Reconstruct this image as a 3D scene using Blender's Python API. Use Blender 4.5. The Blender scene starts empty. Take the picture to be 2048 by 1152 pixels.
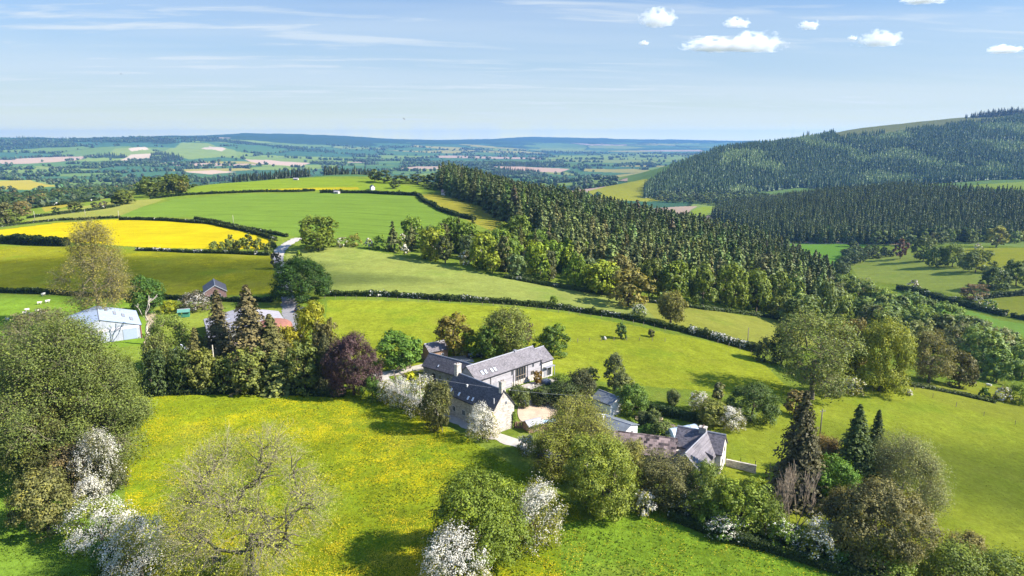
import bpy, bmesh, math, random
import numpy as np
from mathutils import Vector, Matrix

sc = bpy.context.scene
COL = sc.collection

# ------------------------------------------------------------------ camera
FOC = 1366.0                       # focal length in photo pixels (2048 wide)
CAM_H = 55.0
PITCH = math.atan(302 / FOC)
cam_d = bpy.data.cameras.new('camera')
cam_d.sensor_width = 36.0
cam_d.lens = 36.0 * FOC / 2048.0
cam_d.clip_start = 0.5
cam_d.clip_end = 60000
cam = bpy.data.objects.new('camera', cam_d)
cam.location = (0, 0, CAM_H)
cam.rotation_euler = (math.pi / 2 - PITCH, 0, 0)
COL.objects.link(cam)
sc.camera = cam

# ------------------------------------------------------------------ light
SUN_EL = math.radians(37)
SUN_AZ = math.radians(101)         # clockwise from +Y
SUN = Vector((math.cos(SUN_EL) * math.sin(SUN_AZ), math.cos(SUN_EL) * math.cos(SUN_AZ), math.sin(SUN_EL)))
sun_d = bpy.data.lights.new('sun', 'SUN')
sun_d.energy = 4.6
sun_d.angle = math.radians(0.5)
sun_d.color = (1.0, 0.94, 0.84)
sun = bpy.data.objects.new('sun', sun_d)
sun.rotation_euler = SUN.to_track_quat('Z', 'Y').to_euler()
sun.location = (200, -40, 300)
COL.objects.link(sun)

sc.view_settings.view_transform = 'Standard'
sc.view_settings.look = 'None'
sc.view_settings.gamma = 1
sc.view_settings.use_curve_mapping = False
sc.view_settings.exposure = 1.35
sc.cycles.max_bounces = 6
sc.cycles.diffuse_bounces = 2
sc.cycles.transparent_max_bounces = 8
sc.cycles.volume_bounces = 3
sc.cycles.use_denoising = True


class NT:
    """small helper to write node trees"""
    def __init__(self, tree):
        self.t = tree
        self.n = tree.nodes
        self.n.clear()

    def add(self, typ, inputs=None, **props):
        nd = self.n.new(typ)
        for k, v in props.items():
            setattr(nd, k, v)
        for k, v in (inputs or {}).items():
            self.put(nd.inputs[k], v)
        return nd

    def put(self, sock, v):
        if isinstance(v, bpy.types.NodeSocket):
            self.t.links.new(v, sock)
        elif isinstance(v, bpy.types.Node):
            self.t.links.new(v.outputs[0], sock)
        else:
            if hasattr(sock.default_value, '__len__') and not hasattr(v, '__len__'):
                v = (v, v, v, 1)[:len(sock.default_value)]
            elif hasattr(v, '__len__') and len(sock.default_value) == 4 and len(v) == 3:
                v = (*v, 1)
            sock.default_value = v

    def math(self, op, a, b=0.0, clamp=False):
        nd = self.n.new('ShaderNodeMath')
        nd.operation = op
        nd.use_clamp = clamp
        self.put(nd.inputs[0], a)
        self.put(nd.inputs[1], b)
        return nd.outputs[0]

    def vmath(self, op, a, b=(0, 0, 0)):
        nd = self.n.new('ShaderNodeVectorMath')
        nd.operation = op
        self.put(nd.inputs[0], a)
        self.put(nd.inputs[1], b)
        return nd.outputs[0]

    def noise(self, vec, scale, detail=3, rough=0.55, dist=0.0):
        nd = self.add('ShaderNodeTexNoise', {'Scale': scale, 'Detail': detail, 'Roughness': rough, 'Distortion': dist})
        if vec is not None:
            self.put(nd.inputs['Vector'], vec)
        return nd.outputs[0]

    def ramp(self, fac, *stops):
        nd = self.n.new('ShaderNodeValToRGB')
        self.put(nd.inputs[0], fac)
        el = nd.color_ramp.elements
        while len(el) < len(stops):
            el.new(0.5)
        for e, (p, c) in zip(el, stops):
            e.position = p
            e.color = (c, c, c, 1) if not hasattr(c, '__len__') else (*c, 1)
        return nd.outputs[0]

    def mix(self, fac, a, b, mode='MIX'):
        nd = self.n.new('ShaderNodeMix')
        nd.data_type = 'RGBA'
        nd.blend_type = mode
        self.put(nd.inputs[0], fac)
        self.put(nd.inputs[6], a)
        self.put(nd.inputs[7], b)
        return nd.outputs[2]

    def maprange(self, v, a, b, c=0.0, d=1.0, smooth=False):
        nd = self.n.new('ShaderNodeMapRange')
        if smooth:
            nd.interpolation_type = 'SMOOTHSTEP'
        for i, x in enumerate((v, a, b, c, d)):
            self.put(nd.inputs[i], x)
        return nd.outputs[0]


# ------------------------------------------------------------------ sky
world = bpy.data.worlds.new('World')
sc.world = world
world.use_nodes = True
w = NT(world.node_tree)
sky = w.add('ShaderNodeTexSky', sky_type='NISHITA', sun_disc=False, sun_elevation=SUN_EL, sun_rotation=SUN_AZ,
            altitude=250, air_density=1.0, dust_density=0.6, ozone_density=2.5)
tc = w.add('ShaderNodeTexCoord').outputs['Generated']
sep = w.add('ShaderNodeSeparateXYZ', {0: tc})
dz = w.math('MAXIMUM', sep.outputs[2], 0.02)
# a flat sheet of high cirrus: direction projected onto a plane overhead
px = w.math('DIVIDE', sep.outputs[0], w.math('ADD', dz, 0.05))
py = w.math('DIVIDE', sep.outputs[1], w.math('ADD', dz, 0.05))
# streaks run mostly left-right, falling gently to the right
sx = w.math('ADD', w.math('MULTIPLY', px, 0.30), w.math('MULTIPLY', py, 0.16))
sy = w.math('ADD', w.math('MULTIPLY', py, 1.05), w.math('MULTIPLY', px, -0.12))
cv = w.add('ShaderNodeCombineXYZ', {0: sx, 1: sy, 2: 3.1})
warp = w.noise(cv, 0.8, 3, 0.6)
cv2 = w.add('ShaderNodeCombineXYZ', {0: w.math('ADD', sx, w.math('MULTIPLY', warp, 1.2)), 1: w.math('ADD', sy, w.math('MULTIPLY', warp, 0.9)), 2: 7.7})
fine = w.noise(cv2, 2.1, 6, 0.62)
veil = w.noise(cv, 0.42, 3, 0.5)
cirrus = w.math('MULTIPLY', w.maprange(fine, 0.43, 0.72, 0, 1, True), w.maprange(veil, 0.36, 0.56, 0, 1, True))
veil2 = w.maprange(w.noise(cv2, 0.6, 3, 0.5), 0.35, 0.7, 0, 0.35, True)
# thin milk towards the horizon, as far air looks
low = w.maprange(sep.outputs[2], 0.0, 0.29, 1.0, 0.0, True)
blue = w.mix(1.0, sky.outputs[0], (0.31, 0.77, 1.24), 'MULTIPLY')
pale = w.ramp(w.maprange(sep.outputs[2], 0.0, 0.08), (0.0, (1.0, 0.94, 0.40)), (0.22, (0.69, 0.72, 0.54)), (0.45, (0.57, 0.65, 0.60)), (1.0, (0.495, 0.60, 0.665)))
skyc = w.mix(low, blue, w.mix(1.0, pale, (10, 10, 10), 'MULTIPLY'))
skyc = w.mix(w.math('MAXIMUM', w.math('MULTIPLY', cirrus, 0.85), veil2), skyc, (6.2, 6.9, 7.5))
# overhead, well above the frame, an added brightening of the sky fills the shadows
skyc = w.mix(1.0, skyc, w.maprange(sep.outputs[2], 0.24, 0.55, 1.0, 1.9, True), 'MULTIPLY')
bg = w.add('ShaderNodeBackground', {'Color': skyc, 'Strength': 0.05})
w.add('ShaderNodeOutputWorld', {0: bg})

# ------------------------------------------------------------------ rays and terrain
_c, _s = math.cos(PITCH), math.sin(PITCH)


def ray(u, v):
    a = (u - 1024) / FOC
    b = (576 - v) / FOC
    return np.array([a, _c + b * _s, -_s + b * _c])


def project(p):
    x, y, z = p[0], p[1], p[2] - CAM_H
    dep = y * _c - z * _s
    return 1024 + FOC * x / dep, 576 - FOC * (y * _s + z * _c) / dep, dep


def hash2(ix, iy, seed=0):
    h = (ix.astype(np.int64) * 374761393 + iy.astype(np.int64) * 668265263 + seed * 974711) & 0xffffffff
    h = ((h ^ (h >> 13)) * 1274126177) & 0xffffffff
    h = h ^ (h >> 16)
    return (h & 0xffff) / 65535.0


def vnoise(x, y, seed=0):
    ix, iy = np.floor(x), np.floor(y)
    fx, fy = x - ix, y - iy
    fx = fx * fx * (3 - 2 * fx)
    fy = fy * fy * (3 - 2 * fy)
    a, b = hash2(ix, iy, seed), hash2(ix + 1, iy, seed)
    c, d = hash2(ix, iy + 1, seed), hash2(ix + 1, iy + 1, seed)
    return (a * (1 - fx) + b * fx) * (1 - fy) + (c * (1 - fx) + d * fx) * fy


def fbm(x, y, octv=4, seed=0):
    t, amp, s = 0, 0.5, 0
    for i in range(octv):
        t = t + amp * vnoise(x * 2 ** i, y * 2 ** i, seed + i)
        s += amp
        amp *= 0.5
    return t / s


# photo pixel + height of the ground seen there
CP_Z = [(-300, 1300, -1), (500, 1300, 0), (1024, 1300, 0), (1700, 1300, -3), (2400, 1300, -9),
        (-100, 1000, -1), (500, 1000, 0), (1024, 1000, 0), (1500, 1000, -3), (1800, 1000, -7), (2100, 1000, -12),
        (-100, 850, 0), (400, 850, 0), (800, 850, 0), (1024, 850, 0), (1250, 880, -2), (1420, 930, -3), (1450, 830, -3), (1700, 850, -7), (2080, 850, -16),
        (0, 740, 0), (250, 720, 0), (600, 740, 0), (850, 757, 0), (1050, 766, 0), (1150, 730, -1), (1400, 740, -4), (1620, 795, -7), (1800, 770, -12), (2080, 790, -22),
        (0, 640, 0), (260, 650, 0), (450, 650, 0), (700, 640, 1.5), (1000, 650, 1), (1300, 660, -3), (1500, 690, -8), (1750, 690, -20), (2060, 700, -30),
        (0, 580, 0), (300, 590, 1), (650, 582, 2), (900, 595, 1.5), (1200, 613, -4), (1380, 610, -8), (1560, 640, -16), (1720, 600, -34), (2060, 640, -35),
        (-50, 490, 0), (300, 500, 2.5), (600, 500, 4), (800, 505, 3), (1000, 545, 0), (1200, 575, -5), (1350, 590, -9), (1640, 600, -27),
        (1620, 530, -47), (1700, 560, -41), (1850, 545, -37), (2060, 530, -33), (1960, 500, -38), (1750, 510, -46), (2060, 600, -33),
        (1600, 487, -52), (1800, 487, -47), (2060, 478, -44),
        (50, 460, 0), (240, 435, 3), (400, 440, 6), (640, 465, 6), (900, 450, 6), (1000, 440, 4),
        (-50, 430, -6), (100, 412, -2), (250, 400, 4), (600, 385, 10), (760, 380, 11), (880, 385, 9), (950, 378, 2),
        (400, 372, 9), (560, 357, 11), (720, 352, 9),
        (1100, 420, -6), (1200, 442, -14), (1350, 470, -24), (1500, 510, -38), (1600, 545, -44),
        (1250, 398, -62), (1270, 366, -46), (1380, 422, -60), (1440, 432, -60),
        (1300, 395, -62)]
# photo column + distance + height, for ground hidden in the photo or near the horizon
CP_D = [(-200, 700, -20), (0, 800, -30), (200, 850, -30), (480, 1000, -18), (620, 1050, -14), (760, 1000, -14), (950, 1000, -30), (1100, 850, -40),
        (1100, 1100, -62), (300, 1300, -52), (0, 1300, -48), (650, 1500, -55), (950, 1500, -65),
        (1250, 800, -52), (1400, 850, -58), (1250, 1000, -60),
        (1500, 1150, -60), (1620, 950, -40), (1800, 1000, -27), (2060, 950, -21), (2300, 900, -16), (1620, 1250, -56), (1800, 1250, -42), (2000, 1300, -31), (2060, 1450, -32),
        (1500, 1500, -62), (1720, 1600, -48), (2300, 1500, -20),
        (1340, 1700, -26), (1300, 1500, -50), (1260, 1750, -60), (1440, 2000, 16), (1600, 2200, 50), (1750, 2300, 88), (1900, 2350, 110), (2060, 2400, 129), (2350, 2400, 150),
        (1600, 1850, 5), (1800, 1900, 30), (2060, 1900, 55),
        (1500, 2900, -40), (1800, 3200, 0), (2200, 3400, 40),
        (-200, 2500, -92), (300, 2500, -92), (700, 2500, -95), (1100, 2500, -97), (1350, 2600, -97),
        (-300, 3600, -88), (150, 3600, -88), (550, 3600, -92), (1000, 4000, -100), (1400, 4000, -100), (2000, 4500, -60),
        (-200, 4600, -60), (150, 4700, -55), (420, 4600, -50), (600, 4800, -82), (1000, 6000, -98), (1400, 6000, -100),
        (-200, 6000, 32), (30, 5900, 40), (130, 6000, 14), (260, 6000, 26), (390, 6300, 30), (600, 7000, -30), (800, 7000, -60),
        (-200, 8000, 20), (200, 8500, 20), (480, 9200, 92), (640, 9500, 78), (760, 9500, 34), (900, 9000, -18), (1100, 9000, -80), (1400, 9000, -90),
        (1050, 12500, 44), (1180, 12500, 28), (1400, 12500, -8), (1600, 12500, -30), (860, 13000, -50), (300, 13000, -20),
        (-300, 22000, -170), (500, 22000, -170), (1000, 22000, -170), (1600, 22000, -170), (2500, 22000, -170),
        (-300, 45, 0), (1024, 45, 0), (2400, 45, -7), (-900, 150, -2), (-900, 400, 0), (-900, 1000, -30), (-900, 3000, -90), (-900, 6000, 30),
        (2900, 130, -16), (2900, 300, -36), (2900, 700, -30), (2900, 1500, 0), (2900, 2400, 150), (2900, 6000, 0)]


def _warp(x, y):
    d = np.sqrt(x * x + y * y)
    return np.stack([np.arctan2(x, y) * 1.5, np.log(np.maximum(d, 8.0) / 100.0)], -1)


def _cp():
    pts = []
    for u, v, z in CP_Z:
        r = ray(u, v)
        t = (z - CAM_H) / r[2]
        pts.append((r[0] * t, r[1] * t, z))
    for u, d, z in CP_D:
        a = (u - 1024) / FOC
        dep = d * _c - (z - CAM_H) * _s
        pts.append((a * dep, d, z))
    return np.array(pts)


_P = _cp()
_Q = _warp(_P[:, 0], _P[:, 1])


def _phi(r2):
    return 0.5 * r2 * np.log(np.maximum(r2, 1e-12))


def _solve():
    n = len(_Q)
    r2 = ((_Q[:, None] - _Q[None]) ** 2).sum(-1)
    A = np.zeros((n + 3, n + 3))
    A[:n, :n] = _phi(r2) + np.eye(n) * 4e-4
    A[:n, n] = 1
    A[:n, n + 1:] = _Q
    A[n:, :n] = A[:n, n:].T
    b = np.concatenate([_P[:, 2], np.zeros(3)])
    return np.linalg.solve(A, b)


_W = _solve()


def height(x, y):
    x = np.atleast_1d(np.asarray(x, float))
    y = np.atleast_1d(np.asarray(y, float))
    sh = x.shape
    x, y = x.ravel(), y.ravel()
    out = np.empty(len(x))
    n = len(_Q)
    for i in range(0, len(x), 60000):
        q = _warp(x[i:i + 60000], y[i:i + 60000])
        r2 = (q ** 2).sum(1)[:, None] + (_Q ** 2).sum(1)[None] - 2 * q @ _Q.T
        out[i:i + 60000] = _phi(np.maximum(r2, 0)) @ _W[:n] + _W[n] + q @ _W[n + 1:]
    d = np.sqrt(x * x + y * y)
    out += (fbm(x / 60, y / 60, 3, 5) - 0.5) * np.clip((d - 160) / 400, 0, 1.0) * 3.0
    k = np.clip((d - 1200) / 3000, 0, 1)
    out += (fbm(x / 420, y / 420, 5, 9) - 0.5) * k * 46 * np.clip((out + 105) / 60, 0.12, 1)
    return out.reshape(sh)


_TT = np.concatenate([np.geomspace(30, 3000, 420), np.geomspace(3030, 24000, 160)])


def ground(u, v):
    """first point of the terrain that the photo pixel looks at"""
    r = ray(u, v)
    p = r[None] * _TT[:, None]
    dz_ = p[:, 2] + CAM_H - height(p[:, 0], p[:, 1])
    k = np.nonzero(dz_ < 0)[0]
    if len(k) == 0 or k[0] == 0:
        raise ValueError('no ground at %s %s' % (u, v))
    a, b = _TT[k[0] - 1], _TT[k[0]]
    for _ in range(14):
        m = 0.5 * (a + b)
        q = r * m
        if q[2] + CAM_H - height(q[0], q[1])[0] < 0:
            b = m
        else:
            a = m
    q = r * b
    return np.array([q[0], q[1], height(q[0], q[1])[0]])


def at_depth(u, D):
    """ground point on photo column u at forward distance D"""
    z = 0.0
    for _ in range(6):
        x = (u - 1024) / FOC * (D * _c - (z - CAM_H) * _s)
        z = float(height(x, D)[0])
    return np.array([x, D, z])


# ------------------------------------------------------------------ object helpers
def link(name, data, parent=None):
    o = bpy.data.objects.new(name, data)
    COL.objects.link(o)
    if parent is not None:
        o.parent = parent
    return o


def tag(o, label=None, cat=None, group=None, kind=None):
    if label:
        o['label'] = label
    if cat:
        o['category'] = cat
    if group:
        o['group'] = group
    if kind:
        o['kind'] = kind
    return o


def np_mesh(name, verts, faces, mats=(), fattr=None, vcol=None, smooth=False):
    """faces: int array n x 3 or n x 4, or a list of such arrays"""
    me = bpy.data.meshes.new(name)
    verts = np.asarray(verts, np.float32)
    fl = faces if isinstance(faces, (list, tuple)) else [faces]
    fl = [np.asarray(f, np.int32) for f in fl if len(f)]
    loops = np.concatenate([f.ravel() for f in fl])
    tot = np.concatenate([np.full(len(f), f.shape[1], np.int32) for f in fl])
    start = np.concatenate([[0], np.cumsum(tot)[:-1]]).astype(np.int32)
    me.vertices.add(len(verts))
    me.vertices.foreach_set('co', verts.ravel())
    me.loops.add(len(loops))
    me.loops.foreach_set('vertex_index', loops)
    me.polygons.add(len(tot))
    me.polygons.foreach_set('loop_start', start)
    me.polygons.foreach_set('loop_total', tot)
    if smooth:
        me.polygons.foreach_set('use_smooth', np.ones(len(tot), bool))
    for m in mats:
        me.materials.append(m)
    for k, a in (fattr or {}).items():
        at = me.attributes.new(k, 'FLOAT', 'FACE')
        at.data.foreach_set('value', np.asarray(a, np.float32))
    for k, a in (vcol or {}).items():
        a = np.asarray(a, np.float32)
        if a.ndim == 1:
            at = me.attributes.new(k, 'FLOAT', 'POINT')
            at.data.foreach_set('value', a)
        else:
            at = me.attributes.new(k, 'FLOAT_COLOR', 'POINT')
            at.data.foreach_set('color', np.concatenate([a, np.ones((len(a), 1), np.float32)], 1).ravel())
    me.update(calc_edges=True)
    return me


def in_poly(x, y, poly):
    poly = np.asarray(poly)
    x0, y0 = poly[:, 0].min(), poly[:, 1].min()
    x1, y1 = poly[:, 0].max(), poly[:, 1].max()
    m = (x >= x0) & (x <= x1) & (y >= y0) & (y <= y1)
    idx = np.nonzero(m)[0]
    px_, py_ = x[idx], y[idx]
    ins = np.zeros(len(idx), bool)
    n = len(poly)
    for i in range(n):
        xa, ya = poly[i]
        xb, yb = poly[(i + 1) % n]
        if ya == yb:
            continue
        c = (ya > py_) != (yb > py_)
        ins ^= c & (px_ < (xb - xa) * (py_ - ya) / (yb - ya) + xa)
    out = np.zeros(len(x), bool)
    out[idx[ins]] = True
    return out


def new_mat(name):
    m = bpy.data.materials.new(name)
    m.use_nodes = True
    return m, NT(m.node_tree)


def srgb(r, g, b):
    f = lambda c: (c / 255 / 12.92) if c <= 10 else ((c / 255 + 0.055) / 1.055) ** 2.4
    return (f(r), f(g), f(b))


_MC = {}


def simple_mat(name, col, rough=0.8, var=0.25, scale=2.0, spec=0.2, metal=0.0):
    if name in _MC:
        return _MC[name]
    m, n = new_mat(name)
    tcd = n.add('ShaderNodeTexCoord').outputs['Object']
    nz = n.noise(tcd, scale, 5, 0.6)
    k = n.maprange(nz, 0.3, 0.7, 1 - var, 1 + var)
    c = n.mix(1.0, col, k, 'MULTIPLY')
    b = n.add('ShaderNodeBsdfPrincipled', {'Base Color': c, 'Roughness': rough, 'Metallic': metal, 'Specular IOR Level': spec})
    n.add('ShaderNodeOutputMaterial', {0: b.outputs[0]})
    _MC[name] = m
    return m
# ------------------------------------------------------------------ the ground: one sheet out past the far hills
def world_poly(pix):
    return np.array([ground(u, v)[:2] for u, v in pix])


GRASS = (0.155, 0.205, 0.018)
# name, photo outline, colour, buttercups 0..1, rough tussocks 0..1
FIELDS = [
    ('valley floor', [(1380, 434), (1450, 444), (1560, 484), (1760, 490), (1700, 520), (1640, 548), (1560, 530), (1440, 480), (1360, 445)], (0.110, 0.190, 0.032), 0.0, 0.2),
    ('front meadow', [(150, 1290), (250, 1000), (245, 900), (285, 775), (640, 772), (770, 785), (900, 858), (1050, 945), (1150, 1010), (1180, 1060), (1130, 1290)], (0.142, 0.178, 0.010), 0.62, 0.7),
    ('lower meadow', [(1130, 1290), (1120, 1050), (1330, 1010), (1530, 1060), (1900, 1180), (1900, 1290)], (0.125, 0.195, 0.016), 0.34, 0.8),
    ('left pasture', [(-150, 1290), (-150, 760), (100, 760), (230, 900), (240, 1000), (140, 1290)], (0.125, 0.200, 0.022), 0.0, 0.7),
    ('paddock', [(655, 600), (900, 607), (1150, 628), (1330, 665), (1500, 700), (1590, 790), (1480, 790), (1250, 770), (1110, 745), (1000, 740), (640, 760)], (0.198, 0.224, 0.018), 0.12, 0.6),
    ('hill pasture', [(575, 500), (700, 492), (860, 525), (1000, 555), (1200, 585), (1480, 640), (1560, 640), (1640, 680), (1500, 690), (1330, 655), (1150, 620), (900, 600), (650, 590), (560, 560)], (0.198, 0.224, 0.050), 0.0, 0.45),
    ('pasture beyond the hedge', [(1270, 590), (1480, 630), (1560, 640), (1640, 690), (1520, 695), (1330, 658)], (0.200, 0.205, 0.035), 0.08, 0.4),
    ('right slope', [(1330, 855), (1480, 840), (1600, 800), (1800, 755), (2200, 860), (2400, 1290), (1900, 1290), (1560, 1030), (1400, 980), (1340, 930)], (0.198, 0.226, 0.022), 0.0, 0.5),
    ('right slope far', [(1790, 765), (1960, 765), (2200, 820), (2200, 880), (1880, 805)], (0.200, 0.215, 0.025), 0.05, 0.4),
    ('buttercup field', [(-120, 470), (120, 445), (240, 438), (420, 443), (520, 463), (552, 482), (540, 500), (300, 496), (130, 484), (-120, 484)], (0.245, 0.170, 0.008), 1.0, 0.25),
    ('lower buttercup field', [(-120, 490), (130, 492), (300, 500), (550, 505), (560, 588), (320, 592), (-120, 578)], (0.165, 0.170, 0.012), 0.46, 0.6),
    ('winter wheat', [(225, 432), (350, 398), (600, 386), (820, 388), (845, 408), (905, 432), (960, 470), (760, 500), (600, 476), (520, 458), (400, 436)], (0.120, 0.184, 0.026), 0.0, 0.08),
    ('ridge pasture', [(835, 390), (890, 388), (960, 395), (1030, 420), (1060, 470), (1000, 470), (905, 430), (850, 408)], (0.195, 0.180, 0.025), 0.40, 0.4),
    ('crest pasture', [(375, 386), (560, 383), (840, 384), (885, 384), (730, 358), (560, 358), (400, 372)], (0.150, 0.205, 0.020), 0.0, 0.2),
    ('crest strip', [(400, 388), (500, 383), (640, 380), (720, 379), (715, 374), (560, 377)], (0.260, 0.220, 0.012), 0.75, 0.1),
    ('left pasture strip', [(40, 446), (120, 420), (230, 402), (330, 398), (240, 432), (120, 440)], (0.200, 0.205, 0.045), 0.05, 0.3),
    ('left pale field', [(60, 415), (150, 405), (215, 397), (150, 408), (90, 424)], (0.240, 0.200, 0.030), 0.5, 0.2),
    ('sheep field', [(-150, 586), (140, 592), (330, 600), (320, 690), (120, 700), (-150, 740)], (0.120, 0.190, 0.020), 0.0, 0.5),
    ('bungalow garden', [(300, 605), (560, 600), (570, 680), (300, 690)], (0.150, 0.180, 0.025), 0.0, 0.5),
    ('valley field', [(1530, 488), (1740, 488), (1690, 515), (1640, 560), (1570, 520)], (0.105, 0.205, 0.025), 0.0, 0.15),
    ('oak slope', [(1700, 530), (1750, 505), (1880, 500), (2100, 495), (2100, 580), (1960, 600), (1810, 570), (1720, 560)], (0.180, 0.215, 0.040), 0.0, 0.4),
    ('oak slope top', [(1900, 500), (2100, 495), (2100, 535), (1960, 540)], (0.210, 0.215, 0.022), 0.2, 0.3),
    ('valley meadow', [(1720, 585), (1800, 588), (2000, 640), (2100, 655), (2100, 680), (1900, 660), (1750, 640)], (0.130, 0.220, 0.036), 0.0, 0.2),
    ('right small field', [(1960, 600), (2100, 582), (2100, 640), (2010, 628)], (0.190, 0.205, 0.030), 0.05, 0.3),
    ('valley bright field', [(1175, 383), (1262, 363), (1310, 366), (1345, 400), (1290, 403), (1200, 400)], (0.230, 0.225, 0.020), 0.25, 0.2),
    ('ploughed field', [(1300, 417), (1395, 412), (1372, 430), (1300, 432)], (0.330, 0.240, 0.170), 0.0, 0.1),
    ('valley green strip', [(1372, 432), (1405, 413), (1435, 412), (1410, 435)], (0.180, 0.230, 0.025), 0.0, 0.1),
    ('far slope field', [(206, 310), (228, 298), (300, 297), (322, 306), (285, 313)], (0.165, 0.205, 0.050), 0.0, 0.1),
    ('far slope field', [(310, 304), (365, 285), (420, 287), (470, 300), (475, 312), (380, 319)], (0.155, 0.200, 0.050), 0.0, 0.1),
    ('far bare field', [(256, 298), (290, 294), (297, 299), (264, 303)], (0.420, 0.330, 0.240), 0.0, 0.1),
    ('far bare field', [(238, 321), (262, 309), (304, 307), (300, 320)], (0.400, 0.310, 0.225), 0.0, 0.1),
    ('far bare field', [(402, 297), (420, 292), (452, 297), (444, 303)], (0.400, 0.310, 0.225), 0.0, 0.1),
    ('far bare field', [(488, 319), (540, 320), (622, 326), (600, 333), (520, 328)], (0.380, 0.270, 0.200), 0.0, 0.1),
    ('far bare field', [(365, 343), (430, 340), (470, 344), (420, 349)], (0.380, 0.280, 0.200), 0.0, 0.1),
    ('far bare field', [(970, 333), (1040, 333), (1140, 338), (1120, 345), (1030, 343)], (0.370, 0.250, 0.180), 0.0, 0.1),
    ('far bright field', [(-40, 362), (60, 360), (112, 372), (60, 380), (-40, 376)], (0.270, 0.220, 0.030), 0.4, 0.1),
    ('gap field', [(1930, 372), (2100, 356), (2100, 382), (1990, 378)], (0.175, 0.225, 0.030), 0.0, 0.1),
    ('yard lawn', [(1035, 868), (1090, 868), (1130, 885), (1110, 905), (1040, 880)], (0.175, 0.205, 0.040), 0.0, 0.3),
]


def far_cells(x, y):
    """a patchwork of fields: for each point its cell's hash, two nearest-seed distances"""
    cx, cy = 330.0, 270.0
    gx, gy = np.floor(x / cx), np.floor(y / cy)
    d1 = np.full(len(x), 1e9)
    d2 = np.full(len(x), 1e9)
    h = np.zeros(len(x))
    for i in (-1, 0, 1):
        for j in (-1, 0, 1):
            kx, ky = gx + i, gy + j
            sx_ = (kx + 0.12 + 0.76 * hash2(kx, ky, 31)) * cx
            sy_ = (ky + 0.12 + 0.76 * hash2(kx, ky, 32)) * cy
            d = np.hypot(x - sx_, y - sy_)
            n1 = d < d1
            d2 = np.where(n1, d1, np.minimum(d2, d))
            h = np.where(n1, hash2(kx, ky, 33), h)
            d1 = np.where(n1, d, d1)
    return h, d1, d2


def far_wood(x, y, z):
    """1 where the far country is wooded"""
    n = fbm(x / 800, y / 460, 4, 77)
    d = np.hypot(x, y)
    hill = np.clip((z + 55) / 90, 0, 1) * np.clip((d - 3500) / 1500, 0, 1)
    th = 0.66 - 0.24 * hill
    ridge = np.clip((d - 7600) / 800, 0, 1) * (z > -30) * 0.30 + np.clip((d - 4300) / 500, 0, 1) * (np.arctan2(x, y) < -0.45) * (z > 12) * 0.2
    return n > th - ridge


PAL = np.array([(0.050, 0.110, 0.055), (0.150, 0.200, 0.045), (0.042, 0.095, 0.050), (0.105, 0.160, 0.045), (0.055, 0.115, 0.050), (0.165, 0.195, 0.055), (0.045, 0.100, 0.055), (0.090, 0.150, 0.045),
                (0.330, 0.235, 0.170), (0.060, 0.120, 0.050), (0.135, 0.185, 0.045), (0.048, 0.105, 0.050), (0.240, 0.210, 0.055), (0.080, 0.140, 0.045), (0.050, 0.108, 0.055), (0.155, 0.205, 0.050)])


BIG = [(1285, 1345), (1330, 1360), (1480, 1480), (1600, 1540), (1720, 1490), (1850, 1470), (2150, 1440), (2200, 2350), (2000, 2330), (1900, 2290), (1750, 2240), (1600, 2180), (1500, 2060), (1430, 1980), (1350, 1720), (1290, 1480)]


def heath_line(x, y):
    """height at which the trees of the big hill give way to heath"""
    u = 1024 + FOC * np.tan(np.arctan2(x, y))
    return np.interp(u, [1560, 1660, 1750, 1900, 2060, 2350], [200, 48, 60, 86, 122, 140]) + 16 * (fbm(x / 160, y / 160, 3, 3) - 0.5)


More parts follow.
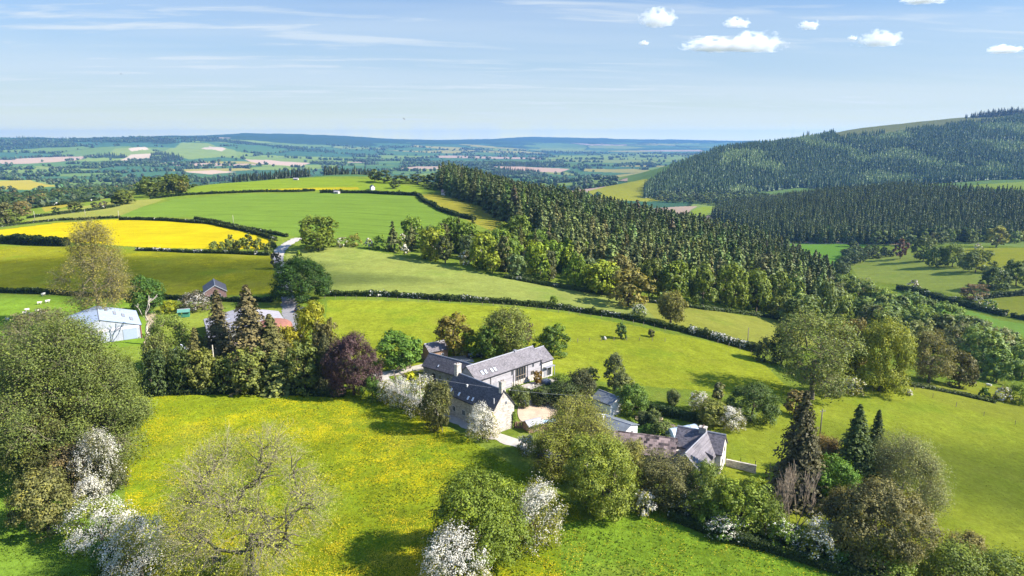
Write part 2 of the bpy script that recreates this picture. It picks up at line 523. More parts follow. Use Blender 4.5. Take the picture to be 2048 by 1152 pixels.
def build_ground():
    ang = np.radians(np.concatenate([np.linspace(-75, -42, 60)[:-1], np.linspace(-42, 42, 1150), np.linspace(42, 75, 60)[1:]]))
    rad = np.concatenate([np.linspace(14, 60, 40)[:-1], np.geomspace(60, 26000, 1000)])
    A, R = np.meshgrid(ang, rad)
    X, Y = (R * np.sin(A)).ravel(), (R * np.cos(A)).ravel()
    Z = height(X, Y)
    na, nr = len(ang), len(rad)
    idx = np.arange(na * nr).reshape(nr, na)
    F = np.stack([idx[:-1, :-1], idx[:-1, 1:], idx[1:, 1:], idx[1:, :-1]], -1).reshape(-1, 4)[:, ::-1]
    d = np.hypot(X, Y)
    col = np.tile(np.array(GRASS) * np.array([0.85, 0.85, 1.3]), (len(X), 1))
    flo = np.zeros(len(X))
    rough = np.full(len(X), 0.6)
    # far patchwork
    far = d > 760
    h, d1, d2 = far_cells(X[far], Y[far])
    hb, b1, b2 = far_cells(X[far] / 2.1 + 900, Y[far] / 2.1)
    big_ = d[far] > 4300
    h, d1, d2 = np.where(big_, hb, h), np.where(big_, b1 * 2.1, d1), np.where(big_, b2 * 2.1, d2)
    fc = PAL[np.minimum((h * 16).astype(int), 15)]
    edge = (d2 - d1) < np.maximum(8, d[far] * 0.0028)
    fc = np.where(edge[:, None], np.array([0.026, 0.05, 0.022]), fc)
    wd = far_wood(X[far], Y[far], Z[far])
    fc = np.where(wd[:, None], np.array([0.025, 0.05, 0.022]), fc)
    col[far] = fc
    rough[far] = 0.15
    # the conifer hill on the right: needles and brash under the trees, heath along the top
    U, V, _ = project((X, Y, Z))
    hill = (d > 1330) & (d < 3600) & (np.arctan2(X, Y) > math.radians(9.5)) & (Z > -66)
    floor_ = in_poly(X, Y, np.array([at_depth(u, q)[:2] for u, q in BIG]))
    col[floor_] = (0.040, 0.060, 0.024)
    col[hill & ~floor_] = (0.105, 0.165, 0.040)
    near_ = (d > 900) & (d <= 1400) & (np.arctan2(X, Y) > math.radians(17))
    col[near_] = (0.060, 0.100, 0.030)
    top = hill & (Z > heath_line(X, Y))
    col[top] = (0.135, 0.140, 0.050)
    for nm, pix, c, fl, rg in FIELDS:
        try:
            m = in_poly(X, Y, world_poly(pix))
        except ValueError as e:
            print('field', nm, e)
            continue
        col[m] = c
        flo[m] = fl
        rough[m] = rg
    col *= 0.97
    tram = np.zeros(len(X))
    for nm, pix, c, fl, rg in FIELDS:
        if nm in ('winter wheat', 'crest pasture', 'crest strip', 'buttercup field'):
            tram[in_poly(X, Y, world_poly(pix))] = 0.5 if nm == 'buttercup field' else 1
    me = np_mesh('ground', np.stack([X, Y, Z], 1), F, [ground_mat()], vcol={'col': col, 'flo': flo, 'rough': rough, 'tram': tram}, smooth=True)
    o = link('ground', me)
    tag(o, kind='structure')
    return o


def ground_mat():
    m, n = new_mat('grassland')
    pos = n.add('ShaderNodeNewGeometry').outputs['Position']
    col = n.add('ShaderNodeAttribute', attribute_name='col').outputs['Color']
    flo = n.add('ShaderNodeAttribute', attribute_name='flo').outputs['Fac']
    rgh = n.add('ShaderNodeAttribute', attribute_name='rough').outputs['Fac']
    big = n.noise(pos, 0.018, 4, 0.6)
    mid = n.noise(pos, 0.16, 4, 0.62, 0.6)
    tuft = n.noise(pos, 1.3, 4, 0.7)
    fine = n.noise(pos, 5.5, 3, 0.7)
    # mottling: broad drift, patches of older grass, tufts
    k1 = n.maprange(big, 0.3, 0.7, 0.84, 1.14)
    k2 = n.math('MULTIPLY', n.maprange(mid, 0.3, 0.7, 0.74, 1.24), n.maprange(n.noise(pos, 0.5, 3, 0.65), 0.3, 0.7, 0.80, 1.20))
    k3 = n.maprange(tuft, 0.25, 0.75, 0.55, 1.42)
    k4 = n.maprange(fine, 0.25, 0.75, 0.72, 1.28)
    kk = n.math('MULTIPLY', n.math('MULTIPLY', k1, k2), n.math('MULTIPLY', k3, k4))
    amt = n.math('ADD', n.math('MULTIPLY', rgh, 0.95), 0.12, True)
    k = n.math('ADD', n.math('MULTIPLY', kk, amt), n.math('SUBTRACT', 1.0, amt))
    c = n.mix(1.0, col, k, 'MULTIPLY')
    # lusher and drier patches
    dry = n.maprange(n.noise(pos, 0.07, 3, 0.6), 0.52, 0.72, 0, 0.32, True)
    c = n.mix(n.math('MULTIPLY', dry, rgh), c, (0.24, 0.21, 0.045))
    lush = n.maprange(n.noise(n.vmath('ADD', pos, (31, 17, 5)), 0.055, 3, 0.6), 0.52, 0.72, 0, 0.55, True)
    c = n.mix(n.math('MULTIPLY', lush, rgh), c, (0.075, 0.17, 0.012))
    # dark docks, thistles and molehills scattered through the pasture
    spot = n.maprange(n.noise(pos, 0.9, 2, 0.5), 0.71, 0.75, 0, 0.6, True)
    c = n.mix(n.math('MULTIPLY', spot, rgh), c, (0.05, 0.085, 0.012))
    # buttercups: drifts of small yellow specks
    fz = n.math('ADD', n.math('MULTIPLY', n.noise(pos, 0.05, 4, 0.65, 0.4), 0.9), n.math('MULTIPLY', n.noise(pos, 0.35, 3, 0.6), 0.45))
    drift = n.math('ADD', n.math('MULTIPLY', flo, 0.55), n.math('SUBTRACT', fz, 1.06))
    speck = n.maprange(n.noise(pos, 3.6, 3, 0.75), 0.25, 0.75, -0.38, 0.38)
    fm = n.maprange(n.math('ADD', drift, speck), 0.0, 0.22, 0, 1, True)
    full = n.maprange(flo, 0.85, 1.0, 0, 0.62)
    fm = n.math('MULTIPLY', n.math('MAXIMUM', fm, full), n.maprange(flo, 0.0, 0.06, 0, 0.9))
    c = n.mix(fm, c, (0.40, 0.330, 0.007))
    # sown crops: tramlines and drill rows following the slope
    tr = n.add('ShaderNodeAttribute', attribute_name='tram').outputs['Fac']
    sp = n.add('ShaderNodeSeparateXYZ', {0: pos})
    ph = n.math('ADD', n.math('MULTIPLY', sp.outputs[1], 0.045), n.math('ADD', n.math('MULTIPLY', sp.outputs[0], 0.011), n.math('MULTIPLY', n.noise(pos, 0.004, 2, 0.5), 2.5)))
    line = n.maprange(n.math('ABSOLUTE', n.math('SUBTRACT', n.math('FRACT', ph), 0.5)), 0.0, 0.06, 1.0, 0.0, True)
    rows = n.maprange(n.noise(n.add('ShaderNodeCombineXYZ', {0: n.math('MULTIPLY', sp.outputs[0], 0.03), 1: n.math('MULTIPLY', ph, 5.0)}), 1.0, 3, 0.6), 0.3, 0.7, -0.13, 0.13)
    tk = n.math('MULTIPLY', tr, n.math('SUBTRACT', rows, n.math('MULTIPLY', line, 0.26)))
    c = n.mix(1.0, c, n.math('ADD', 1.0, tk), 'MULTIPLY')
    hgt = n.math('ADD', n.math('MULTIPLY', tuft, 0.7), n.math('MULTIPLY', fine, 0.3))
    bump = n.add('ShaderNodeBump', {'Strength': n.math('MULTIPLY', rgh, 0.9), 'Distance': 0.5, 'Height': hgt})
    d = n.add('ShaderNodeBsdfDiffuse', {'Color': c, 'Roughness': 0.6, 'Normal': bump})
    n.add('ShaderNodeOutputMaterial', {0: d.outputs[0]})
    return m


GROUND = build_ground()


def build_haze():
    bm = bmesh.new()
    bmesh.ops.create_cube(bm, size=1)
    me = bpy.data.meshes.new('haze')
    for v in bm.verts:
        v.co = Vector((v.co.x * 34000, v.co.y * 17000 + 6000, -150 + (v.co.z + 0.5) * 330))
    bm.to_mesh(me)
    m, n = new_mat('haze')
    vol = n.add('ShaderNodeVolumePrincipled', {'Color': (0.24, 0.50, 1.0), 'Density': HAZE, 'Anisotropy': 0.2})
    n.add('ShaderNodeOutputMaterial', {'Volume': vol.outputs[0]})
    me.materials.append(m)
    o = link('haze', me)
    tag(o, kind='stuff')


HAZE = 0.000059
build_haze()
# ------------------------------------------------------------------ vegetation meshes
RNG = np.random.default_rng(11)


def leaf_mat(name, transl=0.30, spread=0.34, own=True, yellow=(1.22, 1.06, 0.55), spec=0.22):
    """foliage: the thing's own tint, varied leaf by leaf and clump by clump"""
    if name in _MC:
        return _MC[name]
    m, n = new_mat(name)
    if own:
        base = n.add('ShaderNodeObjectInfo').outputs['Color']
    else:
        base = n.add('ShaderNodeAttribute', attribute_name='tint').outputs['Color']
    var = n.add('ShaderNodeAttribute', attribute_name='var').outputs['Fac']
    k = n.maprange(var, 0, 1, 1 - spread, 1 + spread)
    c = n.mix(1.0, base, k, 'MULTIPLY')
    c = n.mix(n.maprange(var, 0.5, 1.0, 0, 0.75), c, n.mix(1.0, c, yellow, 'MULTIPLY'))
    p = n.add('ShaderNodeBsdfPrincipled', {'Base Color': c, 'Roughness': 0.55, 'Specular IOR Level': spec})
    t = n.add('ShaderNodeBsdfTranslucent', {'Color': n.mix(1.0, c, (1.25, 1.15, 0.6), 'MULTIPLY')})
    mx = n.add('ShaderNodeMixShader', {0: transl, 1: p.outputs[0], 2: t.outputs[0]})
    n.add('ShaderNodeOutputMaterial', {0: mx.outputs[0]})
    _MC[name] = m
    return m


def blossom_mat():
    if 'blossom' in _MC:
        return _MC['blossom']
    m, n = new_mat('blossom')
    var = n.add('ShaderNodeAttribute', attribute_name='var').outputs['Fac']
    c = n.ramp(var, (0.0, (0.50, 0.48, 0.40)), (0.5, (0.68, 0.66, 0.60)), (1.0, (0.80, 0.79, 0.76)))
    c = n.mix(1.0, c, n.add('ShaderNodeObjectInfo').outputs['Color'], 'MULTIPLY')
    d = n.add('ShaderNodeBsdfDiffuse', {'Color': c})
    t = n.add('ShaderNodeBsdfTranslucent', {'Color': c})
    mx = n.add('ShaderNodeMixShader', {0: 0.25, 1: d.outputs[0], 2: t.outputs[0]})
    n.add('ShaderNodeOutputMaterial', {0: mx.outputs[0]})
    _MC['blossom'] = m
    return m


def bark_mat():
    return simple_mat('bark', (0.105, 0.085, 0.062), 0.9, 0.5, 3.0)


def pale_bark_mat():
    return simple_mat('pale_bark', (0.34, 0.31, 0.25), 0.9, 0.4, 2.0)


def unit(v):
    return v / np.maximum(np.linalg.norm(v, axis=-1, keepdims=True), 1e-9)


def rdirs(rng, n):
    return unit(rng.normal(size=(n, 3)))


def cards(P, N, S, rng, asp=0.62):
    """a kite-shaped leaf (or tuft of leaves) at each point"""
    T = unit(np.cross(N, rng.normal(size=P.shape)))
    B = np.cross(N, T)
    s = np.asarray(S)[:, None]
    bend = N * s * 0.22
    v = np.stack([P - T * s - bend, P + B * s * asp + bend * 0.5, P + T * s - bend, P - B * s * asp + bend * 0.5], 1).reshape(-1, 3)
    return v, np.arange(len(P) * 4).reshape(-1, 4)


def tubes(paths, sides=5):
    """paths: list of (points k x 3, radii k) -> verts, quads"""
    V, Fc, off = [], [], 0
    a = np.linspace(0, 2 * math.pi, sides, endpoint=False)
    ca, sa = np.cos(a), np.sin(a)
    for pts, rad in paths:
        pts = np.asarray(pts, float)
        k = len(pts)
        tan = unit(np.gradient(pts, axis=0))
        ref = np.where(np.abs(tan[:, 2:3]) > 0.9, np.array([[1.0, 0, 0]]), np.array([[0, 0, 1.0]]))
        s1 = unit(np.cross(tan, ref))
        s2 = np.cross(tan, s1)
        r = np.asarray(rad, float)[:, None, None]
        V.append((pts[:, None] + r * (s1[:, None] * ca[None, :, None] + s2[:, None] * sa[None, :, None])).reshape(-1, 3))
        i = np.arange(k - 1)[:, None] * sides + np.arange(sides)[None]
        j = np.arange(k - 1)[:, None] * sides + (np.arange(sides)[None] + 1) % sides
        Fc.append((np.stack([i, j, j + sides, i + sides], -1).reshape(-1, 4)) + off)
        off += k * sides
    return np.concatenate(V), np.concatenate(Fc)


PROFILES = {
    'round': lambda t: np.sqrt(np.maximum(1 - (2 * t - 1) ** 2, 0)) ** 0.8,
    'dome': lambda t: np.where(t < 0.3, 0.72 + 0.28 * t / 0.3, np.sqrt(np.maximum(1 - ((t - 0.3) / 0.7) ** 2, 0))),
    'tall': lambda t: np.sin(np.clip(t, 0, 1) ** 0.75 * math.pi) ** 0.7 * 0.92 + 0.05,
    'bush': lambda t: np.where(t < 0.2, 0.85 + 0.15 * t / 0.2, np.sqrt(np.maximum(1 - ((t - 0.2) / 0.8) ** 2, 0))),
}


def crown_points(rng, H, W, base, prof, nl, nc, nleaf, leaf, lobe=0.20, clump=0.29, open_=0.0, flat=0.35):
    """leaf points of a broadleaf crown: lobes, clumps on each lobe, leaves in each clump"""
    pf = PROFILES[prof]
    ch = H * (1 - base)
    t = (np.arange(nl) + 0.5 + rng.uniform(-0.4, 0.4, nl)) / nl
    t = 0.06 + 0.88 * t
    rr = pf(t) * W * 0.5
    lr = lobe * W * rng.uniform(0.75, 1.3, nl)
    ph = np.arange(nl) * 2.399963 + rng.uniform(-0.5, 0.5, nl)
    rad = np.maximum(rr - lr * 0.75, 0) * np.sqrt(rng.uniform(0.28, 1.0, nl))
    L = np.stack([np.cos(ph) * rad, np.sin(ph) * rad, base * H + t * ch], 1)
    L[:, 2] = np.clip(L[:, 2], base * H + lr * 0.55, H - lr * 0.75)
    # a few outer lobes stand proud so that the outline is uneven
    axis = np.stack([np.zeros(nl), np.zeros(nl), np.full(nl, (base + 0.42 * (1 - base)) * H)], 1)
    out = unit(L - axis)
    L = L + out * (rng.uniform(-0.35, 0.45, nl) * lr)[:, None]
    P, N, S, Vr = [], [], [], []
    for i in range(nl):
        if rng.uniform() < open_:
            continue
        d = rdirs(rng, nc * 2)
        keep = (d @ out[i] > -0.35) & (d[:, 2] > -0.75)
        d = d[keep][:nc]
        c = L[i] + d * (lr[i] * rng.uniform(0.72, 1.02, len(d)))[:, None] * np.array([1, 1, 0.82])
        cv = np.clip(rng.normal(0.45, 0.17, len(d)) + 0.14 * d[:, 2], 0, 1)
        k = nleaf
        cr = clump * lr[i] * (0.85 if len(d) > 22 else 1.0)
        g = rng.normal(size=(len(d), k, 3)) * cr * 0.55
        p = (c[:, None] + g).reshape(-1, 3)
        nn = unit(np.repeat(d, k, 0) * 0.75 + unit(g.reshape(-1, 3)) * 0.55 + np.array([0, 0, flat]) + rng.normal(size=(len(d) * k, 3)) * 0.35)
        P.append(p)
        N.append(nn)
        S.append(leaf * rng.uniform(0.6, 1.35, len(p)))
        Vr.append(np.clip(np.repeat(cv, k) + rng.normal(0, 0.16, len(p)), 0, 1))
    return np.concatenate(P), np.concatenate(N), np.concatenate(S), np.concatenate(Vr), L, lr


def limbs(rng, H, base, L, lr, trunk_r, frac=0.7, wob=0.06, fork=None):
    """a trunk that forks, each lobe of the crown hung on the nearest bough that leads to it"""
    zt = H * (fork if fork is not None else base + 0.34 * (1 - base))
    top = np.array([rng.normal() * 0.02 * H, rng.normal() * 0.02 * H, zt])
    mid = np.array([rng.normal() * 0.012 * H, rng.normal() * 0.012 * H, zt * 0.5])
    nodes = [np.array([0, 0, -0.03 * H]), np.array([0, 0, 0.02 * H]), mid, 0.45 * mid + 0.55 * top + rng.normal(size=3) * 0.008 * H, top]
    par = [-1, 0, 1, 2, 3]
    nt = len(nodes)
    order = np.argsort(np.linalg.norm(L - top, axis=1))
    ends = []
    for k in order:
        if rng.uniform() > frac:
            continue
        p = L[k]
        best, bi = 1e9, nt - 1
        for i in range(2, len(nodes)):
            dv = p - nodes[i]
            d = np.linalg.norm(dv)
            pv = nodes[i] - nodes[par[i]]
            turn = 1 - (dv @ pv) / (d * np.linalg.norm(pv) + 1e-9)
            c = d * (1 + 0.35 * turn) + (0.10 * H if p[2] < nodes[i][2] - 0.04 * H else 0)
            if c < best:
                best, bi = c, i
        nodes.append(p)
        par.append(bi)
        ends.append((len(nodes) - 1, lr[k]))
    cnt = np.zeros(len(nodes))
    kids = np.zeros(len(nodes), int)
    for i in range(len(nodes) - 1, 0, -1):
        cnt[i] += 1
        cnt[par[i]] += cnt[i]
        kids[par[i]] += 1
    rad = np.maximum(trunk_r * (cnt / max(cnt[1], 1)) ** 0.52, trunk_r * 0.095)
    paths = [(np.array(nodes[:nt]), np.array([1.6, 1.2, 0.98, 0.9, 0.82]) * trunk_r)]
    for i in range(nt, len(nodes)):
        a, b = nodes[par[i]], nodes[i]
        d = np.linalg.norm(b - a)
        q = np.linspace(0, 1, 6)[:, None]
        ctrl = 0.5 * (a + b) + rng.normal(size=3) * 0.16 * d + np.array([0, 0, 0.06 * d])
        pts = (1 - q) ** 2 * a + 2 * q * (1 - q) * ctrl + q ** 2 * b
        pts[1:-1] += rng.normal(size=(4, 3)) * 0.025 * d
        r0 = min(rad[i] * 1.15, rad[par[i]])
        paths.append((pts, np.linspace(r0, rad[i] * 0.72 if kids[i] else rad[i] * 0.4, 6)))
    for i, r in ends:
        for _ in range(3):
            p = nodes[i]
            e = p + unit(rdirs(rng, 1)[0] + unit(p - top) * 0.6) * r * 0.95
            m_ = p * 0.5 + e * 0.5 + rng.normal(size=3) * 0.12 * r
            paths.append(([p, m_, e], [rad[i] * 0.55, rad[i] * 0.35, rad[i] * 0.1]))
    return paths


_PROTO = {}


def broadleaf(key, H, W, base, prof, lod, seed, leaf=None, open_=0.0, lobe=0.20, trunk=None, blossom=0.0, mat='leaf', nl=None, fill=1.0, bark=None, limb=0.7):
    """-> dict of meshes: crown, trunk, (blossom); cached by key"""
    if key in _PROTO:
        return _PROTO[key]
    rng = np.random.default_rng(seed)
    NL, NC, NF, LF = {'near': (34, 26, 30, 0.155), 'mid': (28, 18, 18, 0.27), 'far': (18, 11, 10, 0.55), 'vfar': (10, 6, 7, 1.05)}[lod]
    NL = nl or NL
    k = (H * W / 150.0) ** 0.5                 # bigger crowns get more lobes and leaves, not bigger leaves
    NL = int(np.clip(NL * k ** 0.9, 7, 130))
    lobe = lobe * float(np.clip(k ** -0.22, 0.72, 1.25))
    NC = max(5, int(NC * np.clip(k, 0.45, 1.3) ** 0.8))
    NF = max(3, int(NF * fill * np.clip(k, 0.6, 1.5) ** 0.5))
    LF = leaf or LF
    P, N, S, Vr, L, lr = crown_points(rng, H, W, base, prof, NL, NC, NF, LF, lobe, open_=open_)
    # leaves never sink into the ground
    ok = P[:, 2] > 0.02 * H
    P, N, S, Vr = P[ok], N[ok], S[ok], Vr[ok]
    res = {'H': H, 'W': W}
    if blossom > 0:
        o = unit(P - np.array([0, 0, H * 0.4]))
        wgt = blossom * (0.55 + 0.7 * np.clip(o[:, 2] + 0.3, 0, 1)) * (0.35 + 1.3 * (fbm(P[:, 0] / (W * 0.16) + 9, P[:, 1] / (W * 0.16) + P[:, 2] / (W * .2), 2, seed) > 0.45))
        isb = rng.uniform(size=len(P)) < wgt
        v, f = cards(P[isb] + unit(N[isb]) * LF * 0.3, N[isb], S[isb] * 0.62, rng, 0.8)
        res['blossom'] = np_mesh(key + '_blossom', v, f, [blossom_mat()], {'var': np.clip(Vr[isb] + 0.1, 0, 1)})
        P, N, S, Vr = P[~isb], N[~isb], S[~isb], Vr[~isb]
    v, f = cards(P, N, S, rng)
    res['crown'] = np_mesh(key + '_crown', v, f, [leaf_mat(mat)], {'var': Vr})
    tr = trunk or H * 0.022
    v, f = tubes(limbs(rng, H, base, L, lr, tr, limb), 6 if lod == 'near' else 4)
    res['trunk'] = np_mesh(key + '_trunk', v, f, [bark or bark_mat()], smooth=True)
    _PROTO[key] = res
    return res


def branching(rng, H, W, levels, trunk_r, kids=(2, 4), spread=0.75, up=0.25, lean=0.0, first=0.25, shrink=0.72, rmin=0.012, jit=0.16, droop=0.0, multi=1):
    """recursive limbs; returns tube paths by level and the twig tips with directions"""
    paths, tips = [], []
    st = []
    for k in range(multi):
        dr = np.array([0, 0, 1.0]) if multi == 1 else unit(np.array([rng.normal() * 0.5, rng.normal() * 0.5, 1.0]))
        st.append((np.array([0, 0, -0.3]), unit(dr + np.array([lean, 0, 0])), H * first * rng.uniform(0.9, 1.1), trunk_r, 0))
    while st:
        p, d, ln, r, lv = st.pop()
        n = 5 if lv < 3 else 4
        pts = [p]
        q, dd = p.copy(), d.copy()
        for i in range(n - 1):
            dd = unit(dd + rng.normal(size=3) * jit + np.array([0, 0, up * 0.25 - droop * lv * 0.05]))
            q = q + dd * ln / (n - 1)
            pts.append(q.copy())
        r1 = max(r * 0.55, rmin * 0.6)
        paths.append((np.array(pts), np.linspace(r * (1.25 if lv == 0 else 1), r1, n), lv))
        if lv >= levels - 1:
            tips += [(pts[i], unit(pts[i] - pts[i - 1])) for i in range(1, n)]
            continue
        nk = rng.integers(kids[0], kids[1] + 1)
        for k in range(nk):
            s = rng.uniform(0.45, 1.0) if k else 1.0
            i = min(int(s * (n - 1)), n - 2)
            fr = s * (n - 1) - i
            o = pts[i] * (1 - fr) + pts[i + 1] * fr
            side = unit(np.cross(dd, rng.normal(size=3)))
            a = rng.uniform(0.35, 1.0) * spread if k else rng.uniform(0.1, 0.45) * spread
            nd = unit(dd * math.cos(a) + side * math.sin(a) + np.array([0, 0, up * 0.3]))
            st.append((o, nd, ln * shrink * rng.uniform(0.8, 1.2), max(r1 * rng.uniform(0.6, 0.95), rmin), lv + 1))
    allp = np.concatenate([p for p, _, _ in paths])
    zmax = np.percentile(allp[:, 2], 99.8)
    rr = np.percentile(np.hypot(allp[:, 0] - allp[:, 0].mean(), allp[:, 1]), 98.5)
    sc_ = np.array([W / 2 / rr, W / 2 / rr, H / zmax])
    paths = [(p * sc_, r, lv) for p, r, lv in paths]
    tips = [(p * sc_, d) for p, d in tips]
    return paths, tips


def twig_tree(key, H, W, levels, trunk_r, seed, leaf=0.12, per_tip=2.0, mat='leaf', bark=None, leaf_off=0.25, **kw):
    if key in _PROTO:
        return _PROTO[key]
    rng = np.random.default_rng(seed)
    paths, tips = branching(rng, H, W, levels, trunk_r, **kw)
    res = {'H': H, 'W': W}
    parts = [tubes([(p, r) for p, r, lv in paths if lv < 2], 7), tubes([(p, r) for p, r, lv in paths if lv >= 2], 3)]
    V = np.concatenate([a[0] for a in parts])
    Fq = np.concatenate([parts[0][1], parts[1][1] + len(parts[0][0])])
    res['trunk'] = np_mesh(key + '_trunk', V, Fq, [bark or bark_mat()], smooth=True)
    n = int(len(tips) * per_tip)
    if n:
        i = rng.integers(0, len(tips), n)
        P = np.array([tips[k][0] for k in i]) + rng.normal(size=(n, 3)) * leaf_off
        N = unit(rng.normal(size=(n, 3)) + np.array([0, 0, 0.8]))
        cv = hash2(np.floor(P[:, 0] / (W * .1)), np.floor(P[:, 2] / (W * .1)), seed)
        v, f = cards(P, N, leaf * rng.uniform(0.6, 1.4, n), rng)
        res['crown'] = np_mesh(key + '_crown', v, f, [leaf_mat(mat)], {'var': np.clip(0.25 + 0.4 * cv + rng.normal(0, 0.15, n), 0, 1)})
    _PROTO[key] = res
    return res


def twig_crown(key, H, W, base, prof, lod, seed, lobe=0.17, bark=None, twigs=None, leaves=None, leaf=None, nl=None, trunk=None, droop=0.0, rt=None, mat='leaf', open_=0.1, clump=0.5, limb=1.0, fork=None, twig_bark=None):
    """a thin crown one sees into: limbs to every lobe, boughs to every clump, twigs, and few leaves on them"""
    if key in _PROTO:
        return _PROTO[key]
    rng = np.random.default_rng(seed)
    NL, NC, TW, LV, LF, RT = {'near': (34, 16, 7, 40, 0.125, 0.014), 'mid': (26, 12, 4, 26, 0.24, 0.02), 'far': (16, 8, 3, 11, 0.5, 0.05), 'vfar': (9, 6, 0, 8, 1.0, 0.08)}[lod]
    k = float(np.clip((H * W / 150.0) ** 0.5, 0.3, 2.2))
    NL = nl or max(7, int(NL * k))
    TW = TW if twigs is None else twigs
    LV = LV if leaves is None else leaves
    LF = leaf or LF
    RT = rt or RT
    lobe *= float(np.clip(k ** -0.2, 0.75, 1.2))
    _, _, _, _, L, lr = crown_points(rng, H, W, base, prof, NL, 2, 1, 0.1, lobe)
    tr = trunk or H * 0.024
    paths = limbs(rng, H, base, L, lr, tr, limb, 0.09, fork)
    P, N, S, Vr = [], [], [], []
    axis = np.array([0, 0, H * (base + 0.35 * (1 - base))])
    thin = []
    for i in range(len(L)):
        if rng.uniform() < open_:
            continue
        out = unit((L[i] - axis)[None])[0]
        d = rdirs(rng, NC * 2)
        d = d[(d @ out > -0.3)][:NC]
        r = lr[i]
        for q in d:
            c = L[i] + q * r * rng.uniform(0.7, 1.1)
            a = L[i] - out * r * 0.4 + rng.normal(size=3) * 0.1 * r
            m_ = a * 0.45 + c * 0.55 + rng.normal(size=3) * 0.12 * r + np.array([0, 0, 0.08 * r])
            if TW:
                thin.append(([a, m_, c], [RT * 2.6, RT * 1.9, RT * 1.2]))
            for _ in range(TW):
                e = c + unit((q * 0.9 + rng.normal(size=3) * 0.75 + np.array([0, 0, 0.25 - droop]))[None])[0] * r * clump * rng.uniform(0.6, 1.4)
                s0 = c * 0.75 + m_ * 0.25 if rng.uniform() < 0.5 else c
                thin.append(([s0, (s0 + e) * 0.5 + rng.normal(size=3) * 0.06 * r, e], [RT, RT * 0.8, RT * 0.45]))
            if LV:
                g = rng.normal(size=(LV, 3)) * r * clump * 0.62
                g[:, 2] -= droop * r * rng.uniform(0, 0.5, LV)
                P.append(c + q * r * 0.15 + g)
                N.append(unit(q * 0.6 + unit(g) * 0.4 + np.array([0, 0, 0.5]) + rng.normal(size=(LV, 3)) * 0.5))
                S.append(LF * rng.uniform(0.6, 1.4, LV))
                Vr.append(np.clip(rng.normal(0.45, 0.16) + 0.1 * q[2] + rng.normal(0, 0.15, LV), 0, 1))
    res = {'H': H, 'W': W}
    v1, f1 = tubes(paths, 6 if lod == 'near' else 4)
    if thin:
        v2, f2 = tubes(thin, 3)
        nb_ = len(f1)
        v1, f1 = np.concatenate([v1, v2]), np.concatenate([f1, f2 + len(v1)])
    me = np_mesh(key + '_trunk', v1, f1, [bark or simple_mat('bough_bark', (0.13, 0.11, 0.075), 0.95, 0.4, 2.0), twig_bark or simple_mat('twig_bark', (0.22, 0.20, 0.115), 0.95, 0.4, 2.0)], smooth=True)
    if thin:
        me.polygons.foreach_set('material_index', np.concatenate([np.zeros(nb_, np.int32), np.ones(len(f1) - nb_, np.int32)]))
    res['trunk'] = me
    if P:
        P, N, S, Vr = (np.concatenate(a) for a in (P, N, S, Vr))
        ok = P[:, 2] > 0.03 * H
        v, f = cards(P[ok], N[ok], S[ok], rng)
        res['crown'] = np_mesh(key + '_crown', v, f, [leaf_mat(mat)], {'var': Vr[ok]})
    _PROTO[key] = res
    return res


def conifer_points(rng, H, W, nlev, nbr, nq, leaf, bare=0.05, droop=0.28, ragged=0.25, power=0.9):
    P, N, S, Vr = [], [], [], []
    for i in range(nlev):
        t = (i + rng.uniform(0, 1)) / nlev
        z = H * (bare + (1 - bare) * t)
        Lb = W * 0.5 * ((1 - t) ** power) * 0.97 + W * 0.02
        for k in range(nbr):
            if rng.uniform() < ragged * 0.35:
                continue
            a = rng.uniform(0, 2 * math.pi)
            z = H * min(0.99, bare + (1 - bare) * (t + rng.normal(0, 0.6 / nlev)))
            ln = Lb * rng.uniform(1 - ragged, 1 + ragged * 0.6)
            s = np.sqrt(np.linspace(0.08, 1, nq)) if nq > 1 else np.array([0.75])
            s = np.clip(s + rng.normal(0, 0.04, nq), 0.05, 1.05)
            lat = rng.normal(0, 0.16, nq) * ln * (1.1 - s * 0.6)
            x = np.cos(a) * s * ln - np.sin(a) * lat
            y = np.sin(a) * s * ln + np.cos(a) * lat
            zz = z + 0.10 * ln * s - droop * ln * s ** 2 * 1.4 + rng.normal(-0.04, 0.10, nq) * ln
            P.append(np.stack([x, y, zz], 1))
            nrm = np.stack([np.cos(a) * 0.8 + rng.normal(0, 0.4, nq), np.sin(a) * 0.8 + rng.normal(0, 0.4, nq), np.full(nq, 0.45) + rng.normal(0, 0.3, nq)], 1)
            N.append(unit(nrm))
            S.append(leaf * (0.45 + 0.75 * (1 - t)) * rng.uniform(0.7, 1.3, nq))
            Vr.append(np.clip(rng.normal(0.4, 0.2) + 0.3 * (s - 0.6) + rng.normal(0, 0.1, nq), 0, 1))
    # leader
    P.append(np.array([[0, 0, H * 0.985], [0, 0, H * 0.955]]))
    N.append(unit(np.array([[1, 0.3, 0.3], [-0.3, 1, 0.3]])))
    S.append(np.array([leaf * 0.5] * 2))
    Vr.append(np.array([0.5, 0.5]))
    return np.concatenate(P), np.concatenate(N), np.concatenate(S), np.concatenate(Vr)


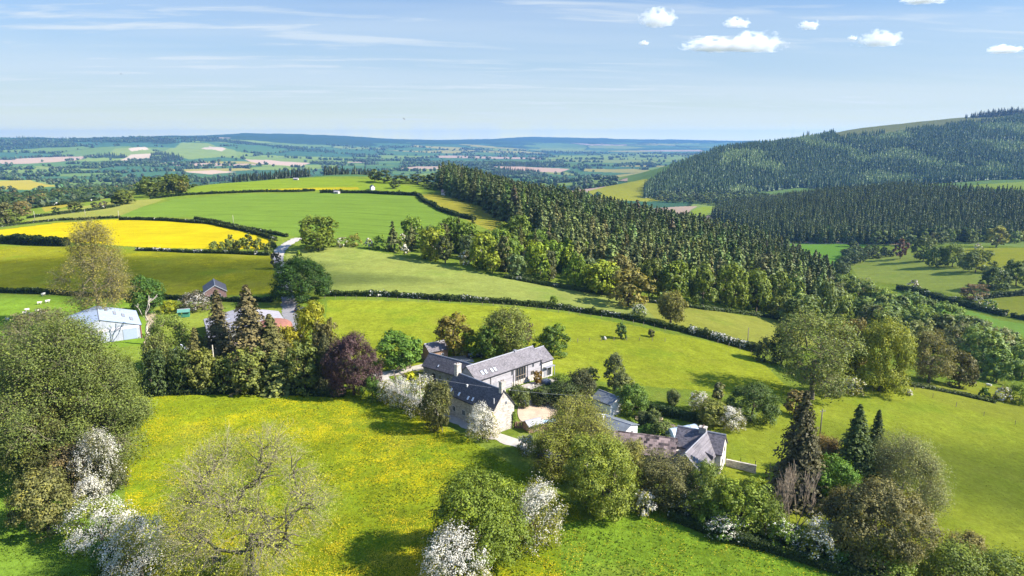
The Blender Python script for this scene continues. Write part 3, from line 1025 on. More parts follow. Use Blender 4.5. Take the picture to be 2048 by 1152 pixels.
def conifer(key, H, W, lod, seed, bare=0.05, ragged=0.25, droop=0.28, power=0.9, single=False):
    if key in _PROTO:
        return _PROTO[key]
    rng = np.random.default_rng(seed)
    nlev, nbr, nq, leaf = {'near': (64, 11, 20, 0.19), 'mid': (46, 9, 10, 0.34), 'far': (24, 7, 4, 0.66)}[lod]
    leaf *= W / 5.5
    P, N, S, Vr = conifer_points(rng, H, W, nlev, nbr, nq, leaf, bare, droop, ragged, power)
    v, f = cards(P, N, S, rng, 0.7)
    tv, tf = tubes([([(0, 0, -0.3), (0, 0, H * 0.3), (0, 0, H * 0.97)], [H * 0.014, H * 0.011, H * 0.002])], 5)
    res = {'H': H, 'W': W}
    if single:
        V = np.concatenate([v, tv])
        me = np_mesh(key, V, np.concatenate([f, tf + len(v)]), [leaf_mat('needle'), bark_mat()], {'var': np.concatenate([Vr, np.full(len(tf), 0.4)])})
        mi = np.concatenate([np.zeros(len(f), np.int32), np.ones(len(tf), np.int32)])
        me.polygons.foreach_set('material_index', mi)
        res['whole'] = me
    else:
        res['crown'] = np_mesh(key + '_crown', v, f, [leaf_mat('needle')], {'var': Vr})
        res['trunk'] = np_mesh(key + '_trunk', tv, tf, [bark_mat()], smooth=True)
    _PROTO[key] = res
    return res


# the material names stand for a hue range; the tint itself is the object's own colour
leaf_mat('leaf', 0.30, 0.45)
leaf_mat('needle', 0.12, 0.34, yellow=(1.2, 1.1, 0.75), spec=0.15)
leaf_mat('purple', 0.12, 0.40, yellow=(1.2, 1.0, 0.9))
leaf_mat('far_leaf', 0.15, 0.35, own=False)

_vi = 0
LEAF_GAIN = 1.5


def measure(pr):
    """true size of a prototype, so that a placed tree fills the width and height it is given"""
    if 'ok' in pr:
        return
    pts = []
    for k in ('crown', 'blossom', 'whole') if ('crown' in pr or 'whole' in pr) else ('trunk',):
        if k in pr:
            co = np.empty(len(pr[k].vertices) * 3, np.float32)
            pr[k].vertices.foreach_get('co', co)
            pts.append(co.reshape(-1, 3))
    p = np.concatenate(pts)
    pr['W'] = float(2 * np.percentile(np.hypot(p[:, 0], p[:, 1]), 97.5))
    pr['H'] = float(np.percentile(p[:, 2], 99.6))
    pr['ok'] = True


def place(proto, name, label, cat, base, H, W, tint, group=None, rot=None, jit=0.10, blossom_tint=None, tilt=0.0):
    """stand one tree of the prototype's kind on the ground, its parts under an Empty"""
    global _vi
    _vi += 1
    if max(tint) < 0.5:
        tint = [tint[0] * LEAF_GAIN * 1.12, tint[1] * LEAF_GAIN, tint[2] * LEAF_GAIN * 1.1]
    measure(proto)
    r = random.Random(_vi * 7919)
    sx_, sz_ = W / proto['W'], H / proto['H']
    lum = 1 + r.uniform(-jit, jit) * 1.3
    jt = [max(0.0, c * lum * (1 + r.uniform(-jit, jit) * 0.25)) for c in tint]
    ang = r.uniform(0, 6.283) if rot is None else rot
    if 'whole' in proto:
        o = link(name, proto['whole'])
        o.color = (*jt, 1)
    else:
        o = link(name, None)
        o.empty_display_size = 0.5
        for part in ('trunk', 'crown', 'blossom'):
            if part in proto:
                c = link(part, proto[part], o)
                c.color = (*jt, 1) if part == 'crown' else ((*blossom_tint, 1) if blossom_tint else (0.9, 0.875, 0.79, 1))
    o.location = base
    o.scale = (sx_, sx_, sz_)
    o.rotation_euler = (r.uniform(-0.02, 0.02) + tilt, r.uniform(-0.02, 0.02), ang)
    tag(o, label, cat, group)
    return o


def size_at(u, vb, vt, wpx, base):
    """real height and width of something whose foot is at BASE, whose top is seen at row vt, wpx photo pixels wide"""
    dep = project(base)[2]
    lo, hi = 0.2, 60.0
    for _ in range(30):
        m_ = 0.5 * (lo + hi)
        if project((base[0], base[1], base[2] + m_))[1] > vt:
            lo = m_
        else:
            hi = m_
    return lo, wpx * dep / FOC


# tints (linear albedo)
FRESH = (0.150, 0.205, 0.018)
LIME = (0.205, 0.245, 0.014)
MID = (0.095, 0.155, 0.016)
DEEP = (0.048, 0.100, 0.014)
OLIVE = (0.140, 0.158, 0.026)
GREYG = (0.145, 0.170, 0.048)
BROWN = (0.160, 0.140, 0.040)
PURPLE = (0.056, 0.036, 0.030)
SPRUCE = (0.058, 0.072, 0.020)
SPRUCE2 = (0.085, 0.098, 0.026)
BLUEG = (0.085, 0.130, 0.042)


def lod_for(base):
    d = math.hypot(base[0], base[1])
    return 'near' if d < 150 else 'mid' if d < 240 else 'far' if d < 620 else 'vfar'


SHAPES = {  # nominal H, W, crown base, profile, lobe size
    'round': (13.0, 12.0, 0.10, 'round', 0.19),
    'dome': (13.0, 15.0, 0.12, 'dome', 0.17),
    'tall': (17.0, 9.5, 0.10, 'tall', 0.22),
    'open': (15.0, 12.0, 0.20, 'round', 0.16),
    'bush': (5.0, 6.0, 0.0, 'bush', 0.22),
    'thorn': (6.0, 6.0, 0.06, 'bush', 0.20),
}


def kind_proto(shape, base, variant=0, blossom=0.0, purple=False, size=None):
    lod = lod_for(base)
    if shape == 'spruce':
        l2 = {'near': 'near', 'mid': 'near', 'far': 'far', 'vfar': 'far'}[lod]
        v = variant % 3
        return conifer('spruce_%s_%d' % (l2, v), 20, (7.0, 8.2, 6.4)[v], l2, 50 + v, ragged=(0.4, 0.6, 0.5)[v])
    if shape == 'pyramid':
        l2 = {'near': 'near', 'mid': 'mid', 'far': 'far', 'vfar': 'far'}[lod]
        return conifer('pyramid_%s' % l2, 12, 6.4, l2, 61, bare=0.0, ragged=0.12, droop=0.1, power=0.75)
    if shape == 'twig':
        v = variant % 3
        if lod == 'near':
            return twig_tree('twig_near_%d' % v, 15, 13, 7, 0.33, 70 + v, leaf=0.11, per_tip=2.6, kids=(2, 3), spread=0.8, up=0.2, leaf_off=0.22)
        return twig_tree('twig_mid_%d' % v, 15, 12, 6, 0.30, 75 + v, leaf=0.24, per_tip=6.0, kids=(2, 3), spread=0.8, up=0.25, rmin=0.03, leaf_off=0.42)
    H, W, cb, pf, lb = SHAPES[shape]
    v = variant % (3 if lod in ('near', 'mid') else 4)
    op = 0.12 if shape == 'open' else 0.0
    if size is not None and lod != 'vfar':
        st = 3.0 if lod == 'near' else 2.0
        m_ = 2.0 ** (round(math.log2(max(0.25, min(2.6, math.sqrt(size[0] * size[1] / (H * W))))) * st) / st)
        H, W = H * m_, W * m_
    else:
        m_ = 1.0
    key = '%s_%s_%d_%d_%d%s' % (shape, lod, v, int(blossom * 10), round(m_ * 100), 'p' if purple else '')
    if shape == 'open':
        return twig_crown(key, H, W, cb, pf, lod, 130 + v * 17, lobe=lb)
    return broadleaf(key, H, W, cb, pf, lod, 100 + v * 13 + len(shape), open_=op, lobe=lb, blossom=blossom, mat='purple' if purple else 'leaf',
                     fill=0.7 if shape in ('bush', 'thorn', 'open') else 1.0)


def tree(shape, name, label, u, vb, vt, wpx, tint, cat='tree', group=None, variant=0, blossom=0.0, base=None, purple=False, btint=None, jit=0.06):
    b = ground(u, vb) if base is None else base
    H, W = size_at(u, vb, vt, wpx, b)
    pr = kind_proto(shape, b, variant, blossom, purple, (H, W))
    return place(pr, name, label, cat, b, H, W, tint, group, blossom_tint=btint, jit=jit)
# ------------------------------------------------------------------ lanes, drive, yard: sheets just above the ground
def gravel_mat(name, col, rut=(0.20, 0.19, 0.08)):
    m, n = new_mat(name)
    pos = n.add('ShaderNodeNewGeometry').outputs['Position']
    k = n.math('MULTIPLY', n.maprange(n.noise(pos, 0.5, 4, 0.65), 0.3, 0.7, 0.82, 1.16), n.maprange(n.noise(pos, 6.0, 3, 0.7), 0.3, 0.7, 0.85, 1.15))
    c = n.mix(1.0, col, k, 'MULTIPLY')
    c = n.mix(n.maprange(n.noise(pos, 0.8, 4, 0.7), 0.56, 0.68, 0, 0.5, True), c, rut)
    b = n.add('ShaderNodeBsdfDiffuse', {'Color': c, 'Normal': n.add('ShaderNodeBump', {'Strength': 0.4, 'Distance': 0.05, 'Height': n.noise(pos, 7.0, 3, 0.7)})})
    n.add('ShaderNodeOutputMaterial', {0: b.outputs[0]})
    return m


def smooth_line(P, step):
    P = np.asarray(P, float)
    t = np.concatenate([[0], np.cumsum(np.linalg.norm(np.diff(P[:, :2], axis=0), axis=1))])
    n = max(4, int(t[-1] / step))
    s = np.linspace(0, t[-1], n)
    out = np.stack([np.interp(s, t, P[:, i]) for i in range(P.shape[1])], 1)
    for _ in range(6):
        out[1:-1] = out[1:-1] * 0.5 + (out[:-2] + out[2:]) * 0.25
    return out


def ribbon(name, pix, width, mat, dz_=0.07, step=1.2):
    P = smooth_line([ground(u, v) for u, v in pix], step)
    wd = np.interp(np.linspace(0, 1, len(P)), np.linspace(0, 1, len(width)), width) if hasattr(width, '__len__') else np.full(len(P), width)
    t = unit(np.stack([np.gradient(P[:, 0]), np.gradient(P[:, 1])], 1))
    nrm = np.stack([-t[:, 1], t[:, 0]], 1)
    rng = np.random.default_rng(3)
    V = []
    for k in range(5):
        o = (k / 4 - 0.5) * wd
        if k in (0, 4):
            o = o + rng.normal(0, 0.07, len(P)) * wd
        x, y = P[:, 0] + nrm[:, 0] * o, P[:, 1] + nrm[:, 1] * o
        V.append(np.stack([x, y, height(x, y) + dz_ - (0.02 if k in (0, 4) else 0)], 1))
    V = np.stack(V, 1).reshape(-1, 3)
    i = (np.arange(len(P) - 1)[:, None] * 5 + np.arange(4)[None]).ravel()
    F_ = np.stack([i, i + 5, i + 6, i + 1], 1)
    me = np_mesh(name, V, F_, [mat], smooth=True)
    me.flip_normals() if me.polygons[0].normal.z < 0 else None
    o = link(name, me)
    tag(o, kind='structure')
    return o


def patch(name, pix, mat, dz_=0.09):
    """a draped sheet with an uneven rim"""
    P = [ground(u, v) for u, v in pix]
    P = smooth_line(P + [P[0]], 0.8)[:-1]
    c = P.mean(0)
    V, F_ = [], []
    n = len(P)
    R = 5
    for r in range(1, R + 1):
        q = c + (P - c) * (r / R)
        V.append(np.stack([q[:, 0], q[:, 1], height(q[:, 0], q[:, 1]) + dz_], 1))
    V = np.concatenate(V + [np.array([[c[0], c[1], float(height(c[0], c[1])[0]) + dz_]])])
    i = np.arange(n)
    j = (i + 1) % n
    quads = np.concatenate([np.stack([r * n + i, r * n + j, (r + 1) * n + j, (r + 1) * n + i], 1) for r in range(R - 1)])
    tri = np.stack([i, j, np.full(n, R * n)], 1)
    me = np_mesh(name, V, [quads, tri], [mat], smooth=True)
    bm = bmesh.new()
    bm.from_mesh(me)
    bmesh.ops.recalc_face_normals(bm, faces=bm.faces)
    if sum(f.normal.z for f in bm.faces) < 0:
        bmesh.ops.reverse_faces(bm, faces=bm.faces)
    bm.to_mesh(me)
    bm.free()
    o = link(name, me)
    tag(o, kind='structure')
    return o


LANE = gravel_mat('pale_lane', (0.42, 0.38, 0.33), (0.30, 0.28, 0.20))
TARMAC = gravel_mat('worn_tarmac', (0.25, 0.235, 0.235), (0.20, 0.19, 0.16))
YARD = gravel_mat('warm_gravel', (0.46, 0.345, 0.245), (0.40, 0.32, 0.22))
PAVING = gravel_mat('stone_paving', (0.36, 0.32, 0.28), (0.22, 0.21, 0.14))
ribbon('lane', [(588, 690), (583, 650), (580, 620), (577, 600), (568, 560), (557, 522), (556, 507), (564, 496), (577, 487), (588, 481), (598, 477)], [4.6, 4.6, 4.4, 4.0, 3.6, 3.6, 4.4, 4.8, 4.8], TARMAC)
ribbon('lane_bend', [(556, 513), (556, 506), (564, 496), (577, 487), (588, 481), (598, 476)], [4.6, 5.2, 5.4], LANE, 0.11)
ribbon('driveway', [(730, 756), (765, 750), (800, 743), (845, 735), (880, 724), (915, 719), (945, 717)], [3.6, 3.4, 3.2, 3.4, 4.5, 6.5], LANE, 0.10)
ribbon('drive_track', [(762, 750), (772, 768), (800, 790), (850, 812), (905, 836), (950, 856), (1000, 875), (1050, 893), (1110, 914), (1180, 935)], [3.2, 3.0, 3.0, 3.2, 3.0, 2.8], LANE, 0.07)
patch('gravel_yard', [(1040, 801), (1078, 801), (1112, 815), (1118, 828), (1095, 842), (1060, 848), (1040, 846), (1034, 825)], YARD)
patch('terrace', [(1018, 780), (1040, 772), (1060, 766), (1084, 760), (1112, 756), (1116, 766), (1085, 770), (1058, 782), (1030, 792)], PAVING, 0.07)
ribbon('farm_track', [(303, 625), (302, 650), (300, 672), (296, 700)], [3.0, 2.4, 2.6], gravel_mat('dry_earth', (0.36, 0.29, 0.19), (0.24, 0.24, 0.08)), 0.07)
patch('garden_lawn', [(1252, 852), (1275, 848), (1318, 866), (1345, 874), (1330, 884), (1290, 878), (1258, 866)], simple_mat('mown_lawn', (0.13, 0.22, 0.03), 0.9, 0.15, 1.5))
patch('vegetable_beds', [(1268, 832), (1300, 832), (1340, 845), (1362, 856), (1350, 866), (1310, 852), (1275, 846)], gravel_mat('garden_soil', (0.19, 0.15, 0.10), (0.13, 0.16, 0.03)), 0.08)
# ------------------------------------------------------------------ buildings
def roof_mat(name, col, course=0.22, var=0.3, lichen=(0.26, 0.24, 0.20)):
    if name in _MC:
        return _MC[name]
    m, n = new_mat(name)
    oc = n.add('ShaderNodeTexCoord').outputs['Object']
    s = n.add('ShaderNodeSeparateXYZ', {0: oc})
    row = n.math('DIVIDE', s.outputs[2], course * 0.65)
    cell = n.add('ShaderNodeCombineXYZ', {0: n.math('FLOOR', n.math('ADD', n.math('DIVIDE', s.outputs[0], course * 1.4), n.math('MULTIPLY', n.math('FLOOR', row), 0.5))), 1: n.math('FLOOR', row), 2: n.math('SIGN', s.outputs[1])})
    wn = n.add('ShaderNodeTexWhiteNoise', {'Vector': cell}, noise_dimensions='3D').outputs[0]
    k = n.math('ADD', n.maprange(wn, 0, 1, 1 - var, 1 + var), n.maprange(n.noise(oc, 0.5, 4, 0.65), 0.3, 0.7, -0.22, 0.22))
    gap = n.maprange(n.math('FRACT', row), 0.0, 0.16, 0.72, 1.0)
    c = n.mix(1.0, n.mix(1.0, col, k, 'MULTIPLY'), gap, 'MULTIPLY')
    c = n.mix(n.maprange(n.noise(oc, 1.9, 4, 0.7), 0.58, 0.72, 0, 0.55, True), c, lichen)
    b = n.add('ShaderNodeBsdfPrincipled', {'Base Color': c, 'Roughness': 0.62, 'Specular IOR Level': 0.35,
              'Normal': n.add('ShaderNodeBump', {'Strength': 0.5, 'Distance': 0.03, 'Height': n.math('FRACT', row)})})
    n.add('ShaderNodeOutputMaterial', {0: b.outputs[0]})
    _MC[name] = m
    return m


def stone_mat(name, col, scale=2.6):
    if name in _MC:
        return _MC[name]
    m, n = new_mat(name)
    oc = n.add('ShaderNodeTexCoord').outputs['Object']
    v = n.vmath('MULTIPLY', oc, (1, 1, 1.9))
    vo = n.add('ShaderNodeTexVoronoi', {'Vector': v, 'Scale': scale})
    ed = n.add('ShaderNodeTexVoronoi', {'Vector': v, 'Scale': scale}, feature='DISTANCE_TO_EDGE')
    hue = n.add('ShaderNodeSeparateColor', {0: vo.outputs['Color']}).outputs[0]
    k = n.math('MULTIPLY', n.maprange(hue, 0, 1, 0.68, 1.28), n.maprange(n.noise(oc, 0.7, 4, 0.6), 0.3, 0.7, 0.82, 1.18))
    c = n.mix(1.0, col, k, 'MULTIPLY')
    c = n.mix(n.maprange(ed.outputs['Distance'], 0.0, 0.07, 0.55, 0.0), c, tuple(x * 1.25 for x in col))
    b = n.add('ShaderNodeBsdfPrincipled', {'Base Color': c, 'Roughness': 0.9, 'Specular IOR Level': 0.1,
              'Normal': n.add('ShaderNodeBump', {'Strength': 0.6, 'Distance': 0.05, 'Height': ed.outputs['Distance']})})
    n.add('ShaderNodeOutputMaterial', {0: b.outputs[0]})
    _MC[name] = m
    return m


def board_mat(name, col, pitch=0.18, axis=2, var=0.18, rough=0.75, metal=0.0):
    if name in _MC:
        return _MC[name]
    m, n = new_mat(name)
    oc = n.add('ShaderNodeTexCoord').outputs['Object']
    s = n.add('ShaderNodeSeparateXYZ', {0: oc})
    row = n.math('DIVIDE', s.outputs[axis], pitch)
    wn = n.add('ShaderNodeTexWhiteNoise', {'W': n.math('FLOOR', row)}, noise_dimensions='1D').outputs[0]
    k = n.math('MULTIPLY', n.maprange(wn, 0, 1, 1 - var, 1 + var), n.maprange(n.noise(oc, 1.1, 4, 0.65), 0.3, 0.7, 0.85, 1.15))
    k = n.math('MULTIPLY', k, n.maprange(n.math('FRACT', row), 0.0, 0.14, 0.66, 1.0))
    b = n.add('ShaderNodeBsdfPrincipled', {'Base Color': n.mix(1.0, col, k, 'MULTIPLY'), 'Roughness': rough, 'Metallic': metal, 'Specular IOR Level': 0.25})
    n.add('ShaderNodeOutputMaterial', {0: b.outputs[0]})
    _MC[name] = m
    return m


def glass_mat():
    if 'window_glass' in _MC:
        return _MC['window_glass']
    m, n = new_mat('window_glass')
    b = n.add('ShaderNodeBsdfPrincipled', {'Base Color': (0.025, 0.03, 0.035), 'Roughness': 0.08, 'Specular IOR Level': 0.7})
    n.add('ShaderNodeOutputMaterial', {0: b.outputs[0]})
    _MC['window_glass'] = m
    return m


SLATE = roof_mat('slate', (0.150, 0.134, 0.142))
SLATE_SHADED = roof_mat('slate_shaded', (0.090, 0.080, 0.084))  # same slate with the grazing light on its slopes put into the colour
STONE_TILE = roof_mat('stone_tile', (0.180, 0.130, 0.118), 0.46, 0.85, (0.42, 0.37, 0.34))
STONE = stone_mat('rubble_stone', (0.44, 0.395, 0.340))
STONE_DARK = stone_mat('grey_stone', (0.23, 0.22, 0.20))  # grey stone; on the cross wing it carries painted shade
TIMBER = board_mat('silver_timber', (0.34, 0.32, 0.335))
TIMBER_BROWN = board_mat('brown_timber', (0.27, 0.17, 0.11))
WHITE = simple_mat('white_paint', (0.62, 0.61, 0.60), 0.6, 0.08)
RENDER = simple_mat('lime_render', (0.60, 0.55, 0.50), 0.9, 0.12, 1.0)
LEAD = simple_mat('lead_grey', (0.26, 0.26, 0.28), 0.6, 0.15)
IRON = simple_mat('black_iron', (0.03, 0.03, 0.033), 0.5, 0.2)
OAK = simple_mat('weathered_oak', (0.30, 0.24, 0.18), 0.85, 0.3, 3)
POST = simple_mat('post_timber', (0.22, 0.18, 0.14), 0.9, 0.3, 4)
POT = simple_mat('clay_pot', (0.17, 0.11, 0.08), 0.8, 0.2)


class MB:
    """collects boxes, prisms and tubes into one mesh"""
    def __init__(self):
        self.v, self.f = [], []

    def add(self, verts, faces):
        o = len(self.v)
        self.v += [tuple(p) for p in verts]
        self.f += [[i + o for i in f] for f in faces]
        return self

    def box(self, x0, y0, z0, x1, y1, z1):
        return self.add([(x0, y0, z0), (x1, y0, z0), (x1, y1, z0), (x0, y1, z0), (x0, y0, z1), (x1, y0, z1), (x1, y1, z1), (x0, y1, z1)],
                        [[3, 2, 1, 0], [4, 5, 6, 7], [0, 1, 5, 4], [1, 2, 6, 5], [2, 3, 7, 6], [3, 0, 4, 7]])

    def prism(self, poly, off):
        """extrude a 3-D polygon by a vector"""
        n = len(poly)
        a = [Vector(p) for p in poly]
        b = [p + Vector(off) for p in a]
        return self.add(a + b, [list(range(n))[::-1], [n + i for i in range(n)]] + [[i, (i + 1) % n, n + (i + 1) % n, n + i] for i in range(n)])

    def tube(self, pts, rad, sides=8):
        rad = [rad] * len(pts) if not hasattr(rad, '__len__') else rad
        v, f = tubes([(np.array(pts, float), np.array(rad, float))], sides)
        k = len(pts)
        return self.add(v.tolist(), f.tolist() + [list(range(sides))[::-1], [(k - 1) * sides + i for i in range(sides)]])

    def build(self, name, mat, parent=None, bevel=0.0, smooth=False, loc=None):
        me = bpy.data.meshes.new(name)
        me.from_pydata(self.v, [], self.f)
        bm = bmesh.new()
        bm.from_mesh(me)
        bmesh.ops.recalc_face_normals(bm, faces=bm.faces)
        if bevel:
            bmesh.ops.bevel(bm, geom=bm.edges[:], offset=bevel, segments=1, affect='EDGES', clamp_overlap=True)
        bm.to_mesh(me)
        bm.free()
        if smooth:
            me.polygons.foreach_set('use_smooth', np.ones(len(me.polygons), bool))
        for q in (mat if isinstance(mat, (list, tuple)) else [mat]):
            me.materials.append(q)
        o = link(name, me, parent)
        if loc is not None:
            o.location = loc
        return o


class House:
    """gabled building: local x runs along the ridge, side +1 is local -y"""
    def __init__(self, name, label, x, y, th, L, hw, e, r, wall, roof, zb=None, cat='house', ov=0.28, group=None, ends=0.22, roof_part='roof'):
        self.th = math.radians(th)
        self.L, self.hw, self.e, self.r = L, hw, e, r
        c, s = math.cos(self.th), math.sin(self.th)
        z = float(height(x + c * L / 2, y + s * L / 2)[0]) if zb is None else zb
        self.o = link(name, None)
        self.o.location = (x, y, z)
        self.o.rotation_euler = (0, 0, self.th)
        tag(self.o, label, cat, group)
        self.ow = hw - ov                      # wall half-width
        k = (r - e) / hw
        self.k = k
        we = r - k * self.ow - 0.10            # wall top under the slab
        L0, L1 = ends, L - ends
        b = MB()
        w_ = self.ow
        prof = [(0, -w_, -1.6), (0, w_, -1.6), (0, w_, we), (0, 0, r - 0.10), (0, -w_, we)]
        b.prism([(L0, p[1], p[2]) for p in prof], (L1 - L0, 0, 0))
        self.wall = b.build('wall', wall, self.o)
        t = 0.13
        rb = MB()
        for sg in (-1, 1):
            rb.prism([(0, 0, r), (0, sg * hw, e), (0, sg * hw, e - t), (0, 0, r - t)], (L, 0, 0))
        self.roof = rb.build(roof_part, roof, self.o)
        c_ = MB()
        c_.prism([(-0.02, -0.16, r - 0.06), (-0.02, 0.16, r - 0.06), (-0.02, 0.05, r + 0.10), (-0.02, -0.05, r + 0.10)], (L + 0.04, 0, 0))
        c_.build('ridge_tiles', LEAD if roof is not STONE_TILE else STONE_TILE, self.roof)
        for sg in (-1, 1):
            MB().box(0.0, min(sg * (hw + 0.01), sg * (hw + 0.11)), e - 0.17, L, max(sg * (hw + 0.01), sg * (hw + 0.11)), e - 0.07).build('gutter', IRON, self.roof)

    def wall_xz(self, side, u, v):
        """local x, z where a photo pixel meets the wall of a side"""
        rt = Matrix.Rotation(-self.th, 3, 'Z')
        o = rt @ (Vector((0, 0, CAM_H)) - self.o.location)
        d = rt @ Vector(ray(u, v))
        t = (-side * self.ow - o.y) / d.y
        p = o + d * t
        return p.x, p.z

    def roof_xs(self, side, u, v):
        """local x and distance from the ridge (in plan) where a pixel meets a roof slope"""
        rt = Matrix.Rotation(-self.th, 3, 'Z')
        o = rt @ (Vector((0, 0, CAM_H)) - self.o.location)
        d = rt @ Vector(ray(u, v))
        # z = r - k*|y|, y = -side*q
        # o.z + t d.z = r - k*(-side)*(o.y + t d.y)
        t = (self.r + self.k * side * o.y - o.z) / (d.z - self.k * side * d.y)
        p = o + d * t
        return p.x, abs(p.y)

    def window(self, side, x, z, w_, h, frame=None, name='window', mull=1, bars=0, depth=0.05):
        y = -side * self.ow
        a, b_ = sorted((y, y - side * depth))
        f = MB()
        t = 0.07
        f.box(x - w_ / 2, a, z, x + w_ / 2, b_, z + t).box(x - w_ / 2, a, z + h - t, x + w_ / 2, b_, z + h)
        f.box(x - w_ / 2, a, z + t, x - w_ / 2 + t, b_, z + h - t).box(x + w_ / 2 - t, a, z + t, x + w_ / 2, b_, z + h - t)
        for i in range(mull):
            xx = x - w_ / 2 + w_ * (i + 1) / (mull + 1)
            f.box(xx - 0.03, a, z + t, xx + 0.03, b_, z + h - t)
        for i in range(bars):
            zz = z + h * (i + 1) / (bars + 1)
            f.box(x - w_ / 2 + t, a, zz - 0.03, x + w_ / 2 - t, b_ - 0.004, zz + 0.03)
        wo = f.build(name, frame or WHITE, self.o)
        p = MB()
        a2, b2 = sorted((y - side * 0.004, y - side * 0.02))
        p.box(x - w_ / 2 + t * .5, a2, z + t * .5, x + w_ / 2 - t * .5, b2, z + h - t * .5)
        p.build('pane', glass_mat(), wo)
        return wo

    def gable_window(self, end, y, z, w_, h, frame=None, name='window'):
        x = (self.L - 0.22) if end else 0.22
        sg = 1 if end else -1
        a, b_ = sorted((x, x + sg * 0.05))
        f = MB()
        t = 0.07
        f.box(a, y - w_ / 2, z, b_, y + w_ / 2, z + t).box(a, y - w_ / 2, z + h - t, b_, y + w_ / 2, z + h)
        f.box(a, y - w_ / 2, z + t, b_, y - w_ / 2 + t, z + h - t).box(a, y + w_ / 2 - t, z + t, b_, y + w_ / 2, z + h - t)
        f.box(a, y - 0.03, z + t, b_, y + 0.03, z + h - t)
        wo = f.build(name, frame or WHITE, self.o)
        a2, b2 = sorted((x + sg * 0.004, x + sg * 0.02))
        MB().box(a2, y - w_ / 2 + t * .5, z + t * .5, b2, y + w_ / 2 - t * .5, z + h - t * .5).build('pane', glass_mat(), wo)
        return wo

    def skylight(self, side, x, q, w_=0.75, h=1.05, pane=None):
        """roof window lying on the slope, q metres (in plan) from the ridge"""
        sl = math.hypot(1, self.k)
        dn = Vector((0, -side / sl, -self.k / sl))
        nr = Vector((0, -side * self.k / sl, 1 / sl))
        c = Vector((x, -side * q, self.r - self.k * q)) + nr * 0.003
        ax = Vector((1, 0, 0))

        def quad(hw_, hh, up0, up1, mb):
            p = [c + ax * sx_ * hw_ + dn * sy_ * hh for sx_, sy_ in ((-1, -1), (1, -1), (1, 1), (-1, 1))]
            mb.prism([q_ + nr * up0 for q_ in p], nr * (up1 - up0))
        f, g = MB(), MB()
        quad(w_ / 2, h / 2, 0, 0.06, f)
        fo = f.build('skylight', IRON, self.o)
        quad(w_ / 2 - 0.07, h / 2 - 0.07, 0.061, 0.075, g)
        if 'sky_glass' not in _MC:
            m, n = new_mat('sky_glass')
            b = n.add('ShaderNodeBsdfPrincipled', {'Base Color': (0.55, 0.58, 0.62), 'Roughness': 0.15, 'Specular IOR Level': 0.9})
            n.add('ShaderNodeOutputMaterial', {0: b.outputs[0]})
            _MC['sky_glass'] = m
        g.build('pane', pane or _MC['sky_glass'], fo)
        return fo

    def chimney(self, x, y, w_, d, z0, z1, mat, pots=2, cap=True):
        b = MB()
        b.box(x - w_ / 2, y - d / 2, z0, x + w_ / 2, y + d / 2, z1)
        b.box(x - w_ / 2 - 0.09, y - d / 2 - 0.09, z1 + 0.002, x + w_ / 2 + 0.09, y + d / 2 + 0.09, z1 + 0.16)
        ch = b.build('chimney', mat, self.roof)
        for i in range(pots):
            yy = y + (i - (pots - 1) / 2) * d * 0.5
            MB().tube([(x, yy, z1 + 0.162), (x, yy, z1 + 0.26), (x, yy, z1 + 0.38)], [0.12, 0.09, 0.10]).build('chimney_pot', POT, self.o)
        return ch

    def door(self, side, x, w_, h, mat=None, z=0.0):
        y = -side * self.ow
        a, b_ = sorted((y, y - side * 0.06))
        d = MB().box(x - w_ / 2, a, z, x + w_ / 2, b_, z + h).build('door', mat or OAK, self.o)
        MB().box(x + w_ / 2 - 0.16, min(a - 0.0, b_ - side * 0.0) - (0.05 if side > 0 else -0.06), z + 1.0, x + w_ / 2 - 0.08, max(a, b_) + (0.05 if side < 0 else 0.0), z + 1.06).build('handle', IRON, d)
        return d


# --- long barn with the glazed screen
barn = House('barn', 'long slate roofed barn house clad in silver timber with a tall glazed screen', -9.84, 139.48, 45.2, 20.9, 3.21, 4.21, 6.75, TIMBER, SLATE)
for u, v in ((968, 744.5), (987, 739.5)):
    x, q = barn.roof_xs(1, u, v)
    barn.skylight(1, x - 0.5, q, 0.7, 1.15)
    barn.skylight(1, x + 0.5, q, 0.7, 1.15)
x0, _ = barn.wall_xz(1, 1031, 755)
x1, _ = barn.wall_xz(1, 1051, 748)
sc_w = barn.window(1, (x0 + x1) / 2, 0.12, abs(x1 - x0), 3.75, OAK, name='glazed_screen', mull=3, bars=1, depth=0.12)
xd, _ = barn.wall_xz(1, 990, 768)
barn.door(1, xd, 1.0, 2.05, LEAD)
barn.window(1, xd - 1.1, 1.0, 0.45, 0.8, WHITE, mull=0)
xw, zw = barn.wall_xz(1, 1066, 728)
barn.window(1, xw, 2.95, 0.6, 0.95, LEAD, mull=0)
barn.window(1, xw - 0.2, 1.15, 1.1, 0.95, OAK, mull=1)
xw2, _ = barn.wall_xz(1, 1024, 745)
barn.window(1, xw2, 2.7, 0.55, 1.1, LEAD, mull=0)
for u in (981, 1026.5, 1054.5):
    xx, _ = barn.wall_xz(1, u, 755)
    MB().tube([(xx, -barn.ow - 0.12, 0.0), (xx, -barn.ow - 0.12, 3.8), (xx, -barn.hw - 0.05, 4.02)], 0.06, 6).build('downpipe', IRON, barn.o)
MB().box(-0.02 + 11.0, -barn.ow - 0.06, -0.5, barn.L - 0.24, -barn.ow - 0.002, 1.0).build('stone_plinth', STONE, barn.o)
MB().box(14.6, -0.30, barn.r - 0.12, 15.3, 0.30, barn.r + 0.32).build('roof_vent', LEAD, barn.roof)
ext = House('barn_annex', 'lower timber and render annex on the far end of the long barn', 4.75, 153.9, 45.2, 4.0, 3.35, 3.9, 6.35, RENDER, SLATE)
ext.window(1, 2.6, 0.1, 1.7, 2.2, LEAD, name='patio_door', mull=2)
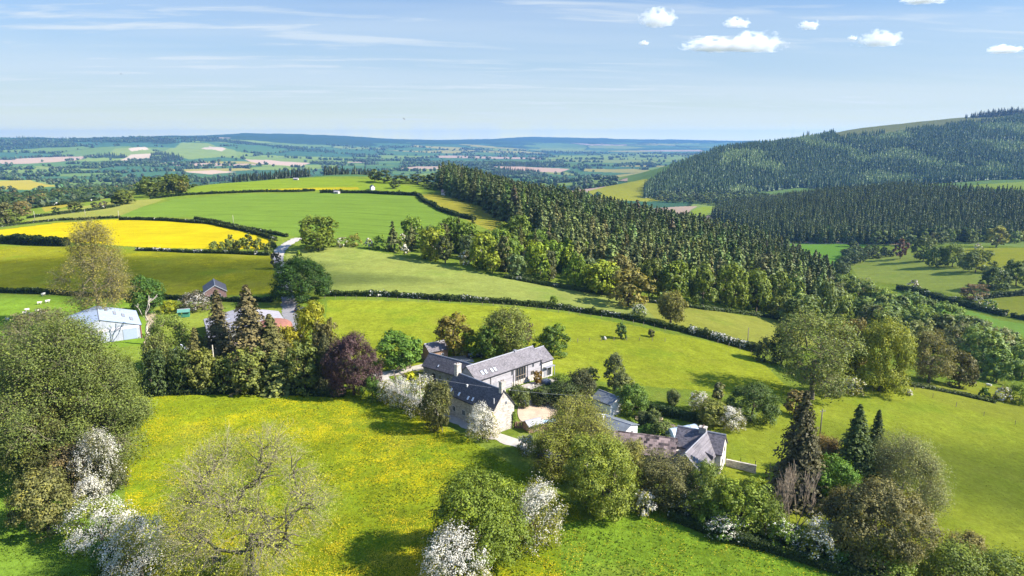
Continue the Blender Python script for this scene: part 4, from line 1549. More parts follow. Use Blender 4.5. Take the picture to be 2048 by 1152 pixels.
ext.door(1, 1.1, 0.85, 2.0, LEAD)
b = MB()
b.box(0.6, -ext.ow - 1.1, 2.5, 3.6, -ext.ow - 0.01, 2.62).box(0.7, -ext.ow - 1.08, 0, 0.82, -ext.ow - 0.96, 2.498).box(3.3, -ext.ow - 1.08, 0, 3.42, -ext.ow - 0.96, 2.498)
b.build('porch', LEAD, ext.o)

# --- slate wing facing the drive, garage behind it
wing = House('cottage_wing', 'shaded slate roofed stone wing facing the drive, left of the long barn', -19.35, 152.56, -37.8, 13.6, 2.6, 3.2, 5.71, STONE_DARK, SLATE_SHADED)
for u, v, w_, h, z in ((853, 745, 0.8, 1.2, 0.9), (880, 758, 0.8, 1.2, 0.9), (896, 760, 0.7, 1.0, 1.1)):
    xx, _ = wing.wall_xz(1, u, v)
    wing.window(1, xx, z, w_, h, LEAD)
xx, _ = wing.wall_xz(1, 868, 755)
wing.door(1, xx, 0.95, 2.05, IRON)
x, q = wing.roof_xs(1, 877, 732)
wing.skylight(1, x, q, 0.45, 0.7)
garage = House('garage', 'small slate roofed garage with a brown timber gable behind the dark wing', -21.79, 162.45, 36.0, 5.7, 2.43, 2.76, 4.35, TIMBER_BROWN, SLATE, cat='garage')
MB().box(garage.L - 0.22 + 0.003, -1.0, 0, garage.L - 0.16, 1.0, 2.1).build('door', WHITE, garage.o)
garage.window(1, 3.9, 1.1, 0.7, 0.7, WHITE)

# --- stone cottage with the tall gable
cot = House('stone_cottage', 'stone cottage with a tall pale gable, shaded slate roof and two chimneys', -11.44, 132.14, -46.3, 14.5, 3.01, 4.5, 8.2, STONE, SLATE_SHADED)
cot.chimney(0.65, 0, 0.85, 1.15, 6.6, 9.9, STONE, 2)
cot.chimney(cot.L - 0.62, 0, 0.80, 1.05, 6.6, 9.75, STONE, 2)
for u, v in ((903, 780), (918.5, 788), (936.5, 796), (945.8, 798.5)):
    x, q = cot.roof_xs(1, u, v)
    cot.skylight(1, x, q, 0.6, 0.9)
x, q = cot.roof_xs(1, 934.5, 773)
MB().box(x - 0.15, -q - 0.15, cot.r - cot.k * q - 0.1, x + 0.15, -q + 0.15, cot.r - cot.k * q + 0.42).build('roof_vent', WHITE, cot.roof)
x, q = cot.roof_xs(1, 988, 807)
MB().tube([(x, -q, cot.r - cot.k * q - 0.2), (x, -q, cot.r - cot.k * q + 1.0)], 0.08, 8).build('flue', WHITE, cot.roof)
for x in (2.6, 5.6, 8.4):
    cot.window(1, x, 1.2, 0.9, 1.15, WHITE)
cot.door(1, 7.0, 0.95, 2.05, OAK)
cot.gable_window(1, 0.6, 5.2, 0.42, 0.6, LEAD)
# ivy on the right corner of the gable
rng = np.random.default_rng(5)
n_ = 900
P = np.stack([np.full(n_, cot.L - 0.1) + rng.uniform(0, 0.22, n_), cot.ow - np.abs(rng.normal(0, 0.30, n_)) + 0.2, rng.uniform(0, 3.1, n_)], 1)
v, f = cards(P, unit(np.stack([np.ones(n_), rng.normal(0, .5, n_), rng.normal(0.3, .4, n_)], 1)), rng.uniform(0.10, 0.2, n_), rng)
iv = link('ivy', np_mesh('ivy', v, f, [leaf_mat('leaf')], {'var': np.clip(rng.normal(0.5, .2, n_), 0, 1)}), None)
iv.location = cot.o.location
iv.rotation_euler = cot.o.rotation_euler
iv.color = (0.14, 0.20, 0.02, 1)
tag(iv, 'bright ivy climbing the right corner of the pale stone gable', 'climbing plant')

# --- slate cottage at the right: main range, cross wing, dormer
rh = House('slate_cottage', 'steep slate roofed cottage with a cross wing and white gable at the right', 30.28, 116.45, -27.3, 8.6, 2.85, 3.78, 6.5, RENDER, roof_mat('slate_mottled', (0.135, 0.120, 0.130), 0.24, 0.35, (0.30, 0.27, 0.24)), zb=-3.0)
rh.gable_window(1, -0.9, 1.2, 0.8, 1.0, IRON)
rh.gable_window(1, 0.9, 3.0, 0.7, 0.9, IRON)
rh.chimney(4.55, 0.0, 1.25, 0.95, 5.2, 7.05, STONE, 3)
# cross wing: ridge from the main ridge towards the lane
cx0 = 5.3
wl, whw, we, wr = 10.4, 2.75, 3.55, 6.42
b = MB()
sk = -0.14


def cw(x, y, z):
    return (cx0 + x + sk * (-y), y, z)


b.add([cw(-whw + .25, -wl + .25, -1.6), cw(whw - .25, -wl + .25, -1.6), cw(whw - .25, -wl + .25, we + .08), cw(0, -wl + .25, wr - .12), cw(-whw + .25, -wl + .25, we + .08),
       cw(-whw + .25, -2.0, -1.6), cw(whw - .25, -2.0, -1.6), cw(whw - .25, -2.0, we + .08), cw(0, -2.0, wr - .12), cw(-whw + .25, -2.0, we + .08)],
      [[0, 1, 2, 3, 4], [9, 8, 7, 6, 5], [0, 5, 6, 1], [1, 6, 7, 2], [2, 7, 8, 3], [3, 8, 9, 4], [4, 9, 5, 0]])
b.build('wing_wall', STONE_DARK, rh.o)  # darker stone here puts the gable's shade into the wall colour
b = MB()
for sg in (-1, 1):
    p = [cw(0, -wl, wr), cw(sg * whw, -wl, we), cw(sg * whw, -2.7, we), cw(0, 0.05, wr)]
    b.prism(p, (0, 0, -0.13))
wroof = b.build('wing_roof', roof_mat('slate_mottled', (0.135, 0.120, 0.130)), rh.o)
b = MB()
b.tube([cw(0, -wl - 0.03, wr + 0.02), cw(0, 0.0, wr + 0.02)], 0.10, 6)
b.build('ridge_tiles', LEAD, wroof)
b = MB()
for sg in (-1, 1):
    b.prism([cw(0, -wl - 0.06, wr - 0.02), cw(sg * whw, -wl - 0.06, we - 0.02), cw(sg * whw, -wl - 0.06, we - 0.22), cw(0, -wl - 0.06, wr - 0.22)], (0, 0.055, 0))
b.build('bargeboard', WHITE, wroof)
# dormer on the sunny slope of the wing
b = MB()
b.prism([cw(1.0, -3.6, 4.9), cw(2.35, -3.6, 4.35), cw(2.35, -3.6, 3.7), cw(1.0, -3.6, 4.4)], (0.38, -1.5, 0))
dm = b.build('dormer', roof_mat('slate_mottled', (0.135, 0.120, 0.130)), rh.o)
b = MB()
b.box(cw(0, -4.4, 0)[0] - whw - 0.9, -4.9, -1.0, cw(0, -4.4, 0)[0] - whw - 0.2, -4.2, 3.9)
b.build('side_chimney', STONE, rh.o)
gw = MB()
gw.prism([(0, 0, -1.5), (0.35, 0, -1.5), (0.35, 0, 1.25), (0, 0, 1.25)], (0.0, 5.2, 0))
wall_o = gw.build('garden_wall', STONE, None)
wall_o.location = (*ground(1452, 930)[:2], float(height(*ground(1452, 930)[:2])[0]))
wall_o.rotation_euler = (0, 0, math.radians(-118))
tag(wall_o, 'low stone garden wall running right from the slate cottage', 'wall')

# --- stone tiled barn
sb = House('stone_tiled_barn', 'low barn with a mottled brown stone tile roof left of the slate cottage', 18.6, 115.6, -17.5, 11.2, 3.3, 2.6, 4.9, STONE_DARK, STONE_TILE, zb=-2.0, cat='barn')
sb.door(1, 4.0, 1.6, 2.1, TIMBER_BROWN)
sb.window(1, 7.6, 0.9, 0.8, 0.8, IRON)

# --- grey roofed outbuildings by the garden
GREYROOF = roof_mat('grey_felt', (0.150, 0.165, 0.180), 0.5, 0.08, (0.2, 0.21, 0.22))
ob = House('outbuilding', 'low white outbuilding with a blue grey roof beside the kitchen garden', 16.6, 126.6, -42.0, 8.2, 2.9, 2.5, 3.35, WHITE, GREYROOF, cat='outbuilding')
ob.gable_window(1, 0.3, 0.9, 1.2, 1.0, LEAD)
ob.chimney(2.4, -1.2, 0.45, 0.45, 2.6, 4.1, WHITE, 0)
ob2 = House('studio', 'small grey roofed studio half hidden above the outbuilding', 18.6, 138.2, -50.0, 5.6, 2.4, 2.5, 3.8, WHITE, GREYROOF, cat='outbuilding')
ob2.window(-1, 4.2, 0.9, 0.9, 1.0, LEAD)
sh = House('garden_shed', 'small pale roofed shed at the edge of the gravel yard', 2.5, 122.2, 28.0, 3.4, 1.45, 1.5, 2.2, TIMBER_BROWN, simple_mat('pale_felt', (0.42, 0.41, 0.42), 0.8, 0.15), cat='shed')
sh.door(1, 1.7, 0.8, 1.4, OAK)

# --- the farm on the left
STEELROOF = board_mat('pale_steel', (0.36, 0.42, 0.51), 1.0, 0, 0.03, 0.45)
STEELWALL = board_mat('pale_steel_wall', (0.40, 0.42, 0.46), 0.5, 1, 0.05, 0.5)
st = House('steel_barn', 'large pale blue steel barn with dark roof light slots at the left', -121.86, 194.62, -57.6, 18.7, 9.88, 3.8, 6.63, STEELWALL, STEELROOF, cat='barn', ov=0.15)
for i, (q, x) in enumerate(((2.0, 4.0), (4.0, 7.5), (6.0, 9.0), (7.8, 12.5))):
    st.skylight(-1, x, q, 4.2, 0.75, pane=LEAD)
MB().box(st.L - 0.22 + 0.003, 5.2, 0, st.L - 0.14, 8.6, 3.0).build('door', simple_mat('blue_grey_door', (0.33, 0.39, 0.47), 0.5, 0.05), st.o)
MB().box(st.L - 0.22 + 0.003, 9.45, 0, st.L - 0.12, 9.70, 3.5).build('corner_post', simple_mat('rust_red', (0.22, 0.07, 0.045), 0.7, 0.2), st.o)
MB().box(st.L - 0.22 + 0.003, -9.0, 3.05, st.L - 0.17, 9.2, 3.75).build('fascia', simple_mat('pinkish_white', (0.66, 0.60, 0.62), 0.6, 0.06), st.o)
bg = House('bungalow', 'brick bungalow with a dark slate roof and white bargeboards behind the farm shed', -106.0, 237.5, -65.0, 12.0, 3.7, 2.6, 4.9, simple_mat('red_brick', (0.33, 0.20, 0.17), 0.9, 0.2), SLATE_SHADED)
b = MB()
for sg in (-1, 1):
    b.prism([(bg.L + 0.01, 0, 4.92), (bg.L + 0.01, sg * 3.75, 2.6), (bg.L + 0.01, sg * 3.75, 2.38), (bg.L + 0.01, 0, 4.68)], (0.06, 0, 0))
b.build('bargeboard', WHITE, bg.roof)
bg.gable_window(1, 0.0, 0.7, 3.4, 1.1, WHITE)
MB().box(bg.L - 0.22 + 0.003, -2.6, 0.15, bg.L - 0.12, 2.6, 0.5).build('sill_band', WHITE, bg.o)
ASB = board_mat('fibre_cement', (0.31, 0.29, 0.30), 1.1, 0, 0.06, 0.9)
fs = House('farm_shed', 'wide farm shed with a pale grey roof behind the pair of spruces', -80.7, 197.5, -63.0, 22.5, 10.5, 3.0, 5.3, STONE_DARK, ASB, cat='barn', ov=0.2)
fs.skylight(1, 9.0, 5.0, 0.9, 2.6)
fs.skylight(-1, 12.0, 5.0, 0.9, 2.6)
lt_ = link('lean_to', None)
lx, ly, lz = ground(431, 738)
lt_.location = (lx, ly, lz)
lt_.rotation_euler = (0, 0, math.radians(-78))
tag(lt_, 'brown roofed open lean-to with a white corner post below the farm shed', 'lean-to')
MB().prism([(-8.2, -0.6, 5.0), (0.4, -0.6, 3.5), (0.4, 5.2, 3.5), (-8.2, 5.2, 5.0)], (0, 0, -0.12)).build('roof', board_mat('brown_sheet', (0.30, 0.22, 0.19), 0.9, 1, 0.06, 0.8), lt_)
MB().box(-0.12, -0.45, -0.3, 0.12, -0.21, 3.45).build('post', WHITE, lt_)
MB().box(-0.10, 4.8, -0.3, 0.10, 5.0, 3.45).build('post', WHITE, lt_)
MB().box(-8.0, -0.5, -0.3, -7.85, 5.1, 4.8).build('wall', TIMBER_BROWN, lt_)
gs = House('green_shed', 'little green painted shed in the bungalow garden', *[float(q) for q in ground(356, 634)[:2]], 20.0, 3.6, 1.6, 1.7, 2.4, simple_mat('green_paint', (0.05, 0.20, 0.12), 0.7, 0.12), simple_mat('green_felt', (0.10, 0.25, 0.19), 0.8, 0.15), cat='shed')
gs.door(1, 1.8, 0.8, 1.5, simple_mat('green_paint', (0.05, 0.20, 0.12)))
dome = MB()
a = np.linspace(0, math.pi / 2, 7)
dome.tube([(0, 0, -0.5), (0, 0, 3.6)] + [(0, 0, 3.6 + 1.7 * math.sin(t)) for t in a[1:]], [5.0, 5.0] + [max(0.05, 5.0 * math.cos(t)) for t in a[1:]], 24)
d_ = dome.build('silo', simple_mat('rust_roof', (0.27, 0.12, 0.085), 0.85, 0.2, 1.0), None, smooth=False)
d_.location = ground(549, 676)
tag(d_, 'rusty red domed silo at the right end of the farm shed', 'silo')

# --- far away houses
def tiny(name, label, u, d, L, hw, e, r, th, wall, roof):
    p = at_depth(u, d)
    h = House(name, label, p[0], p[1], th, L, hw, e, r, wall, roof, zb=p[2])
    h.window(1, L / 2, 0.5, 1.1, min(1.1, e - 0.8), LEAD)
    return h


tiny('far_cottage', 'white gabled cottage on the ridge among the trees', 743, 590, 4.6, 1.9, 2.2, 4.0, -60, WHITE, SLATE)
tiny('far_bungalow', 'small pink roofed house at the end of the ridge by the plantation', 884, 560, 8, 3, 2.4, 4.2, -15, RENDER, simple_mat('pink_tile', (0.42, 0.27, 0.23), 0.9, .15))
tiny('far_shed', 'pale sheet roofed shed on the ridge left of the white cottage', 669, 560, 4.6, 1.8, 1.4, 2.3, -20, STONE, ASB)
tiny('far_barn', 'pale grey barn on the skyline field of the crest', 587, 680, 5.0, 1.7, 1.3, 2.1, 0, STONE, ASB)
for i, (u, d, L) in enumerate(((52, 1130, 34), (78, 1150, 40), (92, 1175, 26))):
    tiny('far_farm_barn', ('leftmost', 'widest', 'rightmost')[i] + ' of the three grey barns of the farm in the left valley', u, d, L, 9, 4, 7, 4 + i * 5, STEELWALL, board_mat('blue_grey_sheet', (0.25, 0.30, 0.36), 1.0, 0, .05, .7))
# ------------------------------------------------------------------ trees and shrubs one can point to
R_ = random.Random(5)


def T(shape, name, u, vb, vt, w_, tint, label, **k):
    return tree(shape, name, label, u, vb, vt, w_, tint, **k)


def D(shape, name, u, dist, vt, w_, tint, label, **k):
    b = at_depth(u, dist)
    return tree(shape, name, label, u, 0, vt, w_, tint, base=b, **k)


# --- foreground
b = ground(512, 1182)
H, W = size_at(512, 1182, 866, 345, b)
fg = twig_crown('foreground_oak', H, W, 0.28, 'round', 'near', 3, lobe=0.15, nl=46, twigs=8, leaves=44, leaf=0.10, trunk=0.72, fork=0.36, rt=0.013, open_=0.16, clump=0.55,
                bark=simple_mat('grey_bark', (0.115, 0.10, 0.072), 0.95, 0.6, 1.5), twig_bark=simple_mat('cream_twig', (0.31, 0.275, 0.17), 0.95, 0.4, 1.0))
place(fg, 'oak_tree', 'old grey oak with bare twisted limbs and sparse new leaf in the front meadow', 'tree', b, H, W, (0.165, 0.200, 0.024), rot=0.5)
T('dome', 'oak_tree', 955, 1128, 955, 205, (0.098, 0.150, 0.016), 'dense round green oak between two white hawthorns at the meadow edge', variant=0)
T('thorn', 'hawthorn_bush', 1068, 1088, 962, 118, OLIVE, 'white flowering hawthorn behind the right side of the round green oak', cat='bush', blossom=0.75, variant=1)
T('thorn', 'hawthorn_bush', 908, 1192, 1052, 150, OLIVE, 'greyish white hawthorn cut by the lower frame edge', cat='bush', blossom=0.55, variant=2, btint=(.82, .8, .74))
T('open', 'ash_tree', 1160, 940, 797, 142, (0.150, 0.175, 0.030), 'tall pale green ash with showing limbs beside the gravel yard', variant=1)
T('round', 'ash_tree', 1202, 1032, 884, 152, (0.122, 0.165, 0.022), 'bright leafy ash at the tip of the meadow, in front of the pale tall ash', variant=1)
T('open', 'ash_tree', 1105, 958, 850, 105, (0.140, 0.175, 0.024), 'small leafy ash leaning over the lane below the oil tank', variant=2)
T('open', 'ash_tree', 1248, 990, 876, 85, (0.140, 0.155, 0.035), 'thin olive ash in front of the stone tiled barn')
T('thorn', 'hawthorn_bush', 1285, 1032, 978, 52, OLIVE, 'small white hawthorn at the foot of the leafy ash by the meadow gateway', cat='bush', blossom=0.7)
T('open', 'elder_bush', 1325, 1018, 912, 112, (0.085, 0.095, 0.030), 'dark olive elder in front of the slate cottage', cat='bush', variant=2)
T('thorn', 'shrub', 1368, 1030, 958, 70, (0.06, 0.075, 0.025), 'dark bramble thicket at the left of the roadside hedge below the slate cottage', cat='shrub', variant=1, blossom=0.15)
T('round', 'maple_tree', 1412, 1040, 930, 88, (0.105, 0.150, 0.030), 'grey green maple hiding the door side of the slate cottage', variant=2)
T('round', 'maple_tree', 1478, 1055, 958, 118, (0.100, 0.155, 0.016), 'yellow green maple in the hedge right of the slate cottage')
T('bush', 'shrub', 1432, 1058, 1000, 90, MID, 'low green shrub under the grey green maple', cat='shrub')
T('bush', 'shrub', 1530, 1070, 985, 90, (0.080, 0.120, 0.018), 'mid green shrub just left of the dead brown bush', cat='shrub', variant=1)
T('thorn', 'hawthorn_bush', 1448, 1074, 1032, 80, DEEP, 'low hawthorn with few white flowers at the hedge foot under the yellow green maple', cat='bush', blossom=0.35, variant=2)
T('thorn', 'hawthorn_bush', 1635, 1118, 1040, 95, OLIVE, 'grey flowering hawthorn below the dead brown bush', cat='bush', blossom=0.4, variant=1, btint=(.8, .8, .74))
T('thorn', 'hawthorn_bush', 1560, 1096, 1040, 80, MID, 'half green hawthorn in the hedge foot left of the grey flowering hawthorn', cat='bush', blossom=0.25, variant=0)
b = ground(1582, 1062)
H, W = size_at(1582, 1062, 940, 78, b)
ds = twig_tree('dead_bush', 8, 5, 5, 0.07, 21, per_tip=0, kids=(2, 4), spread=0.5, up=0.75, rmin=0.022, multi=7, first=0.36, jit=0.1, bark=simple_mat('dead_wood', (0.30, 0.235, 0.17), 0.9, 0.35))
place(ds, 'dead_bush', 'dead brown bush of bare upright stems in front of the tall spruce', 'bush', b, H, W, BROWN)
T('spruce', 'spruce_tree', 1592, 1004, 782, 118, (0.062, 0.064, 0.026), 'tall dark spruce with a tangled pale top, right of the slate cottage', variant=1)
T('spruce', 'spruce_tree', 1622, 990, 872, 60, (0.060, 0.058, 0.022), 'smaller brownish spruce at the right foot of the tall dark spruce', variant=2)
T('round', 'maple_tree', 1664, 1022, 918, 98, (0.075, 0.155, 0.018), 'vivid green round maple between the dead brown bush and the birch')
T('spruce', 'cypress_tree', 1702, 990, 810, 96, (0.048, 0.075, 0.018), 'dark cypress with yellow green tips left of the weeping birch', variant=0)
T('spruce', 'cypress_tree', 1746, 955, 820, 60, (0.046, 0.07, 0.018), 'narrow dark cypress behind the weeping birch', variant=2)
T('open', 'beech_tree', 1646, 958, 872, 66, (0.135, 0.105, 0.028), 'small brown leaved beech between the tall spruce and the dark cypress')
b = ground(1800, 1018)
H, W = size_at(1800, 1018, 868, 168, b)
birch = twig_crown('weeping_birch', H, W, 0.08, 'dome', 'near', 33, lobe=0.17, nl=44, twigs=5, leaves=70, leaf=0.11, trunk=0.2, droop=1.1, rt=0.012, bark=pale_bark_mat(), twig_bark=simple_mat('birch_twig', (0.16, 0.14, 0.09), 0.9, 0.3))
place(birch, 'birch_tree', 'grey green weeping birch with white limbs at the edge of the right slope', 'tree', b, H, W, (0.135, 0.165, 0.055))
T('dome', 'willow_tree', 1748, 1128, 972, 205, (0.095, 0.100, 0.034), 'big grey brown willow bush at the lower right', variant=1)
T('round', 'willow_tree', 1690, 1090, 985, 100, (0.105, 0.108, 0.030), 'brownish willow bush left of the big grey brown willow', variant=2)
T('bush', 'shrub', 1762, 1150, 1082, 115, (0.110, 0.165, 0.022), 'fresh light green shrub below the big grey brown willow', cat='shrub', variant=2)
T('bush', 'shrub', 1905, 1168, 1092, 150, (0.090, 0.135, 0.018), 'wide green shrub on the lower frame edge right of the willow', cat='shrub')
T('bush', 'shrub', 2005, 1180, 1105, 140, (0.085, 0.130, 0.020), 'green shrub in the lower right corner', cat='shrub', variant=1)
T('open', 'shrub', 1925, 1128, 1070, 80, (0.150, 0.150, 0.035), 'dry olive shrub above the wide green shrub', cat='shrub')
T('bush', 'shrub', 1668, 1128, 1085, 80, DEEP, 'dark low shrub at the hedge foot under the brownish willow', cat='shrub')

# --- left foreground mass
b = ground(150, 935)
H, W = size_at(150, 935, 636, 292, b)
hw_ = twig_crown('great_willow', H, W, 0.03, 'dome', 'near', 63, lobe=0.125, nl=105, twigs=2, leaves=64, leaf=0.15, trunk=0.45, rt=0.02, open_=0.05, clump=0.5)
place(hw_, 'willow_tree', 'huge olive willow at the left, hiding the front of the steel barn', 'tree', b, H, W, (0.094, 0.132, 0.028))
T('round', 'willow_tree', 52, 912, 690, 170, (0.095, 0.108, 0.034), 'grey olive willow at the left frame edge beside the huge willow', variant=1)
T('round', 'willow_tree', 238, 895, 715, 120, (0.072, 0.100, 0.016), 'green side of the willow clump next to the buttercup meadow')
T('round', 'willow_tree', 110, 955, 790, 190, (0.068, 0.082, 0.020), 'low dark willow under the huge olive willow', variant=1)
T('open', 'willow_tree', 92, 745, 622, 150, (0.110, 0.115, 0.048), 'thin grey willow top left of the steel barn', variant=2)
T('thorn', 'hawthorn_bush', 208, 985, 858, 92, (0.085, 0.095, 0.040), 'upright hawthorn with white flower at its top below the willow clump', cat='bush', blossom=0.45, variant=1)
T('thorn', 'blackthorn_bush', 140, 985, 890, 95, (0.105, 0.095, 0.040), 'brownish blackthorn left of the upright hawthorn', cat='bush', variant=2)
T('thorn', 'blackthorn_bush', 225, 985, 905, 62, (0.055, 0.068, 0.024), 'dark blackthorn leaning over the buttercups under the upright hawthorn', cat='bush', variant=0)
T('dome', 'hawthorn_bush', 97, 1062, 946, 132, (0.115, 0.130, 0.036), 'olive hawthorn without flower at the left, above the white hawthorns', cat='bush', variant=1)
T('thorn', 'hawthorn_bush', 186, 1022, 950, 68, OLIVE, 'white hawthorn between the olive hawthorn and the dark blackthorn', cat='bush', blossom=0.85, variant=2)
T('thorn', 'hawthorn_bush', 205, 1092, 1002, 150, (0.120, 0.160, 0.02), 'broad white hawthorn with some lime leaves showing', cat='bush', blossom=0.8, variant=0)
T('thorn', 'hawthorn_bush', 287, 1165, 1040, 145, OLIVE, 'large white hawthorn left of the old grey oak', cat='bush', blossom=0.72, variant=1)
T('bush', 'shrub', 215, 1145, 1082, 70, DEEP, 'dark green shrub in the shade under the large white hawthorn', cat='shrub')
b = ground(202, 650)
H, W = size_at(202, 650, 440, 140, b)
wt = twig_crown('tall_poplar', H, W, 0.14, 'tall', 'mid', 44, lobe=0.16, nl=64, twigs=6, leaves=30, leaf=0.18, trunk=0.38, rt=0.022, bark=simple_mat('brown_bark', (0.20, 0.165, 0.09), 0.95, 0.4))
place(wt, 'poplar_tree', 'tall thin leaved olive poplar standing behind the steel barn', 'tree', b, H, W, (0.150, 0.150, 0.030), rot=0.6)
T('round', 'maple_tree', 297, 627, 553, 72, (0.042, 0.095, 0.014), 'dark green round maple behind the dead white tree')
T('thorn', 'hawthorn_bush', 392, 622, 582, 66, (0.085, 0.085, 0.05), 'greyish flowering hawthorn beside the bungalow', cat='bush', blossom=0.35, btint=(.75, .72, .68))
T('bush', 'shrub', 340, 625, 600, 40, LIME, 'light green shrub left of the green shed', cat='shrub')
b = ground(308, 690)
H, W = size_at(308, 690, 592, 60, b)
dt = twig_tree('dead_tree', 14, 6, 5, 0.34, 9, per_tip=0, kids=(1, 3), spread=0.7, up=0.4, rmin=0.10, first=0.4, jit=0.2, bark=simple_mat('bleached_wood', (0.42, 0.37, 0.29), 0.9, 0.25))
place(dt, 'dead_tree', 'dead leafless tree with bleached white limbs right of the steel barn', 'tree', b, H, W, BROWN)
T('open', 'maple_tree', 345, 742, 628, 92, (0.115, 0.170, 0.026), 'soft green maple right of the dead white tree', variant=2)
T('open', 'alder_tree', 322, 770, 668, 60, (0.095, 0.125, 0.028), 'olive alder under the dead white tree')
T('spruce', 'spruce_tree', 400, 762, 655, 76, (0.10, 0.105, 0.03), 'ragged olive spruce left of the farm shed with the brown porch', variant=1)
T('spruce', 'spruce_tree', 448, 752, 580, 80, (0.095, 0.092, 0.036), 'thin see through spruce in front of the farm shed, the left of the tall pair', variant=2)
T('spruce', 'spruce_tree', 506, 765, 570, 118, (0.092, 0.086, 0.034), 'bigger brown green spruce in front of the farm shed, the right of the tall pair', variant=1)
T('spruce', 'spruce_tree', 550, 765, 628, 100, (0.09, 0.10, 0.03), 'broad dark spruce under the yellow green sycamores', variant=0)
T('bush', 'laurel_bush', 318, 785, 700, 75, (0.040, 0.066, 0.018), 'dark laurel at the left end of the tall screen above the buttercup meadow', cat='bush', variant=1)
T('bush', 'laurel_bush', 366, 782, 690, 66, (0.050, 0.080, 0.02), 'dark green laurel next to the thin spruce trunk in the tall screen', cat='bush', variant=2)
T('round', 'cypress_tree', 408, 782, 700, 66, (0.115, 0.142, 0.028), 'yellowish cypress in the tall screen above the meadow')
T('bush', 'cypress_tree', 452, 780, 712, 70, (0.13, 0.17, 0.032), 'light green spreading cypress in the tall screen, below the tall pair of spruces')
T('round', 'cypress_tree', 500, 783, 698, 84, (0.11, 0.145, 0.03), 'mid green cypress in the tall screen, below the bigger brown green spruce')
T('pyramid', 'cypress_tree', 555, 782, 700, 74, (0.10, 0.125, 0.03), 'dull green cypress in the tall screen, below the yellow green sycamores')
T('round', 'cypress_tree', 612, 783, 684, 80, (0.10, 0.135, 0.028), 'olive cypress in the tall screen, two left of the copper beech')
T('pyramid', 'cypress_tree', 655, 780, 668, 58, (0.066, 0.076, 0.026), 'dark brownish cypress in the tall screen touching the copper beech')
T('round', 'sycamore_tree', 628, 735, 602, 76, (0.175, 0.195, 0.014), 'tall yellow green sycamore beside the lane by the parked car')
T('open', 'sycamore_tree', 582, 745, 652, 74, (0.185, 0.195, 0.012), 'golden green sycamore in front of the farm shed', variant=2)
T('round', 'alder_tree', 655, 752, 640, 62, (0.085, 0.090, 0.028), 'brown green alder behind the copper beech')
T('dome', 'copper_beech', 708, 790, 668, 112, PURPLE, 'large dark purple copper beech at the top corner of the meadow', purple=True, variant=1)
T('bush', 'shrub', 745, 800, 752, 52, DEEP, 'dark shrub between the copper beech and the hawthorn row', cat='shrub')

# --- lane, fields and lawns behind
T('dome', 'chestnut_tree', 602, 603, 517, 122, (0.034, 0.078, 0.010), 'very dark green chestnut with a broad dome over the lane', variant=2)
T('round', 'holly_tree', 553, 538, 505, 25, (0.040, 0.045, 0.024), 'small dark holly beside the lane above the chestnut')
T('bush', 'shrub', 598, 512, 500, 12, MID, 'tiny young tree by the lane above the chestnut', cat='shrub')
T('round', 'oak_tree', 637, 500, 432, 86, (0.095, 0.140, 0.014), 'lone round oak beside the bend of the pale lane')
T('dome', 'maple_tree', 802, 735, 664, 96, (0.070, 0.145, 0.018), 'fresh green wide maple left of the slate roofed garage')
T('round', 'beech_tree', 908, 712, 629, 76, (0.125, 0.120, 0.024), 'brownish round beech behind the garage')
T('round', 'maple_tree', 944, 714, 662, 52, MID, 'mid green maple between the brownish beech and the big ash')
T('open', 'ash_tree', 1012, 716, 613, 104, (0.115, 0.155, 0.028), 'big ash with pale heavy limbs behind the long barn', variant=1)
T('round', 'maple_tree', 982, 722, 650, 60, (0.080, 0.140, 0.020), 'leafy maple under the left side of the big ash behind the barn')
T('round', 'maple_tree', 1032, 708, 664, 56, (0.075, 0.135, 0.018), 'leafy green maple under the right side of the big ash behind the barn')
T('round', 'plum_tree', 1053, 690, 644, 26, PURPLE, 'narrow purple leaved plum at the right of the big ash', purple=True)
T('round', 'maple_tree', 1108, 712, 650, 60, (0.078, 0.140, 0.020), 'green maple at the far end of the long barn')
T('bush', 'shrub', 1086, 702, 668, 44, MID, 'low green shrub behind the far end of the long barn', cat='shrub')
T('round', 'pear_tree', 1243, 678, 646, 24, (0.048, 0.095, 0.022), 'small dark round tree alone in the paddock')
T('round', 'apple_tree', 1302, 674, 659, 15, (0.080, 0.090, 0.032), 'tiny young apple tree alone in the paddock')
T('round', 'oak_tree', 1256, 612, 540, 88, (0.150, 0.155, 0.034), 'pale olive oak in front of the plantation edge', variant=1)
T('open', 'oak_tree', 1341, 647, 583, 62, (0.120, 0.130, 0.028), 'thin crowned oak on the hedge line with its trunk showing')
T('thorn', 'hawthorn_bush', 1276, 632, 608, 40, DEEP, 'white hawthorn in the hedge between the pale oak and the thin crowned oak', cat='bush', blossom=0.5)
T('thorn', 'hawthorn_bush', 1180, 580, 558, 25, DEEP, 'round white hawthorn alone in the hill pasture', cat='bush', blossom=0.5, btint=(.85, .8, .8))
T('bush', 'shrub', 1107, 606, 592, 18, MID, 'small green bush standing above the pasture hedge', cat='shrub')

